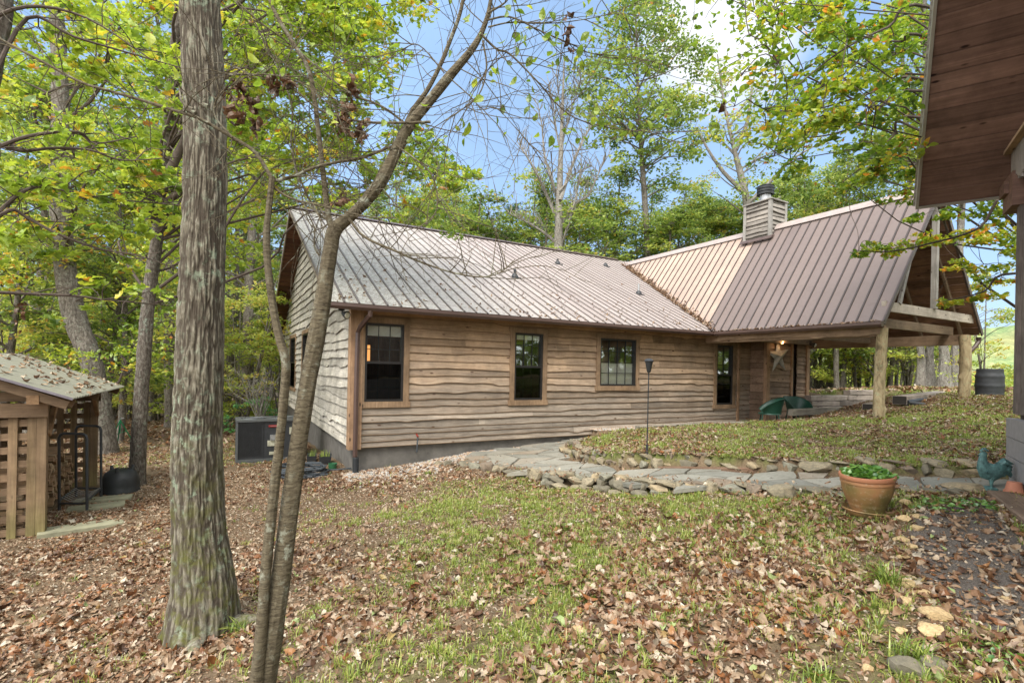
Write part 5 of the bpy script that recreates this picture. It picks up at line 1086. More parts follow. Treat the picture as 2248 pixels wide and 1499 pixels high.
# firewood
m_fw, nt, b = newmat('split_firewood'); oi = nt.nodes.new('ShaderNodeObjectInfo'); n1 = noise_(nt, coords(nt, (3,40,40)), 1, 4); c = ramp(nt, oi.outputs['Random'], [(0,(.42,.28,.15)),(.5,(.33,.20,.11)),(1,(.48,.36,.22))]); c = mix(nt, ramp(nt, n1, [(.3, g3(.7)), (.6, g3(0))]), c, (.12,.075,.045)); nt.links.new(c, b.inputs['Base Color']); b.inputs['Roughness'].default_value = .9
LG = []
for k_ in range(6):
    rs = random.Random(k_+50); mb = MB(); nn = rs.choice((3,4,5)); prof = [(.058*rs.uniform(.75,1.1)*math.cos(2*math.pi*i/nn+rs.uniform(-.3,.3)), .058*rs.uniform(.75,1.1)*math.sin(2*math.pi*i/nn+rs.uniform(-.3,.3))) for i in range(nn)]
    V = [(x, a*(1+rs.uniform(-.08,.08)), c2) for x in (0,-.2,-.42) for a, c2 in prof]; mb.add(V, [(j*nn+i, j*nn+(i+1)%nn, (j+1)*nn+(i+1)%nn, (j+1)*nn+i) for j in range(2) for i in range(nn)]+[tuple(range(nn-1,-1,-1)), tuple(2*nn+i for i in range(nn))])
    me_ = np_mesh('firewood_log', np.array(mb.V), [np.array(f) for f in mb.F.values()], m_fw, {'r': mb.A}); LG.append(me_)
rs = random.Random(1)
for i in range(24):
    for j in range(8 if i < 20 else 6):
        o = bpy.data.objects.new('firewood_log', rs.choice(LG)); COL.objects.link(o); p_ = Msh @ Vector((-.30+rs.uniform(-.03,.05), .24+i*.108+rs.uniform(-.012,.012), .10+j*.1+rs.uniform(-.012,.012)+(.04 if i % 2 else 0)))
        o.location = p_; o.rotation_euler = (rs.uniform(0,6.28), rs.uniform(-.04,.04), HA+rs.uniform(-.05,.05)); tag(o, 'split firewood log stacked inside the lattice woodshed', 'firewood log', 'firewood stacked in the woodshed')
# log rack
q0 = hit(160, 1118, LOW, 4); q1 = hit(212, 1088, LOW, 4); print('rack', q0, q1)
rk = empty('log_rack', (0,0,0), 0, 'black tubular steel log rack with two tall hoops before the woodshed', 'log rack')
def hoop(xa, xb, ytop, ybot, Y):
    g = at((xa+xb)/2, ybot, Y); pa = at(xa, ybot, Y); pb = at(xb, ybot, Y); ta = at(xa, ytop, Y); tb = at(xb, ytop, Y); zt = ta.z; r_ = .07
    return [pa, Vector((ta.x,ta.y,zt-r_)), Vector((ta.x+r_*.3,ta.y,zt-r_*.3)), Vector((ta.x+r_,ta.y,zt)), Vector((tb.x-r_,tb.y,zt)), Vector((tb.x-r_*.3,tb.y,zt-r_*.3)), Vector((tb.x,tb.y,zt-r_)), pb]
h1 = hoop(130,191,951,1119,7.6); h2 = hoop(167,222,934,1090,8.4)
for h in (h1, h2): mb = MB(); mb.tube(h, .019, 10); mb.build('hoop', m_black, rk, True)
f_ = lambda h, k_: (h[0] if k_ == 0 else h[-1])+Vector((0,0,.14))
mb = MB(); mb.tube([f_(h1,0), f_(h2,0)], .016, 8); mb.tube([f_(h1,1), f_(h2,1)], .016, 8); mb.tube([f_(h1,0)-Vector((0,0,.04)), f_(h1,1)-Vector((0,0,.04))], .016, 8); mb.tube([f_(h2,0), f_(h2,1)], .016, 8); mb.build('base_rail', m_black, rk, True)
mb = MB()
for i in range(1, 9): a = f_(h1,0).lerp(f_(h2,0), i/9); b_ = f_(h1,1).lerp(f_(h2,1), i/9); mb.tube([a+Vector((0,0,.03)), a.lerp(b_,.3)-Vector((0,0,.03)), a.lerp(b_,.7)-Vector((0,0,.03)), b_+Vector((0,0,.03))], .005, 5)
mb.build('wire_cradle', m_galv, rk)
# cauldron upside down
q = hit(244, 1086, LOW, 4); s = 88/F0*q.y/2.5; q.z = gz(q.x,q.y)
mb = MB(); mb.lathe([(s*.96,0),(s*1.04,.0),(s*1.04,.03),(s*1.0,.05),(s*1.0,.14),(s*.95,.24),(s*.82,.33),(s*.55,.385),(s*.25,.40),(.001,.405)], (0,0,0), 40); o = mb.build('cauldron', simple('sooty_iron', (.022,.024,.025), .5, var=.4, scale=4), None, True); o.location = (q.x, q.y+.2, q.z); tag(o, 'black iron cauldron turned upside down on the ground by the shed', 'cauldron')
for k_ in range(3): a_ = k_*2.094-1.2; mb = MB(); c = Vector((s*.62*math.cos(a_), s*.62*math.sin(a_), .36)); mb.tube([c, c+Vector((.01*math.cos(a_),.01*math.sin(a_),.05)), c+Vector((.015*math.cos(a_),.015*math.sin(a_),.085))], [.035,.026,.022], 10); mb.build('foot', m_black, o, True)
# stepping boards
m_step = simple('mossy_slab', (.24,.23,.15), .9, var=.35, scale=5, bmp=.5)
for i, (px, py, l, w_) in enumerate(((228,1098,.75,.32),(212,1115,.7,.3),(180,1160,.9,.35))):
    q = hit(px, py, LOW, 4); mb = MB(); mb.box(-l/2,l/2,-w_/2,w_/2,-.02,.035); o = mb.build('stepping_slab', m_step); o.location = (q.x, q.y, gz(q.x,q.y)); o.rotation_euler = (0,0,HA+.1*i); tag(o, ('mossy flat slab right beside the cauldron','mossy flat slab in front of the log rack foot','half buried slab nearest the front post of the woodshed')[i], 'slab', 'flat slabs in front of the woodshed')
# sprinkler tripod
q = hit(256, 992, LOW, 6); m_gp = simple('green_enamel', (.01,.22,.09), .35, var=.15); tp = empty('sprinkler_tripod', (0,0,0), 0, 'bright green sprinkler tripod standing beyond the shed', 'tripod'); ap = at(264, 922, q.y)
for x, y, dy in ((225,999,-.25),(256,990,.1),(291,968,.35)): mb = MB(); e = at(x, y, q.y+dy); mb.tube([ap, e], .014, 8); mb.build('leg', m_gp, tp, True)
mb = MB(); mb.tube([ap-Vector((0,0,.35)), ap+Vector((0,0,.06))], .012, 8); mb.tube([ap.lerp(at(225,999,q.y-.25),.45), ap.lerp(at(291,968,q.y+.35),.5)], .007, 6); mb.build('riser', m_gp, tp, True); mb = MB(); mb.tube([ap+Vector((0,0,.03)), ap+Vector((.1,0,.06))], .02, 8); mb.build('sprinkler_head', m_galv, tp, True)
# ------------------------------------------------------------------ trees
GREENS = [(0,(.05,.105,.012)),(.3,(.15,.24,.02)),(.55,(.31,.41,.035)),(.75,(.49,.53,.05)),(.87,(.58,.48,.04)),(.95,(.52,.20,.02)),(1,(.24,.10,.035))]
m_leaf = leafmat('oak_leaves', GREENS, trans=.5, gloss=.06, vary=False)
m_leafB = leafmat('forest_leaves', [(0,(.06,.11,.025)),(.3,(.155,.23,.045)),(.55,(.30,.38,.07)),(.75,(.47,.51,.11)),(.88,(.48,.40,.06)),(1,(.45,.20,.04))], trans=.45, gloss=.04, vary=False)  # paler, greyer green: distance haze put into the leaf colour
m_leafU = leafmat('undergrowth_leaves', [(0,(.10,.17,.03)),(.3,(.22,.31,.05)),(.55,(.40,.47,.08)),(.75,(.55,.55,.12)),(.88,(.60,.48,.08)),(1,(.50,.25,.05))], trans=.5, gloss=.04, vary=False)
m_leafP = leafmat('pine_needles', [(0,(.02,.05,.02)),(.5,(.05,.10,.035)),(1,(.12,.17,.05))], trans=.2, gloss=.05, vary=False)
m_bark = barkmat('oak_bark', (.15,.13,.095), (.26,.24,.185), lichen=(.27,.33,.235), moss=((.105,.11,.018), .1, 2.2), scale=1.3, bmp=.5, groove=True)
m_barkA = barkmat('dark_lichen_bark', (.10,.082,.065), (.22,.195,.165), lichen=(.24,.28,.22), scale=1.6, bmp=.8)
m_barkB = barkmat('forest_bark', (.13,.11,.09), (.26,.235,.20), lichen=(.28,.30,.24), scale=1.0, bmp=.6)
m_barkG = barkmat('grey_bark', (.19,.17,.145), (.30,.28,.245), lichen=(.33,.35,.30), scale=1.0, bmp=.5)
m_sap = barkmat('sapling_bark', (.105,.085,.055), (.165,.14,.09), lichen=(.30,.31,.24), scale=1.3, horiz=True, bmp=.5)
m_twig = simple('twig_bark', (.075,.055,.042), .85, var=.4, scale=20)
def crom(pts, n):
    P = [np.array(p, float) for p in pts]; P = [2*P[0]-P[1]]+P+[2*P[-1]-P[-2]]; out = []
    for i in range(1, len(P)-2):
        for k in range(n):
            t = k/n; a, b, c, d = P[i-1], P[i], P[i+1], P[i+2]
            out.append(.5*((2*b)+(c-a)*t+(2*a-5*b+4*c-d)*t*t+(3*b-a-3*c+d)*t**3))
    out.append(P[-2]); return np.array(out)
def bark_trunk(C4, nseg, amp, k, seed, flare=None):
    """C4 rows x,y,z,r"""
    C4 = np.asarray(C4); P = C4[:,:3]; R = C4[:,3]; m_ = len(P); T = np.gradient(P, axis=0); T /= np.linalg.norm(T, axis=1)[:,None]
    X = np.cross(T, [0,1,0.]); X /= np.linalg.norm(X, axis=1)[:,None]; Yv = np.cross(T, X); th = np.linspace(0, 2*math.pi, nseg, endpoint=False); L = np.concatenate([[0], np.cumsum(np.linalg.norm(np.diff(P, axis=0), axis=1))])
    TH, LL_ = np.meshgrid(th, L); RR_ = np.repeat(R, nseg).reshape(m_, nseg); q = np.stack([(np.cos(TH)*k).ravel(), (np.sin(TH)*k).ravel(), (LL_*k*.9).ravel()+seed*13], 1)
    q2 = q*np.array([1,1,.85]); f = fbm(q2, seed, 2); rid = 1-np.abs(2*f-1)*2.2; rid = np.clip(rid, -1, 1); f2 = fbm(q2*2.7+5, seed+3, 2)-.5
    plate = fbm(q*.6, seed+7, 2)-.5
    D = (-np.clip(rid, 0, 1)*amp + f2*amp*.7 + plate*amp*1.2).reshape(m_, nseg)
    if flare is not None: RR_ = RR_*flare(TH, LL_)
    RR_ = RR_+D; bark_trunk.r = np.clip(.62+f2.reshape(RR_.shape)*.9-np.clip(rid.reshape(RR_.shape), 0, 1)*.75, 0, 1).ravel()
    V = P[:,None]+X[:,None]*(np.cos(TH)*RR_)[...,None]+Yv[:,None]*(np.sin(TH)*RR_)[...,None]
    i = np.arange(m_*nseg).reshape(m_, nseg); F = np.stack([i[:-1], np.roll(i, -1, 1)[:-1], np.roll(i, -1, 1)[1:], i[1:]], -1).reshape(-1, 4)
    return V.reshape(-1, 3), F
def px4(path, Y, dY=0):
    """(px,py,width_px) -> x,y,z,r at depth Y"""
    out = []
    for i, (x, y, w_) in enumerate(path):
        d = Y if not hasattr(Y, '__len__') else Y[i]; p = at(x, y, d); u = p.x/p.y; out.append((p.x, p.y, p.z, w_/2/F0*d/math.sqrt(1+u*u)))
    return out
oakf = lambda t: oak(t, 2.6)*1.25
LO = [leaf_grid(oakf, 6, .18, .25, .2, wave=.02, seed=41), leaf_grid(oakf, 6, -.15, .35, -.3, wave=.02, seed=42), leaf_grid(oakf, 6, .05, .15, .5, wave=.03, seed=43)]
ov2 = lambda t: .30*max(.04, math.sin(math.pi*min(1, t**.9)))
LBe = [leaf_grid(ov2, 4, .2, .2, .2, wave=.015, seed=44), leaf_grid(ov2, 4, -.12, .25, -.3, wave=.015, seed=45)]
DI = (np.array([(-.5,0,0),(0,-.3,.06),(.5,0,0),(0,.3,.06)]), np.array([(0,1,2,3)]))
def rand_in_sphere(n, rg): v = rg.normal(size=(n,3)); v /= np.linalg.norm(v, axis=1)[:,None]; return v*(rg.random(n)**.42)[:,None]
class Tree:
    def __init__(s, label, mat_bark, mat_leaf=None, cat='tree', name='forest_tree', loc=(0,0,0), group=None):
        s.root = empty(name, loc, 0, label, cat, group); s.o = Vector(loc); s.tm = []; s.br = MB(); s.L = []; s.nodes = []; s.mb_ = mat_bark; s.ml = mat_leaf
    def trunk(s, C4, nseg=24, amp=.012, k=5, seed=1, flare=None, nsub=8):
        C = crom(C4, nsub); V, F = bark_trunk(C, nseg, amp, k, seed, flare); s.tm.append((V-np.array(s.o), F, bark_trunk.r)); s.axis = C; return C
    def limb(s, a, b, r0, r1, rs, sag=.15, n=7, seg=6, jit=.08):
        a = Vector(a)-s.o; b = Vector(b)-s.o; L = (b-a).length; pts = []; w1 = Vector((rs.gauss(0,1), rs.gauss(0,1), rs.gauss(0,1)))*jit*L; w2 = Vector((rs.gauss(0,1), rs.gauss(0,1), rs.gauss(0,1)))*jit*L*.5
        for i in range(n+1): f = i/n; pts.append(a.lerp(b, f)+w1*math.sin(math.pi*f)+w2*math.sin(2*math.pi*f)+Vector((0,0,sag*L*math.sin(math.pi*f))))
        s.br.tube(pts, [r0+(r1-r0)*i/n for i in range(n+1)], seg, a=rs.random()); return [p+s.o for p in pts]
    def nearest(s, p, up=.7):
        C = s.axis; d = np.hypot(C[:,0]-p[0], C[:,1]-p[1]); target = p[2]-up*np.median(d)*.6; k = int(np.argmin(np.abs(C[:,2]-target))); return Vector(C[k,:3]), C[k,3]
    def clump(s, c, R, n, size, rg, rs, temps=LO, bias=.5, flat=.7, sprays=None, limb=True, lr=.018, spread=.13):
        c = Vector(c)
        if limb: a, ar = s.nearest(c); pts = s.limb(a, c, min(ar*.5, lr*1.6+.004), lr*.35, rs); s.nodes.append(c)
        elif limb is None:
            a = min(s.nodes, key=lambda q: (q-c).length) if s.nodes else s.nearest(c)[0]; s.limb(a, c, lr*.5, lr*.3, rs); s.nodes.append(c)
        ns = sprays or max(3, n//26); cs = rand_in_sphere(ns, rg)*R*np.array([1,1,flat])+np.array(c)
        for q in cs:
            if limb is not False: s.limb(c, Vector(q), lr*.35, .0025, rs, n=4, seg=4, sag=.05)
            m_ = n//ns; rr_ = R*.48; a_ = rg.uniform(0, 6.283, m_); d_ = np.sqrt(rg.random(m_))*rr_
            P = np.stack([q[0]+d_*np.cos(a_), q[1]+d_*np.sin(a_), q[2]+rg.normal(0, rr_*.16, m_)-d_*.18], 1)
            b = bias+rg.normal(0, .07); r = np.clip(b+rg.normal(0, spread, m_), 0, .93); r = np.where(rg.random(m_) < .025, rg.uniform(.85, 1, m_), r)
            s.L.append(multi(P-np.array(s.o), rg.uniform(size*.7, size*1.25, m_), r, temps, .5, rg))
    def done(s, bmat=None):
        if s.tm:
            off = 0; V = []; F = []; r = []
            for v, f, q in s.tm: V.append(v); F.append(f+off); r.append(q); off += len(v)
            obj('trunk', np_mesh('trunk', np.concatenate(V), F, s.mb_, {'r': np.concatenate(r)}, True), s.root)
        if s.br.V: s.br.build('branches', bmat or s.mb_, s.root, True)
        if s.L:
            off = 0; V = []; F = []; r = []
            for v, f, q in s.L: V.append(v); F.append(f+off); r.append(q); off += len(v)
            me = np_mesh('crown', np.concatenate(V), F, s.ml, {'r': np.concatenate(r)}); obj('crown', me, s.root)
        return s.root
rg = np.random.default_rng(77); rs = random.Random(77)
# ---- big oak in front
t = Tree('thick ridged oak trunk with lichen and moss standing nearest at left', m_bark, m_leaf, name='oak_tree', loc=(-2.42, 3.92, -2.2))
def flare_oak(TH, L): return 1+(.10*np.cos(3*TH+.6)+.22*np.cos(TH-.35)+.06*np.cos(5*TH))*np.exp(-L/.28)
path = [(446,1428,196),(449,1385,182),(450,1345,166),(449,1300,152),(444,1240,136),(438,1170,124),(433,1000,116),(436,860,111),(441,700,106),(446,560,103),(451,400,99),(450,250,98),(443,100,96),(440,-10,93),(436,-200,86)]
C = t.trunk(px4(path, 3.9), nseg=220, amp=.013, k=8, seed=3, flare=flare_oak, nsub=46)
for kx, ang, ln in ((0,.2,.5),(1,2.6,.38),(2,-1.2,.4),(3,1.3,.3)):      # surface roots
    b0 = Vector(C[6,:3]); d = Vector((math.cos(ang), math.sin(ang), 0)); pts = [b0+d*(.10+ln*f)+Vector((0,0,.10*(1-f)**2-.02)) for f in (0,.3,.6,1)]; 
    for p_ in pts[1:]: p_.z = gz(p_.x, p_.y)+(.05*(1-(p_-pts[0]).length/ln))-.02
    t.br.tube([p-t.o for p in pts], [.10,.075,.05,.02], 12)
for (xa,ya),(xb,yb),(xc,yc) in (((412,235),(402,190),(404,130)),((418,243),(398,222),(393,190)),((445,228),(448,222),(452,216))):
    t.br.tube([at(x,y,3.75)-t.o for x,y in ((xa+12,ya+6),(xa,ya),(xb,yb),(xc,yc))], [.016,.012,.009,.004], 6)
t.done()
# ---- tree A with V limb
t = Tree('mid-sized oak behind the big trunk with a broken V-shaped limb', m_barkA, m_leaf, name='oak_tree', loc=(-6.9, 9.35, -2.3)); YA = 9.35
C = t.trunk(px4([(300,1075,50),(301,1050,42),(303,1000,38),(308,900,36),(315,800,35),(322,700,33),(333,600,31),(345,520,28),(350,440,26),(362,350,24),(370,250,22),(380,120,19),(392,0,17),(400,-300,13),(405,-500,8)], YA), nseg=40, amp=.012, k=5, seed=5, nsub=10)
t.br.tube([at(x,y,9.1)-t.o for x,y in ((352,455),(345,440),(360,405),(385,350),(403,310),(420,250))], [.09,.10,.09,.075,.06,.04], 12)
t.br.tube([at(x,y,9.1)-t.o for x,y in ((343,430),(335,470),(328,488))], [.09,.08,.075], 12); t.br.tube([at(x,y,9.1)-t.o for x,y in ((360,445),(390,428),(412,408),(445,375))], [.06,.055,.05,.03], 10)
PA = [(520,-40),(1010,-40),(900,90),(905,200),(980,300),(1015,400),(985,480),(900,470),(800,440),(690,420),(480,470)]
cnt = 0
while cnt < 82:
    x, y = rs.uniform(480,1015), rs.uniform(-60,490)
    if not inpoly(np.array([x]), np.array([y]), PA)[0]: continue
    edge = (x-640)/350; n = int(rs.uniform(120,210)*(1-.35*max(0,edge))); t.clump(at(x, y, rs.uniform(8.3,11.2)), rs.uniform(.38,.62), n, .112, rg, rs, bias=.50+rs.uniform(-.16,.14)+(.12 if y > 320 and x < 760 else 0), limb=(cnt % 3 == 0) or None, lr=.016); cnt += 1
cnt = 0
for gy_ in range(-60, 640, 78):
    for gx_ in range(330, 640, 70):
        if gx_ > 560 and gy_ > 420: continue
        t.clump(at(gx_+rs.uniform(-30,30), gy_+rs.uniform(-30,30), rs.uniform(8.5,12.5)), rs.uniform(.45,.7), rs.randint(140,220), .12, rg, rs, bias=.52+rs.uniform(-.13,.16), limb=True if rs.random() < .3 else None, lr=.016)
t.done(m_twig)
# ---- big trunk B further left
t = Tree('large grey oak leaning left beyond the woodshed', m_barkB, m_leaf, name='oak_tree', loc=(-10.2, 13.5, -2.4)); 
C = t.trunk(px4([(226,1000,78),(222,930,62),(212,850,56),(196,780,55),(165,700,57),(145,600,54),(133,480,50),(130,350,48),(133,250,44),(128,100,38),(120,-60,32),(110,-300,24)], 13.5), nseg=48, amp=.022, k=6, seed=8, nsub=10)
for gy_ in range(-80, 840, 78):
    for gx_ in range(-40, 420, 85):
        if gy_ > 560 and rs.random() < .4: continue
        t.clump(at(gx_+rs.uniform(-35,35), gy_+rs.uniform(-35,35), rs.uniform(11,16)), rs.uniform(.65,1.0), rs.randint(170,260), .14, rg, rs, temps=LLOW, bias=.55+rs.uniform(-.14,.18), limb=True if rs.random() < .35 else None, lr=.022)
t.done(m_twig)
# ---- near tree off the left edge, its boughs reach in
t = Tree('oak just off the left edge whose long leafy boughs reach into view', m_barkA, m_leaf, name='oak_tree', loc=(-5.4, 4.4, -2.3))
C = t.trunk(px4([(-250,1330,110),(-235,1200,80),(-190,900,66),(-130,600,60),(-70,350,56),(-25,180,52),(2,60,46),(14,-40,42),(30,-300,34)], 4.5), nseg=40, amp=.01, k=5, seed=11, nsub=8)
BR = [[(-60,520),(0,462),(45,425),(85,410),(150,420),(235,436),(330,445),(405,452)],[(-60,520),(20,462),(60,478),(130,515),(220,547),(300,560),(395,592)],[(-80,640),(0,642),(90,646),(170,650),(250,660),(390,672)],[(-40,300),(40,330),(120,325),(200,330),(270,352),(390,345)],[(-30,200),(60,40),(160,80),(260,110),(400,150)],[(-60,60),(60,15),(190,40),(330,130)],[(-40,340),(60,300),(170,290),(210,315),(300,300)]]
for i, b in enumerate(BR):
    Yb = [4.4-.0*k+rs.uniform(-.05,.05)+.12*k for k in range(len(b))]; pts = [at(x, y, d) for (x, y), d in zip(b, Yb)]; c = crom([tuple(p) for p in pts], 4); n = len(c)
    t.br.tube([Vector(p)-t.o for p in c], [.019-.015*k/n for k in range(n)], 7)
    for k in range(3, n, 2):
        for _ in range(2):
            q = Vector(c[k])+Vector((rs.gauss(0,.22), rs.gauss(.15,.3), rs.gauss(.02,.16))); t.limb(Vector(c[k]), q, .006, .002, rs, n=5, seg=4, jit=.1)
            if rs.random() < .62: t.clump(q, .20, rs.randint(8,18), .11, rg, rs, bias=.50+rs.uniform(-.1,.14), limb=False, sprays=2, flat=.5)
for _ in range(30): t.clump(at(rs.uniform(0,430), rs.uniform(-20,420), rs.uniform(5,7.5)), .33, rs.randint(30,60), .108, rg, rs, bias=.5+rs.uniform(-.12,.14), limb=None, sprays=4, flat=.5, lr=.012)
t.done(m_twig)
# ---- leaning twin sapling in front
sp = Vector((-1.42, 2.85, -1.9)); t = Tree('slender twin-stemmed tree leaning right in front of the cabin', m_sap, m_leaf, name='leaning_tree', loc=sp)
S1 = [(560,1560,36),(563,1500,33),(576,1350,28),(584,1250,26),(594,1150,25),(604,1060,23),(613,980,22),(622,880,22),(627,800,22),(614,745,21),(602,690,20),(592,620,19),(586,555,18),(586,500,17),(592,440,15),(597,388,15)]
S2 = [(574,1560,60),(580,1500,56),(597,1400,50),(608,1330,47),(620,1240,44),(634,1130,42),(648,1030,41),(662,930,40),(680,820,39),(697,730,39),(711,650,38),(719,590,36),(727,540,35),(735,505,36),(765,478,28),(800,445,27),(838,395,30),(868,335,30),(898,278,27),(940,225,24),(990,165,21),(1035,110,17),(1062,60,12),(1078,0,10),(1085,-80,8)]
t.trunk(px4(S1, [2.78]*len(S1)), nseg=26, amp=.004, k=3, seed=21, nsub=10); ax1 = t.axis
t.trunk(px4(S2, [2.85+.02*max(0,i-13) for i in range(len(S2))]), nseg=36, amp=.0055, k=3, seed=22, nsub=10); ax2 = t.axis
def pl(path, r0, r1, Y=2.9, dy=0, n=5, seg=8):
    pts = [at(x, y, Y+dy*i) for i, (x, y) in enumerate(path)]; c = crom([tuple(p) for p in pts], n); m_ = len(c); t.br.tube([Vector(p)-t.o for p in c], [r0+(r1-r0)*(k/m_)**.8 for k in range(m_)], seg, a=rs.random()); return c
limbs = []
limbs.append(pl([(735,512),(722,480),(714,420),(706,350),(698,280),(690,215),(676,150),(640,90),(600,20),(580,-40)], .020, .009))
limbs.append(pl([(885,290),(905,245),(940,195),(968,140),(990,85),(1010,30),(1022,-30)], .017, .010, 3.05))
limbs.append(pl([(597,392),(560,335),(510,302),(440,262),(390,245),(310,220),(240,200),(180,182),(110,145),(40,108),(-20,75)], .0105, .006, 2.78, -.02))
limbs.append(pl([(597,392),(610,396),(650,385),(690,368),(740,356),(800,345),(850,325),(872,318)], .0105, .007, 2.8, .02))
limbs.append(pl([(600,412),(640,436),(700,450),(762,466),(820,478),(870,478)], .007, .003, 2.8))
limbs.append(pl([(590,368),(560,332),(400,160),(330,205)], .004, .002, 2.9) if 0 else pl([(735,490),(700,470),(670,420),(640,330),(640,230),(600,130),(560,50),(540,-20)], .008, .003, 3.0))
limbs.append(pl([(766,480),(800,520),(870,552),(930,578),(1000,600),(1060,608),(1100,597),(1130,570)], .0085, .002, 2.8, -.01))
limbs.append(pl([(1055,75),(1090,108),(1120,120),(1180,180),(1240,245),(1300,272),(1400,288),(1520,290)], .0075, .002, 3.0, .02))
limbs.append(pl([(1068,45),(1120,38),(1190,70),(1260,100),(1300,118),(1400,128),(1480,150)], .006, .0015, 3.0, .02))
limbs.append(pl([(1070,30),(1110,5),(1130,-30)], .007, .003, 3.0)); limbs.append(pl([(1072,60),(1120,50),(1180,52),(1250,48),(1340,30),(1430,-10)], .005, .0015, 3.0, .03))
limbs.append(pl([(975,160),(920,100),(880,110),(820,130),(760,160)], .004, .0015, 2.95)); limbs.append(pl([(945,268),(880,270),(800,268),(740,255),(700,240),(640,195),(560,165),(500,165)], .008, .003, 2.85))
limbs.append(pl([(900,280),(840,235),(770,205),(700,150),(640,100),(560,40),(500,-20)], .007, .003, 2.9)); limbs.append(pl([(870,320),(905,345),(945,380),(960,430),(955,470),(930,500)], .006, .002, 2.85))
limbs.append(pl([(510,302),(470,250),(490,200),(560,165),(640,175),(720,215),(760,300)], .005, .002, 2.7)); limbs.append(pl([(1060,90),(1068,150),(1050,210),(1000,250),(920,300)], .006, .002, 2.9))
limbs.append(pl([(985,170),(1030,210),(1060,240),(1090,238),(1140,290),(1180,330),(1260,330)], .004, .0012, 2.95)); limbs.append(pl([(700,560),(690,540),(690,500),(668,450),(645,350),(650,250)], .006, .002, 2.95))
lv = []
def twig(p, d, L, r, depth):
    pts = [Vector(p)]; d = Vector(d).normalized(); curl = Vector((rs.gauss(0,1), rs.gauss(0,1), rs.gauss(0,1)-.3)).normalized(); n = max(4, int(L/.06))
    for i in range(n): d = (d+curl*.11+Vector((rs.gauss(0,.10), rs.gauss(0,.10), rs.gauss(0,.10)))).normalized(); pts.append(pts[-1]+d*(L/n))
    t.br.tube([q-t.o for q in pts], [r*(1-.8*i/n) for i in range(n+1)], 5 if depth else 4, cap=False, a=rs.random())
    if depth:
        for i in range(2, n):
            if rs.random() < .45: twig(pts[i], d+Vector((rs.gauss(0,1), rs.gauss(0,.8), rs.gauss(0,1)))*.9, L*rs.uniform(.25,.55), r*.5, depth-1)
    if rs.random() < .5: lv.append((pts[-1], pts[0].x > -.35))
for i, c in enumerate(limbs):
    k = 4
    while k < len(c)-1:
        if rs.random() < .75:
            dd = Vector(c[min(k+1, len(c)-1)]-c[k-1]).normalized(); twig(c[k], dd*.6+Vector((rs.gauss(0,.8), rs.gauss(0,.4), abs(rs.gauss(0,.8))*(1 if i == 6 else rs.choice((-1,1))))), rs.uniform(.15,.75), .0030, 1)
        k += 1
for k in range(140, len(ax2), 3):
    if rs.random() < .7: twig(ax2[k,:3], (rs.gauss(0,1), rs.gauss(0,.5), rs.gauss(.0,.9)), rs.uniform(.25,.8), .0038, 1)
P = []; 
for q, right in lv:
    for _ in range(rs.choice((0,1,2)) if right else rs.choice((0,0,1))): P.append((q.x+rs.gauss(0,.02), q.y+rs.gauss(0,.02), q.z-.02+rs.gauss(0,.02)))
for c in limbs[7:11]:
    for k in range(6, len(c), 3):
        for _ in range(2): P.append((c[k][0]+rs.gauss(0,.07), c[k][1]+rs.gauss(0,.05), c[k][2]-.03+rs.gauss(0,.06)))
P = [q for q in P if q[2]/q[1] > .44]; P = np.array(P); n = len(P); R_l = rg.uniform(.04,.075,n); t.L.append(multi(P-np.array(t.o), R_l, np.clip(rg.normal(.42,.14,n),0,.9), LBe, .9, rg)); print('sapling leaves', n)
t.done(m_sap)
# withered leaf bundles caught in it
P = []; 
for x, y, d, n_, s_ in ((515,235,2.75,26,18),(540,215,2.75,12,12),(560,260,2.8,16,14),(605,190,2.8,14,12),(635,180,2.8,10,10),(755,270,2.85,18,14),(762,240,2.85,10,10),(792,290,2.85,14,12),(775,200,2.9,8,10),(1245,60,3,6,10),(1243,95,3,6,12),(50,690,4.3,14,14),(752,440,2.9,8,10),(1590,245,3.3,4,8)):
    for _ in range(n_): q = at(x+rs.gauss(0,s_*.6), y+rs.gauss(0,s_*1.2), d+rs.gauss(0,.03)); P.append(tuple(q))
P = np.array(P); n = len(P); V, F, r = multi(P, rg.uniform(.04,.085,n), rg.uniform(0,.22,n), LT, 1.3, rg); o = obj('withered_leaves', np_mesh('withered_leaves', V, [F], mlit, {'r': r}), t.root); o.location = -t.o
# ---- beech at right, trunk hidden beyond the side building
t = Tree('beech behind the side building with yellow-green leafy boughs hanging over the porch roof', m_barkG, leafmat('beech_leaves', [(0,(.04,.10,.01)),(.3,(.11,.20,.012)),(.55,(.24,.34,.02)),(.75,(.42,.46,.03)),(.86,(.60,.46,.04)),(.94,(.62,.22,.03)),(1,(.30,.10,.03))], trans=.5, gloss=.07, vary=False), name='beech_tree', loc=(10.6, 8.6, -.8))
bx, by = 10.6, 8.6; t.trunk([(bx,by,-1.2,.33),(bx,by,0,.27),(bx-.05,by,2,.24),(bx-.1,by,4,.21),(bx-.2,by,6,.18),(bx-.3,by-.1,8,.13),(bx-.3,by-.1,10,.06)], nseg=32, amp=.01, k=4, seed=31)
PB = [(1560,-40),(2100,-40),(2100,430),(1960,420),(1880,405),(1780,400),(1700,370),(1640,330),(1610,230),(1630,140),(1570,40)]
cnt = 0
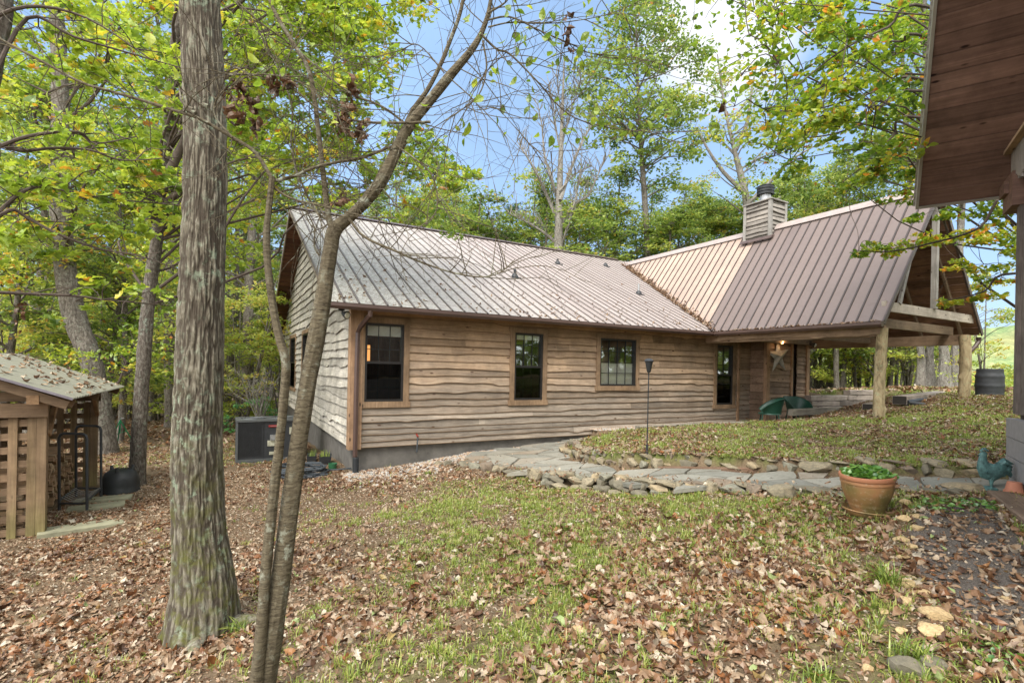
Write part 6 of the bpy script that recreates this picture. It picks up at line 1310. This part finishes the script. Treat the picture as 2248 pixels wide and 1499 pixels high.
while cnt < 125:
    x, y = rs.uniform(1550,2100), rs.uniform(-40,430)
    if not inpoly(np.array([x]), np.array([y]), PB)[0]: continue
    e = min(1, max(.35, (x-1560)/260)); t.clump(at(x, y, rs.uniform(5.6,8.6) if x < 1990 else rs.uniform(7.8,9.5)), rs.uniform(.26,.46), int(rs.uniform(60,115)*e), .09, rg, rs, temps=LBe, bias=.50+rs.uniform(-.16,.18), limb=True if rs.random() < .3 else None, lr=.015, flat=.55); cnt += 1
for x, y, r_, b_ in ((1885,548,26,.5),(1925,545,28,.52),(1965,550,30,.6),(2005,540,32,.66),(2045,530,36,.74),(2085,520,40,.76),(2130,505,42,.72),(2175,480,46,.6),(2200,440,40,.5),(2080,470,30,.5),(2110,575,28,.7),(2160,580,34,.62),(2200,610,34,.6),(2140,540,34,.74),(2020,480,22,.45),(2060,662,18,.62),(2095,664,22,.72),(2130,655,24,.68),(2165,640,30,.66),(2200,520,36,.6),(2190,560,30,.55),(2240,470,40,.55),(2230,540,36,.6)):
    Yc = 7.4+rs.uniform(-.4,.4); t.clump(at(x, y, Yc), r_/F0*Yc*1.25, int(r_*3.0), .08, rg, rs, temps=LBe, bias=b_, limb=None, flat=.4, lr=.009)
for b in ([(2060,88),(1980,92),(1920,86),(1868,72)],[(2050,180),(1960,190),(1880,215),(1790,240),(1700,245)],[(2040,260),(1960,300),(1900,360),(1850,400)],[(2060,20),(1950,60),(1850,110),(1760,180),(1690,240)],[(2240,420),(2150,500),(2040,535),(1950,552),(1880,550)],[(2230,600),(2160,640),(2070,662)],[(2050,200),(1900,270),(1800,300),(1690,300)],[(2040,320),(1990,340),(1900,335)]):
    pts = [at(x, y, 6.6-.05*i) for i, (x, y) in enumerate(b)]; pts = [Vector((bx-.1, by, pts[0].z+.2))]+pts; c = crom([tuple(p) for p in pts], 5); n = len(c); t.br.tube([Vector(p)-t.o for p in c], [.03-.026*(k/n)**.6 for k in range(n)], 7)
t.done(m_twig)
# ------------------------------------------------------------------ background tree templates
def template(kind, seed):
    rs_ = random.Random(seed); rg_ = np.random.default_rng(seed); t = Tree(None, m_barkB if kind != 'bare' else m_barkG, m_leafB, loc=(0,0,0)); 
    if kind in ('broad','tall','mid'):
        h = {'broad':18,'tall':22,'mid':13}[kind]; lean = (rs_.uniform(-.7,.7), rs_.uniform(-.7,.7)); r0 = {'broad':.27,'tall':.22,'mid':.15}[kind]; base = {'broad':.22,'tall':.34,'mid':.16}[kind]
        t.trunk([(lean[0]*f*f+.12*math.sin(f*7+seed), lean[1]*f*f+.1*math.cos(f*6+seed), h*f-.3, r0*(1.25 if f == 0 else 1)*(1-.85*f)) for f in (0,.05,.15,.3,.45,.6,.75,.9,1)], nseg=14, amp=.02, k=3, seed=seed, nsub=5)
        nc = {'broad':44,'tall':34,'mid':30}[kind]; Rw = {'broad':3.6,'tall':2.9,'mid':2.6}[kind]
        for _ in range(nc):
            f = base+(1-base)*rs_.random()**.85; wd = Rw*math.sin(math.pi*min(1, (f-base)/(1-base)*.88+.14))**.7; a = rs_.uniform(0,6.283); d = wd*rs_.random()**.5
            t.clump((lean[0]*f*f+d*math.cos(a), lean[1]*f*f+d*math.sin(a), h*f), rs_.uniform(.8,1.3), rs_.randint(150,260) if kind != 'tall' else rs_.randint(110,190), .19, rg_, rs_, temps=[DI], bias=.45+rs_.uniform(-.18,.2), lr=.035, flat=.6, limb=True)
    elif kind == 'under':
        h = 5.5; 
        for j in range(3): a = rs_.uniform(0,6.28); t.trunk([(0,0,-.2,.06),(.2*math.cos(a),.2*math.sin(a),1.2,.045),(.6*math.cos(a),.6*math.sin(a),3,.03),(1.1*math.cos(a),1.1*math.sin(a),h,.01)], nseg=7, amp=.003, k=2, seed=seed, nsub=4)
        for _ in range(26): a = rs_.uniform(0,6.283); d = 1.9*rs_.random()**.5; t.clump((d*math.cos(a), d*math.sin(a), rs_.uniform(.7,h)), rs_.uniform(.5,.85), rs_.randint(60,120), .14, rg_, rs_, temps=[DI], bias=.58+rs_.uniform(-.16,.2), lr=.014, flat=.45)
    elif kind == 'pine':
        h = 14; t.trunk([(0,0,-.3,.2),(0,0,3,.17),(.1,0,8,.11),(0,.1,h,.02)], nseg=10, amp=.01, k=3, seed=seed, nsub=5)
        for j in range(75):
            f = rs_.uniform(.25,1); a = rs_.uniform(0,6.283); L = (1-f)*3.6+.5; tip = Vector((L*math.cos(a), L*math.sin(a), h*f+L*.12)); t.limb(Vector((0,0,h*f-.2)), tip, .03, .006, rs_, n=4, seg=4)
            for q in (.45,.7,1): c = Vector((0,0,h*f-.2)).lerp(tip, q); t.clump(c, .42, 60, .2, rg_, rs_, temps=[(DI[0]*np.array([1,.22,1]), DI[1])], bias=.4, limb=False, flat=.4, sprays=3)
        t.ml = m_leafP
    t.ml = m_leafU if kind == 'under' else t.ml; r = t.done(m_barkB); return r
def copy_tree(src, loc, rz, sc, label, cat='tree', group=None, name=None, szz=1.0):
    r = src.copy(); COL.objects.link(r); r.location = loc; r.rotation_euler = (0,0,rz); r.scale = (sc, sc, sc*szz); r['label'] = label; r['category'] = cat
    if group: r['group'] = group
    if name: r.name = name
    for ch in list(src.children): c = ch.copy(); COL.objects.link(c); c.parent = r; c.location = ch.location
    return r
TB = [template('broad', 101), template('broad', 102), template('tall', 103), template('tall', 104), template('mid', 105), template('mid', 106)]; TU = [template('under', 111), template('under', 112), template('under', 113)]; TP_ = template('pine', 121)
used = set()
def put(src, px, Y, sc, label, group, name, rz=None, szz=1.0, cat='tree', fz=None):
    x = (px-PX)/F0*Y; z = gz(x, Y) if fz is None else fz
    if math.hypot(x, Y) > 60: z = z*(1-min(1,(math.hypot(x,Y)-60)/60))-4*min(1,(math.hypot(x,Y)-60)/60)
    loc = (x, Y, z-.05); rz = rs.uniform(0,6.28) if rz is None else rz
    if src not in used:
        used.add(src); src.location = loc; src.rotation_euler = (0,0,rz); src.scale = (sc,sc,sc*szz); src['label'] = label; src['category'] = cat; src['group'] = group; src.name = name; return src
    return copy_tree(src, loc, rz, sc, label, cat, group, name, szz)
GL = ('forest tree in the dense yellow-green wood left of the cabin', 'forest trees left of the cabin')
for px, Y in ((20,14),(75,19),(245,16),(268,15.5),(336,24),(372,21),(408,27),(505,24),(528,30),(548,22),(100,26),(180,23),(300,29),(460,33),(40,32),(140,36),(230,33),(350,38),(420,42),(560,38),(590,29),(-60,18),(-40,28),(610,46),(500,48),(260,46),(60,45),(380,52),(160,52),(-20,50),(540,56)):
    put(rs.choice(TB[:4] if Y > 17 else TB[4:]), px, Y, rs.uniform(.75,1.05), *GL, 'forest_tree')
for px in range(-20, 640, 34): put(rs.choice(TU), px, rs.uniform(17,30), rs.uniform(.9,1.3), 'bushy undergrowth tree below the tall forest trees at left', 'undergrowth trees at left', 'undergrowth_tree')
GU = ('bushy undergrowth tree below the tall forest trees at left', 'undergrowth trees at left')
for px, Y in ((30,16),(120,19),(250,22),(200,27),(330,28),(400,24),(470,22),(540,19),(575,25),(515,28),(60,24),(300,35),(430,36),(560,34),(150,31),(-30,22),(360,44),(480,42),(240,42),(590,40),(90,38),(615,22),(20,42)):
    put(rs.choice(TU), px, Y, rs.uniform(.7,1.1), *GU, 'undergrowth_tree')
GH = ('leafy woodland tree rising behind the cabin roof', 'woodland trees behind the cabin')
for px, Y, sc, k in ((975,30,.8,5),(1065,31,.8,0),(1150,33,.8,5),(1200,38,.8,1),(1415,37,.8,0),(1035,30,.8,4),(1275,29,.8,5),(1345,31,.8,0),(1465,29,.8,1),(1560,35,.8,1),(1625,30,.8,0),(1010,31,.8,1),(1080,35,.8,0),(1200,33,.8,0),(1260,32,.8,1),(1310,30,.8,4),(1400,33,.8,0),(1440,31,.8,4),(1500,38,.8,1),(1545,31,.8,5),(1590,31,.8,1),(1700,32,.8,0),(1750,33,.8,1),(1820,34,.8,0),(930,34,.8,1),(640,30,.95,0),(700,33,1.0,1),(760,36,.95,2),(820,34,.8,0),(880,36,.72,1),(940,38,.62,4),(990,33,.68,5),(1050,42,.78,4),(1170,38,.85,5),(1290,36,.85,4),(1330,40,.62,1),(1480,34,.95,5),(1530,40,.78,0),(1570,34,1.0,4),(1600,45,.72,1),(1660,38,1.05,5),(1720,40,.8,0),(1780,42,.78,1),(1850,42,.72,0),(1920,40,.7,1),(1990,38,.78,0),(970,54,.62,1),(870,52,.68,0)):
    top_ = 385+135*rs.random()-(60 if px < 950 else 0); hh = (809-top_)/F0*Y+2.4; h0 = (18,18,22,22,13,13)[k]; sx_ = max(.95, hh/h0) if k < 4 else 1.25; put(TB[k], px, Y, sx_, *GH, 'woodland_tree', szz=hh/h0/sx_)
put(TP_, 1112, 33, .95, 'dark blue-green pine behind the cabin ridge left of the bare tree', None, 'pine_tree'); put(TP_, 1160, 40, .85, 'smaller dark pine just left of the pale bare tree', None, 'pine_tree')
GR_ = ('slim forest tree seen through the open porch', 'forest trees seen through the porch')
for px, Y, k in ((1775,26,4),(1795,32,5),(1838,24,4),(1849,25,5),(1884,30,5),(1958,26,5),(1972,29,4)):
    put(TB[k], px, Y, rs.uniform(.75,.95), *GR_, 'forest_tree')
for px, Y in ((1765,24),(1812,27),(1880,26),(1935,25),(1995,27),(1770,26),(1800,32),(1845,27),(1865,36),(1905,28),(1945,31),(1990,27),(2040,33),(1925,24),(1790,28),(1830,34),(1880,32),(1930,38),(1975,33),(2010,44),(1860,42),(2070,50)): put(rs.choice(TU), px, Y, rs.uniform(.9,1.3), 'bushy yellow-green undergrowth tree beyond the porch', 'undergrowth trees beyond the porch', 'undergrowth_tree')
put(TU[1], 2160, 17, .62, 'thin young tree with sparse leaves right of the porch gable', None, 'young_tree', szz=1.3)
GB = ('forest tree standing behind the photographer', 'forest trees behind the photographer')
for x, y, k in ((-6,-16,1),(4,-18,0),(13,-14,1),(22,-6,0),(28,4,1),(17,1,0),(20,-2,1),(14,-5,0),(24,1,0),(19,4,1)):
    src = TB[k]; copy_tree(src, (x, y, gz(x, y)), rs.uniform(0,6), .85, GB[0], group=GB[1], name='forest_tree')
# big multi-stem trunks by the porch
for i, (px, w_, px2, w2_, Y) in enumerate(((2022,20,2040,21,22),(2073,25,2096,22,21))):
    x = (px-PX)/F0*Y; t = Tree(('huge grey twin-trunked tree seen between the porch posts, left one','huge grey twin-trunked tree seen beside the far porch post')[i], m_barkG, m_leafB, name='big_tree', loc=(x, Y, gz(x, Y)), group=None)
    for (q, ww, dx) in ((px, w_, -14), (px2, w2_, 10)):
        base = 846; t.trunk(px4([(q,base+10,ww*1.9),(q,base-30,ww*1.25),(q,base-70,ww),(q+dx*.3,740,ww*.92),(q+dx,560,ww*.85),(q+dx*2,350,ww*.7),(q+dx*3,100,ww*.5),(q+dx*3,-100,ww*.3)], Y), nseg=36, amp=.035, k=6, seed=41+i, nsub=8)
    for _ in range(30): t.clump(at(px+rs.uniform(-160,150), rs.uniform(-40,420), Y+rs.uniform(-2,3)), rs.uniform(1,1.5), 170, .2, rg, rs, temps=[DI], bias=.5+rs.uniform(-.15,.18), lr=.04)
    t.done(m_barkB)
# bare tree and the tall airy tree
t = Tree('pale nearly leafless tree against the sky behind the cabin', m_barkG, m_leafB, name='bare_tree', loc=at(1226,900,28)); YT = 28
t.trunk(px4([(1226,900,26),(1226,700,24),(1226,560,21),(1227,480,18),(1229,400,14),(1232,320,10),(1235,230,7),(1239,130,3)], YT), nseg=16, amp=.012, k=3, seed=51)
for b, r0 in (([(1226,540),(1200,515),(1160,490),(1120,470)],.1),([(1227,490),(1205,440),(1185,395),(1160,350),(1135,310)],.12),([(1228,450),(1210,390),(1195,340),(1190,280),(1180,230)],.1),([(1230,440),(1250,380),(1270,330),(1290,290),(1320,250)],.12),([(1228,500),(1260,450),(1290,430),(1310,390),(1330,345)],.11),([(1231,340),(1222,290),(1215,240),(1205,190)],.06),([(1232,330),(1245,270),(1262,220),(1275,180)],.06),([(1234,280),(1228,220),(1222,170)],.05),([(1228,420),(1250,395),(1275,375),(1300,365)],.06),([(1227,560),(1245,500),(1265,430),(1275,380)],.09)):
    pts = crom([tuple(at(x, y, YT+rs.uniform(-.6,.6))) for x, y in b], 4); n = len(pts); t.br.tube([Vector(p)-t.o for p in pts], [r0*(1-.85*k/n) for k in range(n)], 6)
    for k in range(3, n):
        for _ in range(3): q = Vector(pts[k])+Vector((rs.gauss(0,.5), rs.gauss(0,.5), rs.uniform(.2,1.4))); t.limb(Vector(pts[k]), q, .025, .006, rs, n=4, seg=4)
for _ in range(12): t.clump(at(1230+rs.gauss(0,55), rs.uniform(200,500), YT), .7, 26, .16, rg, rs, temps=[DI], bias=.5, limb=None, lr=.02)
t.done(m_barkG)
t = Tree('tall airy tree with pale green leaves against the blue sky, right of the bare tree', m_barkB, m_leafB, name='tall_tree', loc=at(1424,880,30)); YT = 30
t.trunk(px4([(1424,880,20),(1424,700,18),(1422,560,15),(1414,420,13),(1406,300,10),(1400,180,7),(1396,40,4)], YT), nseg=16, amp=.015, k=3, seed=52)
for x, y, r_, n in ((1395,40,60,160),(1350,70,50,110),(1440,60,60,150),(1490,90,60,140),(1330,130,55,120),(1380,130,60,150),(1445,140,60,150),(1520,150,50,110),(1300,180,45,80),(1350,200,60,140),(1410,210,60,140),(1480,200,60,150),(1540,210,45,80),(1320,250,55,110),(1380,270,55,110),(1450,270,60,130),(1510,270,50,100),(1340,310,40,60),(1420,330,55,90),(1490,330,55,100),(1550,310,40,60),(1370,370,50,80),(1470,390,50,90),(1400,5,50,120),(1460,10,50,100),(1290,230,30,40)):
    for q in range(3): t.clump(at(x+rs.uniform(-25,25), y+rs.uniform(-25,25), YT+rs.uniform(-2,2)), r_/F0*YT*.85, int(n*1.4), .24, rg, rs, temps=[DI], bias=.42+rs.uniform(-.14,.16), lr=.03, flat=.5, spread=.12)
t.done(m_barkB)
t = Tree('half-bare greyish tree with orange-tinged leaves behind the chimney', m_barkG, m_leafB, name='woodland_tree', loc=at(1660,860,27)); YT = 27
t.trunk(px4([(1655,860,24),(1650,600,22),(1640,450,18),(1625,380,15),(1610,320,10),(1590,230,6),(1575,120,3)], YT), nseg=16, amp=.015, k=3, seed=53)
for b in ([(1632,420),(1590,380),(1555,330),(1530,280)],[(1640,450),(1690,400),(1740,350),(1790,320)],[(1615,330),(1640,270),(1650,200),(1660,150)],[(1645,470),(1680,450),(1720,430)]):
    pts = crom([tuple(at(x, y, YT)) for x, y in b], 4); n = len(pts); t.br.tube([Vector(p)-t.o for p in pts], [.13*(1-.8*k/n) for k in range(n)], 6)
for _ in range(34): t.clump(at(1640+rs.gauss(0,80), rs.uniform(130,470), YT+rs.uniform(-1.5,1.5)), rs.uniform(.7,1.1), 75, .17, rg, rs, temps=[DI], bias=.62+rs.uniform(-.2,.2), lr=.025, spread=.18)
t.done(m_barkG)
# shrubs by the cabin corner
t = Tree('low bright green evergreen shrub behind the heat pump', m_barkB, m_leafP, cat='shrub', name='evergreen_shrub', loc=(-7.3, 15, -2.4)); t.ml = leafmat('shrub_needles', [(0,(.03,.12,.03)),(.6,(.08,.26,.06)),(1,(.16,.36,.10))], trans=.3, gloss=.05, vary=False)
t.trunk([(-7.3,15,-2.5,.04),(-7.3,15,-1.9,.03),(-7.3,15,-1.4,.01)], nseg=6, amp=.002, k=2, seed=1)
for _ in range(22): t.clump((-7.3+rs.gauss(0,.45), 15+rs.gauss(0,.4), -2.1+rs.random()*1.0), .32, 110, .12, rg, rs, temps=[(DI[0]*np.array([1,.3,1]), DI[1])], bias=.5, flat=.5, lr=.008)
t.done()
sh = Vector((-7.0, 14.2, -2.4)); t = Tree('pale bare-twigged shrub beside the gable wall', m_barkG, m_leafB, cat='shrub', name='bare_shrub', loc=sh)
t.br.tube([Vector((0,0,-.1)), Vector((-.03,0,.6)), Vector((-.05,0,1.1))], [.035,.03,.026], 8)
for _ in range(26): 
    d = Vector((rs.gauss(0,.55), rs.gauss(0,.5), rs.uniform(.5,1.2))); e = sh+Vector((-.05,0,1.0))+d; pts = t.limb(sh+Vector((-.04,0,rs.uniform(.6,1.1))), e, .014, .003, rs, n=6, seg=5)
    for k in (3,4,5,6):
        for _ in range(2): t.limb(pts[k], pts[k]+Vector((rs.gauss(0,.2), rs.gauss(0,.2), rs.gauss(.12,.15))), .005, .0015, rs, n=4, seg=3)
t.done(m_barkG)
# ------------------------------------------------------------------ hills and far woods
def hill(cx, cy, rx, ry, h, name, seed):
    n = 120; X, Y = np.meshgrid(np.linspace(-1,1,n), np.linspace(-1,1,n)); R = np.sqrt(X**2+Y**2); Z = h*np.clip(1-R**2, 0, 1)**1.1; P = xy3((X*rx/14).ravel(), (Y*ry/14).ravel()); Z = Z+np.where(R < .98, (fbm(P, seed, 4).reshape(n,n)-.5)*h*.16+(fbm(P*2.7, seed+5, 2).reshape(n,n)-.5)*h*.10, -3)
    i = np.arange(n*n).reshape(n, n); F = np.stack([i[:-1,:-1], i[:-1,1:], i[1:,1:], i[1:,:-1]], -1).reshape(-1,4)
    m, nt, b = newmat('wooded_hill'); n1 = noise_(nt, coords(nt), .12, 6, .75); n2 = noise_(nt, coords(nt), .02, 3); c = ramp(nt, n1, [(.3,(.07,.12,.045)),(.5,(.17,.24,.09)),(.7,(.32,.35,.15))]); c = mix(nt, ramp(nt, n2, [(.4,g3(0)),(.65,g3(.5))]), c, (.38,.30,.14)); nt.links.new(c, b.inputs['Base Color']); b.inputs['Roughness'].default_value = 1; bump(nt, b, n1, 1, 2)
    o = obj(name, np_mesh(name, np.stack([X*rx+cx, Y*ry+cy, Z-4.5], -1).reshape(-1,3), [F], m, None, True)); tag(o, kind='structure')
hill(420, 380, 190, 130, 46, 'hill', 3); hill(230, 520, 260, 120, 36, 'hill', 6); hill(-250, 330, 300, 120, 30, 'hill', 9)
# continuous far wood closing the gaps between trunks
def far_wood(pts, n, h, size, label, seed, bias):
    rg_ = np.random.default_rng(seed); k = rg_.integers(0, len(pts)-1, n); f = rg_.random(n); A = np.array(pts, float); B = A[k]*(1-f[:,None])+A[k+1]*f[:,None]; X = B[:,0]+rg_.normal(0,4,n); Y = B[:,1]+rg_.normal(0,5,n)
    hh = h*(.75+.5*fbm(xy3(X, Y, .12), seed, 2)); Z = -3.5+rg_.random(n)*hh; r = np.clip(bias+(fbm(np.stack([X*.35, Y*.35, Z*.35], 1), seed, 2)-.5)*.9+rg_.normal(0,.08,n), 0, 1)
    V, F, r = multi(np.stack([X, Y, Z], 1), rg_.uniform(size*.6, size*1.4, n), r, [DI], .8, rg_); tag(obj('far_wood', np_mesh('far_wood', V, [F], m_leafB, {'r': r})), label, 'wood', kind='stuff')
far_wood([(-110,62),(-70,74),(-35,80),(0,78),(28,76)], 80000, 15, .75, 'distant leafy wood closing the view behind the trees', 5, .55)
far_wood([(60,110),(90,112),(125,120),(160,125)], 16000, 5, .9, 'distant hedge-like wood across the bright field', 6, .68)
far_wood([(8,-48),(35,-32),(48,-4),(46,24)], 26000, 15, .9, 'wood across the yard behind the side building', 8, .5)
